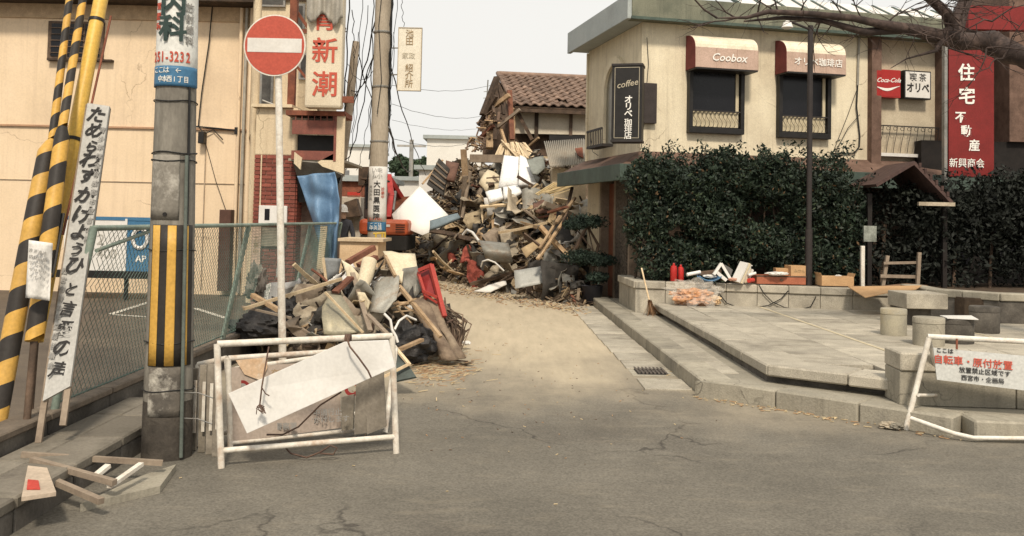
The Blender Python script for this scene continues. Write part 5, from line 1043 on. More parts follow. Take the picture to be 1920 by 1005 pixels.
shs = [sheet_mesh(random.uniform(.4, .9), random.uniform(.35, .7), m_, 100+i) for i, m_ in enumerate((corr, corr, plaster, plaster, darkt, card_pale, offwhite, darkt, M('straw_board', (.45, .34, .2), (.32, .23, .13), scale=6, bump=.4)))]
lng = bigs = ()
def scatter(Hf, xs, ys, n, meshes, name, label, cat, group, sc, lift, seed):
    random.seed(seed); k = 0
    while k < n:
        x = random.uniform(*xs); y = random.uniform(*ys); h = Hf(x, y)
        if h < .12: continue
        if Hf(x, y+.3)-h < .03 and random.random() > .35: continue
        if h > 2.4 and (meshes in (lng, bigs) or random.random() > .3): continue
        k += 1; me = random.choice(meshes); o_ = bpy.data.objects.new(name, me)
        rot = Matrix.Rotation(random.uniform(0, 6.28), 4, 'Z') @ Matrix.Rotation(random.gauss(0, .55), 4, 'Y') @ Matrix.Rotation(random.gauss(.4, .6), 4, 'X'); s_ = random.uniform(.6, 1.1)*sc
        tone = {'tan_timber': 'tan', 'pale_timber': 'pale', 'dark_timber': 'dark', 'red_brown_timber': 'red-brown', 'grey_timber': 'grey', 'grey_tin': 'grey tin', 'broken_plaster': 'buff plaster', 'dark_felt': 'black felt', 'pale_cardboard': 'tan card', 'off_white_sheet': 'white', 'straw_board': 'straw-coloured'}[me.materials[0].name]; fx = (x-xs[0])/(xs[1]-xs[0]); hm = .35 if name in ('broken_timber', 'bent_sheet') or 'small' in label else 1.4
        lab_ = ('long ' if me in sticks and max(v.co.x for v in me.vertices) > .68 else 'short ' if me in sticks else '')+tone+' '+label+', '+('upper ' if h > hm else 'lower ')+('left' if fx < .36 else 'middle' if fx < .62 else 'right')
        mw = Matrix.Translation((x, y, h+lift)) @ rot @ Matrix.Diagonal((s_, s_, s_, 1)); place(o_, mw); props(o_, lab_, cat, group)
        if meshes not in (sticks, lng): md = o_.modifiers.new('thick', 'SOLIDIFY'); md.thickness = .012
random.seed(71); lng = [stick_mesh(random.uniform(1.8, 3.0), random.uniform(.09, .16), random.uniform(.04, .08), m_, 400+i) for i, m_ in enumerate((wood_dark, MATS['grey_timber'], wood_tan, wood_dark, MATS['grey_timber'], wood_pale))]
bigs = [sheet_mesh(random.uniform(.9, 1.5), random.uniform(.7, 1.2), m_, 420+i, bend=.3) for i, m_ in enumerate((corr, darkt, darkt, plaster, MATS['grey_timber'], MATS['straw_board']))]
scatter(Hbig, (-3.0, 1.9), (17.6, 24.6), 30, lng, 'long_timber', 'beam lying down the slope of the large rubble heap', 'beam', 'long beams on the large rubble heap', 1.0, .10, 72)
scatter(Hbig, (-.9, 1.9), (18, 24.6), 17, bigs, 'large_sheet', 'big sheet on the slope of the large rubble heap', 'sheet', 'big sheets on the large rubble heap', 1.0, .10, 73)
scatter(Hbig, (-3.1, 3.0), (17, 26.5), 70, sticks, 'splintered_timber', 'splintered timber in the large rubble heap', 'timber', 'timbers tangled in the large rubble heap', .9, .04, 31)
scatter(Hbig, (-3.1, 3.0), (17, 26.5), 60, shs, 'torn_sheet', 'torn sheet in the large rubble heap', 'sheet', 'torn sheets in the large rubble heap', 1.1, .05, 32)
shc = [sheet_mesh(random.uniform(.35, .7), random.uniform(.35, .7), m_, 300+i, bend=.95) for i, m_ in enumerate((darkt, corr, darkt, plaster, MATS['grey_timber'], darkt))]
for me_ in shc: me_.name = 'crumpled'
scatter(Hfr, (-2.95, -1.1), (9.9, 12.6), 34, shc, 'crumpled_sheet', 'crumpled sheet in the small rubbish heap by the fence', 'sheet', 'crumpled sheets in the small rubbish heap', .75, .05, 44)
scatter(Hbig, (-3.1, 2.2), (17, 26), 60, shc, 'crumpled_sheet', 'crumpled sheet in the large rubble heap', 'sheet', 'crumpled sheets in the large rubble heap', .9, .05, 45)
scatter(Hfr, (-2.8, -1.2), (9.8, 12.8), 12, sticks, 'broken_timber', 'broken timber in the small rubbish heap behind the barricade', 'timber', 'timbers in the small rubbish heap', .62, .05, 33)
scatter(Hfr, (-2.8, -.9), (9.8, 13), 18, shs, 'bent_sheet', 'bent sheet in the small rubbish heap behind the barricade', 'sheet', 'sheets in the small rubbish heap', .7, .06, 34)
# ================================================= NAMED PIECES OF THE SMALL HEAP
def pts(L_, D, dv=()): return [(x, y, D+(dv[i] if i < len(dv) else 0)) for i, (x, y) in enumerate(L_)]
sheet('metal_sheet', pts([(693, 585), (704, 535), (716, 521), (749, 518), (744, 563), (721, 588)], 10.0, (0, .3, .35, .2, 0, -.1)), corr, 'dark grey bent metal sheet standing at the centre of the small heap', bend=.12)
tin_y = M('stained_tin', (.34, .31, .22), (.22, .20, .15), scale=3, rough=.5, metal=.2, stain=(.42, .36, .22), samt=.7, sscale=4)
sheet('metal_sheet', pts([(603, 597), (604, 575), (618, 550), (640, 552), (683, 625), (607, 628)], 9.7, (0, .1, .3, .3, 0, -.1)), tin_y, 'yellow-stained tin sheet leaning behind the barricade top bar', bend=.12)
plank('edge_strip', P(610, 548, 9.75), P(681, 624, 9.6), .02, .02, wood_pale, 'pale strip along the edge of the stained tin sheet', 'strip')
sheet('card_sheet', pts([(718, 473), (778, 479), (782, 499), (757, 503), (754, 532), (738, 512)], 10.8, (.3, .4, .2, 0, -.2, 0)), M('cream_card', (.66, .58, .42), (.56, .48, .34), stain=(.4, .32, .2), samt=.4), 'cream folded panel at the top of the small heap', 'panel', bend=.12)
sheet('tin_sheet', pts([(755, 504), (783, 499), (788, 546), (773, 566), (756, 540)], 10.75, (0, .2, .1, 0, 0)), corr, 'grey curved panel beside the red crate', 'panel', bend=.15)
sheet('glass_sheet', pts([(606, 483), (640, 485), (635, 512), (613, 528)], 10.9, (0, .1, .1, 0)), M('bluish_pane', (.28, .29, .29), (.2, .21, .21), rough=.4), 'bluish grey pane standing at the back left of the small heap', 'panel', bend=.04)
MB().beam(P(606, 483, 10.88), P(612, 530, 10.88), .03, .02).build('pane_edge', wood_pale, label='pale edge strip of the bluish grey pane', cat='strip')
sheet('card_sheet', pts([(640, 487), (658, 497), (674, 515), (672, 546), (655, 533), (648, 510)], 10.6, (.2, .1, 0, -.1, 0, .1)), MATS['cream_card'], 'cream flap of card hanging in the middle of the small heap', 'panel', bend=.12)
q0, q1 = P(693, 489, 10.5), P(678, 541, 10.3); MB().tube([q0, q0.lerp(q1, .5)+Vector((.01, -.01, 0)), q1], [.085, .08, .07], 14).build('card_roll', MATS['cream_card'], label='cream roll of card standing upright in the small heap', cat='roll', smooth=50)
sheet('card_piece', pts([(670, 547), (684, 549), (694, 567), (690, 582), (676, 575)], 10.0), MATS['cream_card'], 'small cream card leaning left of the dark metal sheet', 'card', bend=.15)
plank('long_batten', P(457, 579, 9.3), P(640, 523, 10.2), .035, .03, wood_pale, 'long pale batten sloping up from the fence across the small heap')
plank('orange_timber', P(473, 553, 9.6), P(523, 582, 9.4), .05, .04, wood_tan, 'short orange-brown timber crossing the long pale batten')
plank('thin_batten', P(455, 575, 9.5), P(545, 596, 9.2), .03, .02, MATS['grey_timber'], 'thin grey batten below the orange-brown timber')
plank('red_timber', P(652, 492, 10.9), P(701, 464, 11.2), .07, .06, wood_red, 'red-brown timber sticking up at the top of the small heap')
plank('red_timber', P(672, 498, 10.8), P(706, 482, 10.9), .13, .05, wood_red, 'broader red-brown board just under the raised timber')
plank('striped_batten', P(628, 548, 10.1), P(658, 520, 10.3), .09, .03, wood_red, 'red-brown board with pale edge near the white rag')
sheet('white_rag', pts([(610, 536), (622, 522), (641, 511), (634, 524), (618, 540)], 10.3), offwhite, 'white rag draped over the long pale batten', 'rag', t=.03, bend=.4)
plank('slanted_pole', P(748, 536, 10.2), P(826, 632, 9.7), .04, .035, wood_tan, 'tan pole slanting down the right side of the small heap')
plank('slanted_pole', P(722, 480, 10.6), P(741, 518, 10.2), .03, .03, wood_tan, 'short tan pole at the top edge of the cream folded panel')
plank('grey_plank', P(661, 512, 10.4), P(694, 620, 9.6), .05, .02, MATS['grey_timber'], 'grey-brown plank leaning down to the barricade top bar')
plank('grey_plank', P(690, 590, 9.8), P(728, 628, 9.5), .05, .02, MATS['grey_timber'], 'short grey plank below the dark metal sheet')
bagm = M('black_plastic', (.04, .036, .034), (.015, .014, .014), rough=.55, bump=.8, bscale=12, bdist=.04)
def lump(name, px, py, D, r_, mat, label, cat, sq=(1, 1, 1), amp=.28, fr=1.0):
    c_ = P(px, py, D); bm = bmesh.new(); bmesh.ops.create_icosphere(bm, subdivisions=4, radius=1)
    for v in bm.verts:
        d = v.co.normalized(); k = 1+amp*noise.noise(d*2.2*fr+c_*3)+amp*.6*noise.noise(d*5*fr+c_); v.co = Vector((d.x*sq[0], d.y*sq[1], d.z*sq[2]))*k*r_+c_
    m = MB(); bm.verts.index_update(); m.v = [v.co.copy() for v in bm.verts]; m.f = [[v.index for v in f.verts] for f in bm.faces]; m.mi = [0]*len(m.f); bm.free()
    return m.build(name, mat, label=label, cat=cat, smooth=35)
lump('rubbish_bag', 490, 615, 10.2, .28, bagm, 'black rubbish bag low at the left end of the small heap', 'bag', (1.2, 1, .6), amp=.38, fr=1.1)
lump('rubbish_bag', 545, 590, 10.4, .22, bagm, 'black rubbish bag behind the no-entry sign pole', 'bag', (1.2, 1, .8), amp=.38, fr=1.1)
lump('rubbish_bag', 668, 565, 10.5, .2, bagm, 'black bag between the cream card flap and the stained tin', 'bag', (.8, 1, 1.1), amp=.4, fr=1.1)
lump('rubbish_bag', 762, 645, 10.0, .24, bagm, 'black rubbish bag under the bent white pipe', 'bag', (1.3, 1, .9), amp=.4, fr=1.1)
lump('grey_bundle', 480, 530, 10.6, .16, M('grey_bundle', (.28, .24, .2), (.1, .085, .07), scale=5), 'grey crumpled bundle at the far left top of the small heap', 'bundle', (.6, 1, 1.2), amp=.6)
mt_ = M('brown_mat', (.24, .18, .125), (.12, .085, .06), scale=7, bump=.8, bscale=25, stain=(.34, .28, .2), samt=.5)
mp0, mp1 = P(780, 560, 10.5), P(842, 670, 9.9)
for w_, dx, nm in ((.075, 0, 'nearer rolled brown mat leaning down the right side of the small heap'), (.055, .1, 'thinner rolled brown mat behind the nearer one')):
    MB().grid(lambda u, v: mp0.lerp(mp1, v)+Vector((dx+w_*(1+.3*math.sin(v*7))*math.cos(u*6.6)*(1+u*.12), .12*(dx > 0)+w_*math.sin(u*6.6)*(1+u*.12), .02*math.sin(v*11))), 18, 12).build('rolled_mat', mt_, label=nm, cat='mat', solid=.008, smooth=40)
bw_ = thing('brushwood_bundle', 'dark brown bundle of brushwood sagging at the right end of the small heap', 'brushwood', loc=P(850, 668, 10.6)); m = MB(); random.seed(61)
for k in range(170):
    p_ = P(random.gauss(822, 6), random.gauss(580, 8), 10.9); q_ = P(random.gauss(852, 8), random.gauss(660, 7), 10.5); md_ = p_.lerp(q_, .5)+Vector((random.gauss(.06, .08), random.gauss(0, .09), random.gauss(.02, .05))); m.tube([p_, md_, q_], random.uniform(.004, .012), 4, m=random.choice((0, 0, 1)))
m.build('sticks', [wood_dark, mt_], bw_, kind='stuff'); MB().tube([P(820, 600, 10.6), P(838, 605, 10.5), P(850, 600, 10.7)], .012, 6).build('tie', rope, bw_)
lump('white_lump', 875, 643, 11.2, .05, offwhite, 'small white lump on the road beside the brushwood bundle', 'lump', (1, 1, .5))
# red crate
rc = thing('red_crate', 'open red plastic crate standing on end at the right of the small heap', 'crate', loc=P(810, 595, 10.7))
rcm = M('red_plastic', (.38, .055, .04), (.32, .045, .035), rough=.45, bump=.03, stain=(.6, .25, .18), samt=.4); rcd = M('dark_red_plastic', (.24, .02, .018), rough=.4, bump=.03)
MB().slab([P(786, 512, 10.85), P(810, 500, 10.85), P(822, 552, 10.6), P(797, 555, 10.6)], .02).build('inner_panel', rcd, rc)
MB().beam(P(808, 497, 10.75), P(833, 594, 10.4), .05, .05).build('side_rail', rcm, rc); MB().beam(P(784, 512, 10.8), P(799, 560, 10.5), .03, .04).build('side_rail', rcm, rc)
MB().beam(P(784, 507, 10.75), P(810, 496, 10.75), .04, .04).build('end_rail', rcm, rc); MB().beam(P(792, 545, 10.5), P(820, 558, 10.45), .02, .03).build('cross_bar', rcm, rc); MB().beam(P(795, 552, 10.5), P(820, 568, 10.45), .02, .02).build('cross_bar', rcm, rc)
MB().slab([P(797, 518, 10.8), P(806, 516, 10.8), P(810, 532, 10.7), P(800, 534, 10.7)], .01).build('pale_label', plaster, rc)
# bent white pipe
bp_ = thing('bent_pipe', 'bent white pipe forking over the black bag', 'pipe', loc=P(745, 640, 9.6))
MB().tube([P(720, 588, 9.5), P(732, 600, 9.5), P(735, 618, 9.5), P(742, 630, 9.5), P(746, 642, 9.5)], .014, 8).build('pipe', offwhite, bp_, smooth=60); MB().tube([P(740, 618, 9.52), P(748, 602, 9.6), P(762, 592, 9.7), P(780, 600, 9.8)], .012, 8).build('pipe', offwhite, bp_, smooth=60)
gp = thing('green_board', 'dark green panel in a pale frame lying against the right barricade leg', 'panel', loc=P(758, 710, 8.3))
MB().slab([P(738, 652, 8.6), P(766, 684, 8.3), P(780, 706, 8.2), P(742, 714, 8.2)], .02).build('panel', M('dark_green_panel', (.09, .11, .10), (.06, .07, .065)), gp)
MB().beam(P(738, 648, 8.55), P(768, 684, 8.27), .03, .02).build('frame_bar', wood_pale, gp); MB().beam(P(720, 706, 8.2), P(768, 682, 8.25), .035, .02).build('frame_bar', wood_pale, gp)
plank('pale_stub', P(750, 655, 9.3), P(791, 637, 9.7), .05, .03, wood_tan, 'short tan board under the bent white pipe')
random.seed(77)
for i, (a_, b_) in enumerate((((735, 578), (780, 560)), ((738, 585), (790, 580)), ((745, 565), (800, 600)), ((742, 572), (770, 606)))): plank('thin_red_lath', P(*a_, 10.1), P(*b_, 10.0), .02, .015, wood_tan, 'thin tan lath in the tangle under the red crate', group='thin laths under the red crate')
# straw litter on the road beside the heap
m = MB()
for k in range(420):
    g_ = G(random.gauss(815, 38), random.gauss(690, 17)); a_ = random.gauss(.2, .7); L_ = random.uniform(.02, .12)
    d = Vector((math.cos(a_), math.sin(a_), random.uniform(-.1, .15))); m.beam(g_+UP*.008, g_+UP*.012+d*L_, random.uniform(.004, .012), .004, random.choice((0, 1)))
for k in range(900):
    t = random.random(); px = 800+t*300; py = 530+t*48+random.gauss(0, 5)+5; g_ = G(px, py); a_ = random.uniform(0, 3.14); L_ = random.uniform(.03, .13); d = Vector((math.cos(a_), math.sin(a_), random.uniform(-.1, .3)))
    m.beam(g_+UP*.01, g_+UP*.015+d*L_, random.uniform(.008, .03), .008, random.choice((0, 1, 2, 3, 3)))
for k in range(260):
    g_ = G(random.gauss(900, 260), 600+abs(random.gauss(0, 130))); m.beam(g_+UP*.003, g_+UP*.004+Vector((random.uniform(-.02, .02), random.uniform(-.02, .02), .003)), .006, .004, random.choice((0, 1, 2)))
for k in range(140):
    t = random.random(); q = K1.lerp(K3, t)+Vector((random.gauss(-.04, .05), random.gauss(-.06, .06), .006)) if random.random() < .6 else K1.lerp(K0, t)+Vector((random.gauss(-.05, .04), 0, .006))
    m.beam(q, q+Vector((random.uniform(-.05, .05), random.uniform(-.05, .05), .004)), .01, .005, random.choice((0, 1)))
m.build('scattered_litter', [M('straw', (.42, .27, .15), (.3, .18, .1)), M('pale_straw', (.58, .46, .28)), wood_dark, plaster], kind='stuff')
# ================================================= NAMED PIECES OF THE LARGE HEAP
def hp(px, py, o_=-.15): return min(hit(px, py, Hbig, 16.8, 27.5)+o_, 26.5)
def hsheet(name, L_, mat, label, cat='sheet', t=.02, bend=.12, o_=-.2, dv=(), D=None):
    cx_ = sum(a[0] for a in L_)/len(L_); cy_ = sum(a[1] for a in L_)/len(L_); D = D or hp(cx_, max(a[1] for a in L_)-4, o_)
    # tilt: upper corners lie further back, as on the slope
    return sheet(name, [(x, y, D+(cy_-y)*.012+(dv[i] if i < len(dv) else 0)) for i, (x, y) in enumerate(L_)], mat, label, cat, t=t, bend=bend)
hsheet('white_board', [(787, 349), (841, 404), (824, 428), (792, 441), (741, 420), (735, 402)], M('bright_white_board', (.86, .84, .79), (.80, .78, .73), scale=2, bump=.03, fine=.04), 'large white board leaning at the left of the large heap beside the excavator', 'board', bend=.03, D=23.3)
hsheet('blue_grey_board', [(806, 416), (858, 401), (863, 409), (838, 420), (806, 431)], M('blue_grey', (.20, .25, .28), (.15, .19, .21)), 'blue-grey panel lying under the white board', 'panel', D=22.4, t=.08, bend=.05)
rp2 = thing('ribbed_roof_sheet', 'dark ribbed roof panel standing at the upper left of the large heap', 'roof panel', loc=P(820, 366, 24.5))
ck = [P(823, 296, 24.8), P(842, 315, 24.5), P(830, 366, 24.2), P(800, 345, 24.5)]
MB().slab(ck, .06).build('panel', darkt, rp2)
for k in range(1, 5): t = k/5; MB().beam(ck[0].lerp(ck[3], t)+Vector((0, -.05, 0)), ck[1].lerp(ck[2], t)+Vector((0, -.05, 0)), .03, .03).build('rib', MATS['grey_timber'], rp2)
hsheet('rusty_board', [(836, 303), (861, 309), (852, 340), (834, 338)], M('rust_brown_panel', (.18, .10, .07), (.11, .06, .045)), 'rusty brown panel right of the dark ribbed roof panel', 'panel', D=24.6, t=.1)
plank('upright_board', P(869, 280, 24.2), P(873, 342, 24.2), .16, .05, wood_tan, 'broad tan board standing upright at the top of the large heap', 'board', up=(0, 1, 0))
plank('heavy_timber', P(884, 297, 24.4), P(952, 298, 24.0), .22, .2, MATS['grey_timber'], 'heavy grey beam lying level at the top of the large heap', 'beam')
cush = M('white_bedding', (.82, .82, .80), (.74, .74, .73), scale=3, bump=.1, bscale=20)
for L_, lab_, D in (([(945, 295), (973, 296), (970, 349), (935, 351)], 'left tall white futon hanging at the top centre of the large heap', 22.6), ([(974, 295), (986, 299), (996, 326), (1006, 346), (972, 350)], 'right tall white futon hanging beside the grey-green sheet', 22.6), ([(911, 363), (940, 356), (944, 373), (918, 381)], 'left small white cushion under the hanging futons', 22.0), ([(943, 354), (970, 351), (978, 364), (946, 376)], 'right small white cushion under the hanging futons', 22.0)):
    hsheet('futon', L_, cush, lab_, 'futon', D=D, t=.14, bend=.12)
hsheet('cream_sack', [(915, 318), (936, 330), (937, 358), (911, 358), (898, 344)], MATS['cream_card'], 'cream folded board left of the white futons', 'board', D=22.9, t=.06, bend=.2)
plank('dark_strip', P(912, 334, 22.7), P(936, 332, 22.7), .06, .03, wood_dark, 'dark slat across the cream folded board')
hsheet('green_grey_sheet', [(988, 300), (1019, 293), (1023, 314), (1008, 328), (998, 327)], M('green_grey_tin', (.26, .28, .25), (.18, .19, .17), rough=.5), 'green-grey sheet draped right of the white futons', D=22.3)
# corrugated roof
cr = thing('corrugated_roof', 'small grey corrugated roof sheet beside the café building', 'roof', loc=P(1056, 312, 21.5))
c4 = [P(1020, 266, 22.6), P(1097, 261, 22.6), P(1097, 309, 21.4), P(1031, 312, 21.4)]
MB().grid(lambda u, v: c4[0].lerp(c4[1], u).lerp(c4[3].lerp(c4[2], u), v)+Vector((0, 0, .022*math.sin(u*2*math.pi*21))), 168, 2).build('corrugated_sheet', M('corrugated_grey', (.46, .42, .35), (.33, .30, .25), scale=4, rough=.7, stain=(.2, .14, .1), samt=.5, sscale=4), cr, solid=.006, smooth=60)
MB().box(P(1036, 330, 21.6).x, P(1100, 330, 21.6).x, 21.7, 23, 0, P(1060, 314, 21.6).z-.02).build('wall', cream, cr)
MB().slab([P(1078, 278, 21.9), P(1092, 276, 21.9), P(1094, 296, 21.6), P(1083, 290, 21.6)], .02).build('rusty_patch', rust, cr)
# straw/bamboo screens and lath fan
def fan(name, label, n, p0, p1, q0, q1, D0, D1, w_, seed, mat=wood_pale):
    random.seed(seed); t = thing(name, label, 'lath panel', loc=P(*q0, D1))
    for k in range(n):
        u = (k+random.uniform(-.3, .3))/n; v = (k+random.uniform(-.7, .7))/n
        a_ = P(p0[0]+(p1[0]-p0[0])*u, p0[1]+(p1[1]-p0[1])*u+random.uniform(-3, 3), D0); b_ = P(q0[0]+(q1[0]-q0[0])*v, q0[1]+(q1[1]-q0[1])*v+random.uniform(-4, 4), D1+random.uniform(-.1, .1))
        MB().beam(a_, b_, w_, .012).build('lath', mat, t)
fan('lath_panel', 'fan of pale wall laths spilling from the broken house end', 26, (938, 270), (985, 268), (926, 292), (1010, 300), 25.6, 24.3, .045, 5, wood_pale)
fan('lath_panel', 'second layer of broken laths pointing left under the house wall', 12, (940, 262), (950, 290), (968, 296), (1000, 297), 25.4, 24.2, .04, 6, wood_pale)
fan('reed_screen', 'torn straw-coloured reed screen at the right top of the large heap', 20, (1040, 344), (1078, 352), (1003, 362), (1035, 364), 20.6, 20.2, .035, 8, M('reed', (.58, .46, .26), (.42, .32, .17)))
# metal tank sheet
def tank(u, v):
    a_ = P(898+55*u, 451+5*u, 19.9); b_ = P(912+50*u, 490+3*u, 19.6); q = a_.lerp(b_, v); return q+Vector((0, -.28*math.sin(v*math.pi), .04*math.sin(v*math.pi)))
MB().grid(tank, 6, 14).build('curved_metal_sheet', corr, label='curved grey metal sheet bulging from the lower middle of the large heap', cat='metal sheet', solid=.015, smooth=40)
hsheet('grey_box_side', [(953, 455), (963, 474), (958, 492), (962, 484)], steel, 'thin edge of the curved metal sheet', bend=.02, D=19.8) if False else None
hsheet('tin_sheet', [(964, 508), (1019, 499), (1025, 530), (966, 541)], M('light_tin', (.42, .42, .39), (.34, .34, .31), rough=.5, metal=.1), 'light grey flat panel lying low at the front of the large heap', 'panel', D=18.3, bend=.04)
hsheet('cream_board', [(977, 467), (1013, 446), (1023, 452), (987, 484)], MATS['straw_board'], 'straw-coloured board right of the curved metal sheet', 'board', D=19.3, bend=.05)
for i, (a_, b_, w_, lab_) in enumerate((((1062, 408), (1008, 486), .07, 'longest tan plank leaning at the right of the large heap'), ((1050, 405), (1012, 466), .05, 'thinner tan plank beside the longest one'), ((1078, 371), (1044, 418), .06, 'tan plank high at the right of the large heap near the café'), ((1030, 398), (1062, 388), .1, 'red-brown beam end above the long tan planks'))):
    plank('long_plank', P(*a_, 18.9-.1*i), P(*b_, 18.0), w_, .04, wood_red if 'red' in lab_ else wood_tan, lab_)
for a_, b_, lab_, m_ in (((895, 366), (948, 398), 'pale splintered board across the middle of the large heap', wood_pale), ((905, 375), (957, 400), 'second pale splintered board just under the first', wood_tan), ((982, 392), (1018, 420), 'dark forked branch piece in the middle of the large heap', MATS['grey_timber']), ((945, 430), (1000, 392), 'grey plank crossing the dark forked piece', MATS['grey_timber']), ((882, 322), (866, 410), 'bent grey pole left of the cream folded board', MATS['grey_timber']), ((962, 390), (1008, 345), 'thin pale lath under the white futons', wood_pale), ((1000, 410), (1066, 398), 'level red-brown board right of the forked piece', wood_red), ((830, 300), (792, 345), 'tan batten leaning behind the dark ribbed roof panel', wood_tan)):
    D = hp((a_[0]+b_[0])/2, max(a_[1], b_[1]), -.35); plank('loose_plank', P(*a_, D+.3), P(*b_, D), .08, .04, m_, lab_)
hsheet('yellow_cloth', [(910, 441), (922, 425), (945, 423), (952, 432), (938, 450), (922, 447)], M('ochre_cloth', (.56, .42, .22), (.42, .3, .15), bump=.3), 'ochre cloth bundle above the curved metal sheet', 'cloth', t=.05, bend=.4)
hsheet('pale_cloth', [(935, 428), (972, 420), (978, 440), (955, 455), (940, 452)], plaster, 'pale grey cloth beside the ochre cloth', 'cloth', t=.03, bend=.4)
hsheet('tan_cloth', [(872, 400), (905, 395), (902, 420), (880, 430), (868, 418)], M('tan_cloth', (.42, .34, .22), (.28, .22, .14), bump=.3), 'tan cloth folds right of the blue-grey panel', 'cloth', t=.03, bend=.4)
hsheet('grey_cloth', [(812, 440), (840, 430), (858, 446), (842, 468), (815, 470)], M('grey_tan_cloth', (.36, .30, .21), (.24, .2, .14), bump=.3), 'crumpled grey-tan cloth under the blue-grey panel', 'cloth', t=.03, bend=.45)
for L_, lab_ in (([(868, 470), (890, 455), (893, 480), (880, 500), (862, 492)], 'upper red cloth in the left of the large heap'), ([(838, 470), (866, 468), (864, 490), (842, 492)], 'dark red cloth left of the upper red cloth'), ([(876, 505), (893, 490), (910, 505), (906, 530), (885, 535), (875, 522)], 'lower red cloth near the road edge of the heap')):
    hsheet('red_cloth', L_, redc, lab_, 'cloth', t=.03, bend=.95)
hsheet('white_paper_strip', [(888, 547), (925, 532), (948, 526), (950, 535), (920, 547)], offwhite, 'long white paper strip at the foot of the large heap', 'paper', bend=.15, D=19.6)
hsheet('white_paper_strip', [(791, 478), (812, 474), (811, 481), (797, 484)], offwhite, 'small white paper left of the dark red cloth', 'paper', bend=.15)
MB().tube([P(902, 500, 19.4), P(905, 490, 19.3), P(915, 487, 19.2), P(928, 492, 19.2), P(945, 508, 19.2)], .018, 8).build('hose', offwhite, label='pale looping hose under the curved metal sheet', cat='hose', smooth=60)
MB().tube([P(868, 440, 20.8), P(876, 431, 20.7), P(886, 436, 20.5), P(898, 452, 20.2)], .03, 8).build('bent_tube', offwhite, label='bent pale tube curving over beside the curved metal sheet', cat='tube', smooth=60)
for L_, lab_, mt in (([(1022, 470), (1040, 462), (1052, 490), (1035, 500), (1018, 492)], 'grey plastic sheet left of the potted pine', corr), ([(1025, 500), (1052, 495), (1060, 520), (1040, 530), (1028, 524)], 'light plastic bag low beside the grey flat panel', offwhite), ([(1050, 500), (1075, 506), (1078, 530), (1055, 528)], 'grey torn tin near the potted pine', corr), ([(1000, 380), (1020, 376), (1030, 398), (1012, 402), (1000, 396)], 'brown box side under the reed screen', MATS['rust_brown_panel']), ([(978, 355), (1003, 356), (1000, 380), (985, 382)], 'grey-brown box beside the small cushions', MATS['grey_timber']), ([(1015, 360), (1040, 364), (1060, 380), (1030, 392)], 'dark sheet standing for an opening under the reed screen', darkt)):  # the last piece is a dark sheet drawn in place of an opening
    hsheet('torn_piece', L_, mt, lab_, 'sheet', t=.03, bend=.25)
plank('door_frame_post', P(1073, 352, 19.4), P(1056, 420, 18.5), .06, .05, wood_dark, 'dark post leaning against the café corner')
# ================================================= WRECKED HOUSE
wh = thing('wrecked_house', 'half-collapsed timber house with brown tiled roof behind the rubble heap', 'house', loc=(1.5, 28, 0))
rl, el = P(935, 140, 30.0), P(966, 196, 27.4); rr2, er = Vector((6.2, 30.0, rl.z-.1)), Vector((6.2, 27.4, el.z-.12))
ud, vd = (rr2-rl).normalized(), (el-rl)
tile_m = M('brown_roof_tile', (.22, .15, .112), (.135, .092, .07), scale=4, rnd=.3, bump=.3, stain=(.32, .22, .16), samt=.4, sscale=3)
MB().slab([rl-UP*.06, rr2-UP*.06, er-UP*.06, el-UP*.06], .05).build('roof_boards', wood_dark, wh)
NR, TW = 10, .27; bm_t = MB(); NU = 7; TL_ = vd.length/NR*1.12
nrm = ud.cross(vd.normalized()); nrm = nrm if nrm.z > 0 else -nrm
m = MB(); m.grid(lambda u, v: (u*TW*1.03, -v*TL_, .035*math.sin(u*2*math.pi)+(.03*v)), NU, 1)
m.grid(lambda u, v: (u*TW*1.03, -TL_, .035*math.sin(u*2*math.pi)+.03-.03*v), NU, 1)
tme = bpy.data.meshes.new('roof_tile'); tme.from_pydata([tuple(v) for v in m.v], [], m.f); tme.materials.append(tile_m)
yv = -(vd.normalized()); cnt = 0; random.seed(2)
ncol = 21
for r_ in range(NR):
    for c in range(ncol):
        if random.random() < .015: continue
        org = rl+vd*(r_/NR)+ud*(c*TW)+nrm*.02
        if org.x > 5.6: break
        M4 = Matrix.Identity(4); 
        for i in range(3): M4[i][0] = ud[i]; M4[i][1] = yv[i]; M4[i][2] = nrm[i]; M4[i][3] = org[i]
        place(bpy.data.objects.new('roof_tile', tme), M4 @ Matrix.Rotation(random.gauss(0, .02), 4, 'Z'), wh)
MB().tube([rl+UP*.03, rl.lerp(rr2, .5)+UP*.0, rr2+UP*.03], .09, 8).build('ridge', tile_m, wh, smooth=50)
for k in range(7): MB().tube([rl+vd*(k/7)+UP*.05-ud*.03, rl+vd*((k+1.1)/7)+UP*.05-ud*.03], .07, 8).build('verge_tile', tile_m, wh, smooth=50)
MB().beam(rl-UP*.2-ud*.05, el-UP*.2-ud*.05, .06, .16).build('barge_board', wood_tan, wh); MB().beam(el-UP*.16, er-UP*.16, .06, .1).build('eave_board', wood_dark, wh)
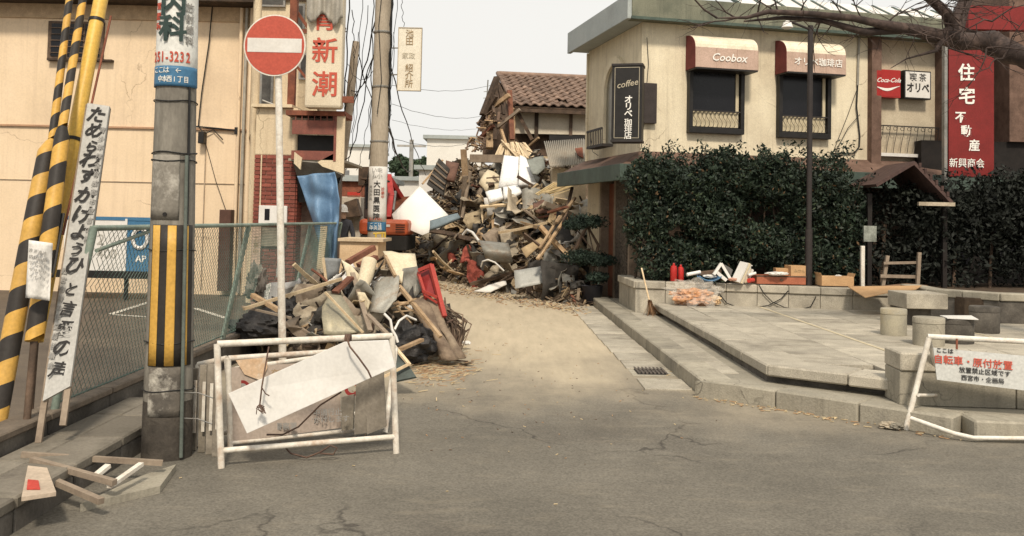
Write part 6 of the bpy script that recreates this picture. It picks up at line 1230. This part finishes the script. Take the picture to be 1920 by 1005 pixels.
# broken gable end: dark interior, posts and braces
zE = el.z
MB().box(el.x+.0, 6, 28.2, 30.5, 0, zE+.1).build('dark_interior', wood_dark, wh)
wxa = P(968, 210, 27.8).x
def wp(px0, py0, px1, py1, nm, mat, y=27.8, th=.1): a_, b_ = P(px0, py0, y), P(px1, py1, y); return MB().box(a_.x, b_.x, y, y+th, b_.z, a_.z).build(nm, mat, wh)
wallc = M('faded_plaster', (.62, .56, .45), (.54, .48, .38), scale=2, stain=(.4, .33, .24), samt=.4)
wp(966, 206, 1105, 253, 'plaster_wall', wallc); wp(968, 196, 1110, 209, 'wall_beam', wood_tan, 27.7)
wp(1003, 206, 1009, 262, 'post', wood_dark, 27.72); wp(1068, 206, 1073, 262, 'post', wood_dark, 27.72); wp(1030, 253, 1110, 265, 'dark_gap', black, 27.7)
MB().beam(P(969, 208, 27.65), P(998, 262, 27.5), .09, .09).build('brace', wood_dark, wh); wp(955, 196, 965, 290, 'post', wood_tan, 27.6, .2)
for a_, b_, w_, m_ in (((920, 210), (918, 278), .2, wood_tan), ((955, 170), (960, 262), .14, wood_red), ((905, 215), (955, 178), .14, wood_tan), ((898, 235), (930, 180), .12, wood_dark), ((930, 150), (928, 262), .12, wood_dark), ((912, 255), (975, 205), .1, MATS['grey_timber']), ((898, 262), (925, 235), .12, wood_red), ((935, 160), (945, 215), .08, wood_dark), ((932, 145), (905, 215), .16, wood_dark), ((985, 280), (1010, 258), .07, wood_tan), ((935, 230), (950, 275), .08, wood_tan)):
    MB().beam(P(*a_, 27.3), P(*b_, 26.9), w_, w_*.8).build('broken_timber', m_, wh)
MB().slab([P(931, 152, 29.3), P(968, 205, 27.9), P(966, 292, 27.9), P(905, 292, 28.6), P(902, 225, 29.0)], .3).build('gable_shadow_wall', wood_dark, wh)  # dark slab added as the shadow inside the broken gable
m = MB(); random.seed(12)
for k in range(80):
    t = random.random(); px = 880+50*t+random.gauss(0, 6); py = 262-(60*t if t > .5 else 8*t)+random.gauss(8, 8); q = P(px, py, 27+random.uniform(-.5, .8)); d = Vector((random.gauss(0, 1), random.gauss(0, .5), random.gauss(0, .8))).normalized()
    m.beam(q-d*.1, q+d*.14, random.uniform(.03, .08), .03, random.choice((0, 1, 2)))
m.build('splintered_debris', [wood_dark, wood_tan, tile_m], wh, kind='stuff')
# ================================================= EXCAVATOR AND WORKER
ex = thing('excavator', 'small orange-red excavator working between the pole and the rubble heap', 'excavator', loc=(P(715, 530, 23).x, 23, 0))
orange = M('excavator_orange', (.56, .12, .045), (.46, .09, .035), scale=4, rough=.45, bump=.03, stain=(.3, .14, .08), samt=.4)
redx = M('excavator_red', (.42, .045, .04), rough=.45); rub = M('track_rubber', (.03, .028, .026))
X0, X1 = P(672, 440, 22.4).x, P(765, 440, 22.4).x; zA, zB, zC = P(715, 411, 22.4).z, P(715, 441, 22.4).z, P(715, 470, 22.4).z
MB().box(X0, X1, 22.4, 23.9, zB, zA).build('counterweight', orange, ex, bevel=.09)
MB().box(X0+.04, X1-.03, 22.45, 24.6, zC, zB).build('lower_body', rub, ex, bevel=.03)
MB().box(X0+.02, X0+.3, 23.9, 24.7, zB, zA-.1).build('side_cover', orange, ex, bevel=.03)
for k in range(4): MB().box(X1-.30, X1-.08, 22.385, 22.4, zB+.08+k*.055, zB+.10+k*.055).build('vent_slot', rub, ex)
MB().box(X0+.55, X0+.75, 22.385, 22.4, zB+.2, zB+.26).build('badge', offwhite, ex)
for s_ in (X0+.05, X1-.38):
    m = MB(); prf = [(22.3, .22), (22.45, .05), (22.7, 0), (24.4, 0), (24.65, .05), (24.8, .22), (24.6, .42), (24.4, .46), (22.7, .46), (22.5, .42)]
    m._add([(s_, a_, b_) for a_, b_ in prf]+[(s_+.32, a_, b_) for a_, b_ in prf], [list(range(10))[::-1], list(range(10, 20))]+[[i, (i+1) % 10, 10+(i+1) % 10, 10+i] for i in range(10)]); tk = m.build('track', rub, ex)
    for k in range(9): MB().box(s_-.01, s_+.33, 22.68+k*.2, 22.74+k*.2, -.0, .47).build('grouser', rub, tk)
MB().tube([((X0+X1)/2, 23.5, .4), ((X0+X1)/2, 23.5, zC)], .35, 16).build('slew_ring', rub, ex)
cb = MB().box(X0+.02, X0+.42, 23.0, 24.2, zA, zA+.95).build('cab', M('cab_dark', (.07, .055, .05)), ex, bevel=.04); MB().box(X0-.06, X0+.48, 22.85, 24.3, zA+.95, zA+1.0).build('cab_roof', wood_dark, ex, bevel=.02)
MB().box(X0+.06, X0+.38, 22.985, 23.0, zA+.25, zA+.85).build('cab_glass', glass, ex)
bo = [P(728, 412, 24), P(733, 372, 24.6), P(728, 332, 25.2)]
for a_, b_ in zip(bo[:-1], bo[1:]): MB().beam(a_, b_, .16, .24).build('boom', redx, ex, bevel=.02)
MB().beam(bo[2], P(758, 380, 26.0), .12, .16).build('arm', redx, ex, bevel=.02); MB().tube([P(737, 395, 24.2), P(741, 360, 25)], .04, 8).build('hydraulic_ram', steel, ex)
m = MB(); cc = P(757, 388, 26.0)
prf = [(-.3, .25), (.25, .3), (.35, .0), (.15, -.3), (-.2, -.3), (-.35, -.05)]; m._add([cc+Vector((a_, -.25, b_)) for a_, b_ in prf]+[cc+Vector((a_, .3, b_)) for a_, b_ in prf], [list(range(6))[::-1], list(range(6, 12))]+[[i, (i+1) % 6, 6+(i+1) % 6, 6+i] for i in range(6)]); m.build('bucket', rust, ex)
# second machine / truck bits behind the tarp
tk = thing('small_truck', 'small truck with a red and white tailboard behind the worker', 'truck', loc=(P(650, 520, 27).x, 27, 0))
a_, b_ = P(636, 352, 27), P(676, 405, 27)
MB().box(a_.x, b_.x, 27, 29.5, .6, b_.z+.55).build('cargo_box', M('dirty_white', (.55, .50, .42), (.42, .37, .3), scale=5), tk, bevel=.02)
MB().box(a_.x+.25, b_.x-.02, 26.95, 27, P(655, 366, 27).z, P(655, 360, 27).z).build('red_strip', red_paint, tk); MB().box(a_.x, b_.x, 26.9, 27, .5, .95).build('tailboard', wood_dark, tk)
MB().slab([P(645, 380, 26.6), P(668, 372, 26.6), P(676, 405, 26.6), P(640, 408, 26.6)], .5).build('load', wood_dark, tk)
MB().box(a_.x+.1, b_.x-.1, 29.5, 30.9, .5, 1.9).build('cab', offwhite, tk, bevel=.08)
for x in (a_.x+.05, b_.x-.25):
    for y_ in (27.5, 30.1): MB().tube([(x, y_, .32), (x+.2, y_, .32)], .32, 18).build('wheel', rub, tk, smooth=40)
MB().beam(P(672, 330, 25), P(672, 330, 25)-UP*.0+Vector((.5, 0, 0)), .03, .5).build('dark_canopy', wood_dark, label='dark board propped behind the doctor advert on the pole', cat='board')
def person(loc, label):
    t = thing('person', label, 'person', loc=loc)
    J = {'pel': (0, 0, .95), 'sp': (0, -.02, 1.15), 'ch': (0, -.03, 1.36), 'nk': (0, -.03, 1.50), 'hd': (0, -.06, 1.60), 'ht': (0, -.06, 1.68), 'sl': (-.17, -.02, 1.42), 'el': (-.26, -.06, 1.15), 'wl': (-.20, -.26, 1.02), 'hl': (-.18, -.33, 1.0), 'sr': (.17, -.02, 1.42), 'er': (.25, -.02, 1.14), 'wr': (.22, -.2, .95), 'hr': (.2, -.27, .92),
         'hpl': (-.1, 0, .92), 'kl': (-.12, -.04, .50), 'al': (-.13, .02, .10), 'tl': (-.14, -.14, .04), 'hpr': (.1, 0, .92), 'kr': (.13, .0, .50), 'ar': (.15, .06, .10), 'tr': (.16, -.1, .04)}
    rad = dict(pel=.14, sp=.14, ch=.155, nk=.055, hd=.08, ht=.07, sl=.065, el=.05, wl=.038, hl=.04, sr=.065, er=.05, wr=.038, hr=.04, hpl=.1, kl=.07, al=.05, tl=.045, hpr=.1, kr=.07, ar=.05, tr=.045)
    E = [('pel', 'sp'), ('sp', 'ch'), ('ch', 'nk'), ('nk', 'hd'), ('hd', 'ht'), ('ch', 'sl'), ('sl', 'el'), ('el', 'wl'), ('wl', 'hl'), ('ch', 'sr'), ('sr', 'er'), ('er', 'wr'), ('wr', 'hr'), ('pel', 'hpl'), ('hpl', 'kl'), ('kl', 'al'), ('al', 'tl'), ('pel', 'hpr'), ('hpr', 'kr'), ('kr', 'ar'), ('ar', 'tr')]
    ks = list(J); me = bpy.data.meshes.new('body'); me.from_pydata([J[k] for k in ks], [(ks.index(a), ks.index(b)) for a, b in E], [])
    me.materials.append(M('dark_work_clothes', (.05, .05, .06), (.03, .03, .035)))
    o_ = bpy.data.objects.new('body', me); place(o_, Matrix.Translation(loc), t); o_.modifiers.new('skin', 'SKIN'); bpy.context.view_layer.update()
    if not me.skin_vertices: me.attributes.new('x', 'FLOAT', 'POINT')
    try:
        bpy.context.view_layer.objects.active = o_
        if not me.skin_vertices: bpy.ops.mesh.customdata_skin_add()
        for i, k in enumerate(ks): me.skin_vertices[0].data[i].radius = (rad[k], rad[k])
        me.skin_vertices[0].data[0].use_root = True
    except Exception as e_: print('skin', e_)
    md = o_.modifiers.new('sub', 'SUBSURF'); md.levels = md.render_levels = 1
    L3 = Vector(loc)
    MB().lathe([(.085, 1.50), (.095, 1.58), (.09, 1.64), (.06, 1.70)], L3+Vector((0, -.062, 0)), 16).build('face', M('skin', (.42, .26, .18), bump=0), t, smooth=60)
    MB().lathe([(.14, 1.635), (.142, 1.645), (.125, 1.655), (.12, 1.72), (.095, 1.77), (.04, 1.80)], L3+Vector((0, -.06, 0)), 20).build('helmet', offwhite, t, smooth=50)
    return t
person((P(639, 500, 19.5).x, 19.5, 0), 'worker in dark clothes and a white helmet beside the blue tarpaulin')
# pale board counter behind the small heap
pb = thing('plywood_box', 'large cream plywood box with flat lid behind the small heap', 'box', loc=(P(678, 500, 14).x, 14, 0))
a_, b_ = P(637, 452, 14), P(708, 500, 14); MB().box(a_.x, b_.x, 14, 14.9, 0, a_.z).build('side', card_pale, pb, bevel=.01); MB().box(a_.x-.02, b_.x+.08, 13.95, 14.95, a_.z, a_.z+.045).build('lid', M('lid_board', (.56, .44, .30), (.46, .35, .23)), pb); MB().beam(P(655, 447, 14.2), P(710, 449, 14.2), .08, .03).build('top_batten', MATS['cream_card'], pb)
# leaning post by the fence end
plank('leaning_post', P(608, 424, 14.5), P(600, 505, 14.3), .10, .05, wood_pale, 'pale board standing behind the fence next to the blue tarpaulin', 'board', up=(0, 1, 0))
plank('metal_ladder', P(529, 425, 14.9), P(520, 520, 14.7), .04, .03, steel, 'thin grey strut leaning on the brick pier behind the fence', 'strut', up=(0, 1, 0))
# ================================================= ITEMS ON THE PLANTER WALL
def ft_on(px, py, z=.632): return G(px, py, z)
red_ex = M('extinguisher_red', (.50, .035, .03), rough=.3, bump=0)
for px, lab_, s_ in ((1263, 'taller red fire extinguisher standing on the planter wall', 1.0), (1276, 'shorter red fire extinguisher beside the taller one', .92)):
    f_ = ft_on(px, 527); t = thing('fire_extinguisher', lab_, 'fire extinguisher', loc=f_, group='two fire extinguishers on the planter wall')
    MB().lathe([(.048*s_, 0), (.055*s_, .01), (.055*s_, .20*s_), (.045*s_, .235*s_), (.02*s_, .25*s_)], f_, 20).build('cylinder', red_ex, t, smooth=40)
    MB().lathe([(.018, .25*s_), (.02, .27*s_), (.012, .285*s_)], f_, 12).build('valve', red_ex, t, smooth=40); MB().beam(f_+Vector((-.03, 0, .285*s_)), f_+Vector((.04, 0, .29*s_)), .015, .012).build('handle', black, t)
    MB().tube([f_+Vector((.02, -.01, .265*s_)), f_+Vector((.062, -.02, .2*s_)), f_+Vector((.06, -.03, .08*s_))], .007, 6).build('hose', black, t, smooth=50)
def bx3(name, label, cat, px0, px1, py0, py1, D, dep, mat, rz=0, **k):
    a_, b_ = P(px0, py0, D), P(px1, py1, D); w_ = b_.x-a_.x; h_ = a_.z-b_.z; F_ = Matrix.Translation(((a_.x+b_.x)/2, D+dep/2, b_.z)) @ Matrix.Rotation(R(rz), 4, 'Z')
    t = thing(name, label, cat, F=F_); MB(F_).box(-w_/2, w_/2, -dep/2, dep/2, 0, h_).build('carton', mat, t, bevel=.004); return t, F_, w_, h_
t, F_, w_, h_ = bx3('wooden_box', 'long red-brown wooden drawer lying on the planter wall with cartons on it', 'drawer', 1419, 1511, 516, 534, 14.48, .30, M('drawer_wood', (.38, .13, .07), (.28, .09, .05), rough=.5)); MB(F_).box(-w_/2-.005, w_/2+.005, -.155, -.15, h_-.02, h_).build('rim', wood_dark, t); MB(F_).box(-.02, .02, -.165, -.15, h_*.5-.015, h_*.5+.015).build('knob', wood_dark, t)
t, F_, w_, h_ = bx3('cardboard_box', 'larger brown carton with printing on the right of the drawer', 'cardboard box', 1481, 1514, 498, 519, 14.52, .26, card, 6); text(t, 'みかん', (-.0, -.134, h_*.5), (1, 0, 0), (0, 0, 1), .06, ink_brown, F=F_); MB(F_).box(-w_/2, w_/2, -.02, .02, h_, h_+.003).build('tape', M('brown_tape', (.42, .27, .13), rough=.3), t)
t, F_, w_, h_ = bx3('cardboard_box', 'small brown carton left of the larger carton on the drawer', 'cardboard box', 1456, 1480, 503, 517, 14.62, .2, card, -4); MB(F_).box(-w_/2, w_/2, -.015, .015, h_, h_+.003).build('tape', MATS['brown_tape'], t)
t, F_, w_, h_ = bx3('cardboard_box', 'open orange-brown carton alone at the right end of the planter wall', 'cardboard box', 1540, 1601, 518, 537, 14.3, .28, card, 2); 
for s_ in (-1, 1): MB(F_).slab([Vector((s_*w_/2, -.14, h_)), Vector((s_*w_/2, .14, h_)), Vector((s_*(w_/2+.02), .14, h_+.05)), Vector((s_*(w_/2+.02), -.14, h_+.05))], .004).build('flap', card, t)
q = ft_on(1570, 520, .80); lump('paper_scrap', 1572, 517, 14.4, .03, offwhite, 'white scrap lying on the open carton', 'scrap', (1.6, 1, .5))
lump('white_cloth', 1457, 513, 14.45, .09, offwhite, 'white cloth lying on the drawer left of the cartons', 'cloth', (1.9, 1, .32), amp=.25)
MB().tube([P(1288, 515, 14.5), P(1313, 510, 14.55)], .028, 14).build('paper_roll', offwhite, label='white paper roll lying left of the blue tray', cat='paper roll', smooth=50); MB().beam(P(1308, 513, 14.6), P(1350, 508, 14.7), .09, .05).build('dark_roll', wood_dark, label='dark brown roll lying behind the white paper roll', cat='roll')
tb = M('tray_blue', (.10, .22, .36), (.07, .16, .28), rough=.3)
bt_ = P(1331, 524, 14.4); MB().grid(lambda u, v: Vector((bt_.x-.17+.34*u, 14.36+.2*v, .64+.07*((2*u-1)**2)+.03*(2*v-1)**2+.015)), 14, 8).build('blue_tray', tb, label='shallow blue tray with white contents on the planter wall', cat='tray', solid=.012, smooth=50); lump('white_contents', 1331, 518, 14.45, .05, offwhite, 'white crumpled packing inside the blue tray', 'packing', (2.0, 1, .5))
fr2 = thing('folding_stand', 'white A-shaped folding frame standing beside the blue tray', 'frame', loc=ft_on(1355, 528))
MB().beam(P(1352, 494, 14.45), P(1338, 515, 14.4), .04, .05, up=(0, 1, 0)).build('bar', offwhite, fr2); MB().beam(P(1352, 494, 14.45), P(1370, 524, 14.42), .04, .04, up=(0, 1, 0)).build('bar', offwhite, fr2); MB().beam(P(1341, 508, 14.43), P(1362, 526, 14.4), .05, .05, up=(0, 1, 0)).build('bar', offwhite, fr2)
MB().slab([P(1354, 494, 14.5), P(1366, 500, 14.6), P(1374, 506, 14.6), P(1370, 518, 14.5)], .01).build('clear_film', M('smoky_film', (.16, .15, .14), rough=.2, bump=0), fr2)
bk = thing('book_stack', 'fan of pale books and papers standing open on the planter wall', 'books', loc=ft_on(1392, 529))
for k, (x0_, x1_, yy0, yy1) in enumerate(((1396, 1379, 492, 528), (1400, 1384, 493, 530), (1404, 1388, 496, 530), (1403, 1394, 502, 530), (1408, 1398, 505, 529))): MB().beam(P(x0_, yy0, 14.45+.02*k), P(x1_, yy1, 14.4+.02*k), .16 if k < 2 else .1, .035, up=(1, .6, 0)).build('book', (offwhite, MATS['cream_card'])[k % 2], bk, bevel=.003)
MB().beam(P(1398, 493, 14.5), P(1409, 498, 14.5), .12, .012).build('loose_page', offwhite, bk); MB().tube([P(1403, 516, 14.4), P(1417, 512, 14.42)], .022, 12).build('rolled_paper', offwhite, bk, smooth=50)
MB().tube([P(1404, 526, 14.35), P(1412, 525, 14.45)], .034, 16).build('tin_can', red_paint, label='small red tin lying between the books and the drawer', cat='tin', smooth=40)
lump('pink_rag', 1374, 524, 14.4, .05, M('pinkish_cloth', (.5, .28, .2)), 'pinkish rag in front of the white frame', 'rag', (1.4, 1, .5))
# big flattened cardboard
cs_ = [P(1590, 537, 14.1), P(1660, 536, 14.0), P(1728, 535, 13.6), P(1717, 542, 13.3), P(1660, 549, 13.2), P(1622, 557, 13.1)]
MB().slab(cs_, .012, nrm=Vector((0, 0, -1))).build('flat_cardboard', card, label='large flattened cardboard sheet overhanging the planter wall', cat='cardboard', bevel=0)
MB().slab([P(1640, 537, 14.3), P(1700, 531, 14.6), P(1740, 535, 14.2), P(1728, 540, 13.7)], .01, nrm=Vector((0, 0, -1))).build('flat_cardboard', M('brown_felt', (.22, .13, .08), (.15, .09, .055)), label='darker brown flat sheet behind the large cardboard', cat='cardboard')
for lab_, L_ in (('black cord looping down the planter wall below the white frame', [(1340, 530), (1348, 550), (1362, 568), (1385, 577), (1410, 577), (1440, 573), (1465, 560), (1478, 545)]), ('black cord looping down the planter wall below the drawer', [(1423, 534), (1432, 550), (1448, 566), (1470, 576), (1500, 581), (1520, 575), (1530, 556)])):
    MB().tube([(lambda r_: Vector((0, 0, CAM_H))+r_*((14.77+.2044*2.02)/(r_.y+.2044*r_.x)))(ray(x, y)) for x, y in L_], .008, 6).build('cord_loop', cable, label=lab_, cat='cord', smooth=60)
# broom
br_t = thing('broom', 'bamboo broom leaning on the left corner of the planter wall', 'broom', loc=G(1222, 588, .15))
MB().tube([P(1203, 503, 14.55), P(1219, 570, 14.1)], .013, 8).build('handle', wood_pale, br_t, smooth=50); random.seed(8)
brm = MB(); q0 = P(1218, 568, 14.1)
for k in range(140): e_ = G(1224+random.gauss(0, 6), 588+random.gauss(0, 2), .155); brm.tube([q0+Vector((random.gauss(0, .012), random.gauss(0, .012), random.uniform(-.02, .05))), e_], .003, 3, caps=False)
brm.build('bristles', M('broom_straw', (.34, .20, .11), (.24, .14, .08)), br_t, kind='stuff')
# plastic bag of rubbish
pbg = thing('clear_rubbish_bag', 'clear plastic bag of orange-brown rubbish on the terrace against the planter wall', 'rubbish bag', loc=G(1300, 575, .305))
c_ = G(1300, 573, .305); random.seed(15)
for k in range(16): o_ = lump('orange_waste', 0, 0, 1, .001, card, '', '') if False else None
def lump2(parent, name, c_, r_, sq, mat, amp=.3):
    bm = bmesh.new(); bmesh.ops.create_icosphere(bm, subdivisions=4, radius=1)
    for v in bm.verts:
        d = v.co.normalized(); k = 1+amp*noise.noise(d*2.2+c_*3)+amp*.8*noise.noise(d*6+c_); v.co = Vector((d.x*sq[0], d.y*sq[1], d.z*sq[2]))*k*r_+c_
    m = MB(); bm.verts.index_update(); m.v = [v.co.copy() for v in bm.verts]; m.f = [[v.index for v in f.verts] for f in bm.faces]; m.mi = [0]*len(m.f); bm.free(); return m.build(name, mat, parent, smooth=30)
ow = M('orange_waste', (.62, .34, .18), (.45, .22, .11), scale=18, bump=.5, bscale=20, fine=.3)
lump2(pbg, 'contents', c_+Vector((0, .05, .115)), .16, (1.9, 1, .75), ow, .5); lump2(pbg, 'contents', c_+Vector((.3, .08, .08)), .1, (1.2, 1, .8), M('tan_waste', (.66, .48, .28), (.5, .33, .18), scale=15), .5)
film = bpy.data.materials.new('clear_film_plastic'); film.use_nodes = True; nb2 = film.node_tree.nodes; b_2 = nb2['Principled BSDF']; b_2.inputs['Base Color'].default_value = (.8, .76, .68, 1); b_2.inputs['Alpha'].default_value = .16; b_2.inputs['Roughness'].default_value = .2
lump2(pbg, 'bag_film', c_+Vector((.04, .06, .17)), .2, (1.9, .9, .95), film, .55)
MB().grid(lambda u, v: P(1288+52*u-14*v*(1-u)+10*v, 574-42*v+6*math.sin(u*9), 14.0+.5*v+.03*math.sin(u*21)), 18, 6).build('bag_neck', film, pbg, smooth=50)
# ================================================= FOLDING STREET SIGN, right
fs = thing('folding_street_sign', 'white folding frame sign with red and black bicycle parking notice at the right edge', 'street sign', loc=G(1700, 806))
ap = P(1742, 634, 7.32); f0 = G(1698, 806); bk_ = G(1777, 786); bk_.y += .0; W2 = 1.05
d_ = Vector((1, .0, 0)); d_ = (P(1856, 640, 7.25)-ap).normalized()
for nm, a_, b_ in (('front_leg', ap, f0), ('rear_leg', ap+Vector((.01, .03, 0)), bk_)):
    MB().tube([a_, b_], .021 if nm[0] == 'f' else .017, 12).build(nm, white_worn, fs, smooth=50); MB().tube([a_+d_*W2, b_+d_*W2+Vector((0, 0, 0))], .019, 12).build(nm, white_worn, fs, smooth=50)
MB().tube([ap-d_*.01+UP*.012, ap+d_*W2+UP*.012], .021, 12).build('top_bar', white, fs, smooth=50)
fm, bm2 = ap.lerp(f0, .67), ap.lerp(bk_, .80); MB().tube([P(1722, 741, 7.25), P(1757, 741, 7.5)], .013, 8).build('side_brace', white_worn, fs, smooth=50)
MB().tube([P(1708, 784, 7.18), P(1790, 813, 6.95), P(1826, 821, 6.9), P(1930, 822, 6.9)], .016, 10).build('lower_tube', white, fs, smooth=50)
MB().tube([P(1768, 787, 7.5), P(1856, 800, 7.45), P(1960, 815, 7.4)], .014, 10).build('lower_tube', white_worn, fs, smooth=50)
fp = [P(1750, 652, 7.24), P(1750, 652, 7.24)+d_*.92+Vector((0, 0, -.035)), P(1757, 712, 7.19)+d_*.90+Vector((0, 0, -.06)), P(1757, 712, 7.19)]
MB().slab(fp, .008, nrm=Vector((0, 1, 0))).build('panel', M('grey_white_panel', (.50, .50, .47), (.44, .44, .41), scale=3, rough=.5, bump=.03, stain=(.36, .34, .3), samt=.4), fs)
xd = (fp[1]-fp[0]).normalized(); ydn = UP
def ftx(s, px, py, size, mat, **k):
    r_ = ray(px, py); nn = (fp[1]-fp[0]).cross(fp[3]-fp[0]).normalized(); O = Vector((0, 0, CAM_H)); q_ = O+r_*((fp[0]-O).dot(nn)/r_.dot(nn)); text(fs, s, q_-nn*.007*(1 if nn.y > 0 else -1), xd, (fp[0]-fp[3]).normalized(), size, mat, **k)
ftx('ここは', 1771, 658, .042, ink, bold=.014); ftx('自転車・', 1787, 677, .072, ink_red, bold=.012); ftx('原付放置', 1861, 684, .072, ink_red, bold=.012); ftx('放置禁止区域です', 1846, 698, .046, ink, bold=.006); ftx('西宮市・企画局', 1842, 712, .044, ink, bold=.006)
ring_ = MB(); 
for q in ((1794, 643),): MB().tube([P(q[0], q[1]-8, 7.22), P(q[0], q[1]+12, 7.21)], .008, 6).build('wire_tie', rust, fs)
fl = P(1794, 818, 7.3); MB().grid(lambda u, v: Vector((P(1778, 800, 7.32).x+.62*u, 7.2+.28*v, .02+.07*math.sin(v*math.pi)*math.sin(math.pi*min(1, u*1.6+.05)))), 16, 8).build('cardboard_scrap', card, label='bent orange-brown cardboard lying under the folding sign', cat='cardboard', solid=.01, smooth=50)
lump('gravel_clump', 1668, 797, 7.3, .05, plaster, 'small broken concrete lump by the kerb beside the folding sign', 'concrete lump', (1.6, 1, .5), amp=.5); lump('gravel_clump', 1681, 799, 7.25, .035, concrete, 'smaller dark stone next to the folding sign foot', 'stone', (1.4, 1, .7), amp=.5)
# ================================================= FAR BACKGROUND
def house(x0, x1, y, d, h, label, m1, roof=None, name='distant_building', win=3):
    t = thing(name, label, 'building', loc=((x0+x1)/2, y, 0)); MB().box(x0, x1, y, y+d, 0, h).build('wall', m1, t)
    MB().box(x0-.2, x1+.2, y-.2, y+d+.2, h, h+.18).build('roof', roof or grey_f, t)
    for k in range(win): xx = x0+(x1-x0)*(k+.3)/win; MB().box(xx, xx+(x1-x0)/win*.4, y-.04, y, h*.45, h*.75).build('window', M('far_pane', (.2, .2, .2), rough=.3), t)
    return t
palew = M('pale_far_wall', (.70, .68, .63), (.64, .62, .57), scale=1, bump=0)
a_, b_ = P(800, 300, 48), P(905, 262, 48); house(a_.x, b_.x, 48, 6, b_.z, 'white flat-roofed building behind the left top of the rubble heap', palew, win=2)
a_, b_ = P(640, 336, 42), P(790, 336, 42); house(a_.x, b_.x, 42, 1, a_.z, 'long pale low building behind the excavator', palew, win=0)
a_, b_ = P(786, 318, 38), P(812, 318, 38); house(a_.x, b_.x, 38, 3, a_.z, 'small white house with tiny windows left of the dark roof panel', offwhite, win=2)
house(-30, -9, 60, 8, 6, 'distant pale building beyond the parking lot', palew, win=5); house(8, 30, 55, 8, 6.5, 'distant grey building hidden behind the café', concrete, win=5)
house(-6.5, -4.7, 36, 4, 2.9, 'reddish shed behind the truck at the end of the lane', rust, win=1)
tm_ = M('far_tree_leaf', (.06, .09, .05), (.03, .05, .03), bump=0, scale=1, fine=.3)
for i, (px, py, rx, rz, lab_) in enumerate(((762, 316, 1.0, .5, 'wide dark evergreen crown behind the hanging sign pole'), (745, 305, .55, .45, 'small dark treetop left of the wide evergreen crown'), (790, 309, .7, .5, 'dark treetop at the right of the wide evergreen crown'))):
    q = P(px, py, 52); t = thing('distant_tree', lab_, 'tree', loc=(q.x, 52+i, 0)); k = 4200; dd_ = rng.normal(size=(k, 3)); dd_ /= np.linalg.norm(dd_, axis=1)[:, None]
    jit = 1+.25*np.sin(dd_[:, :1]*7+i)*np.cos(dd_[:, 2:]*6); pts_ = np.array([q.x, 52+i, q.z])+dd_*jit*(rng.uniform(0, 1, (k, 1))**.4)*np.array([rx, rx, rz])
    leafmesh('crown', pts_, .11, tm_, t); MB().tube([(q.x, 52+i, 0), (q.x, 52+i, q.z)], [.2, .1], 8).build('trunk', wood_dark, t)
fp_ = thing('distant_pole', 'thin distant utility pole above the dark evergreen', 'utility pole', loc=(P(772, 330, 45).x, 45, 0)); q = P(772, 262, 45); MB().tube([(q.x, 45, 0), q], .1, 8).build('pole', steel, fp_); MB().beam(q-Vector((.7, 0, .3)), q+Vector((.7, 0, -.3)), .08, .1).build('crossarm', steel, fp_)
for lab_, L_ in (('rooftop antenna mast left of the wrecked house roof', ((915, 150), (908, 262))),): 
    t = thing('roof_antenna', lab_, 'antenna', loc=P(908, 262, 33)); MB().tube([P(*L_[0], 33), P(*L_[1], 33)], .025, 6).build('mast', steel, t)
    for k in range(5): MB().tube([P(907-k*1.0, 172+k*12, 33), P(929-k*1.5, 170+k*12, 33)], .012, 5).build('element', steel, t)
    MB().beam(P(905, 208, 33), P(926, 152, 33), .02, .02).build('boom', steel, t)
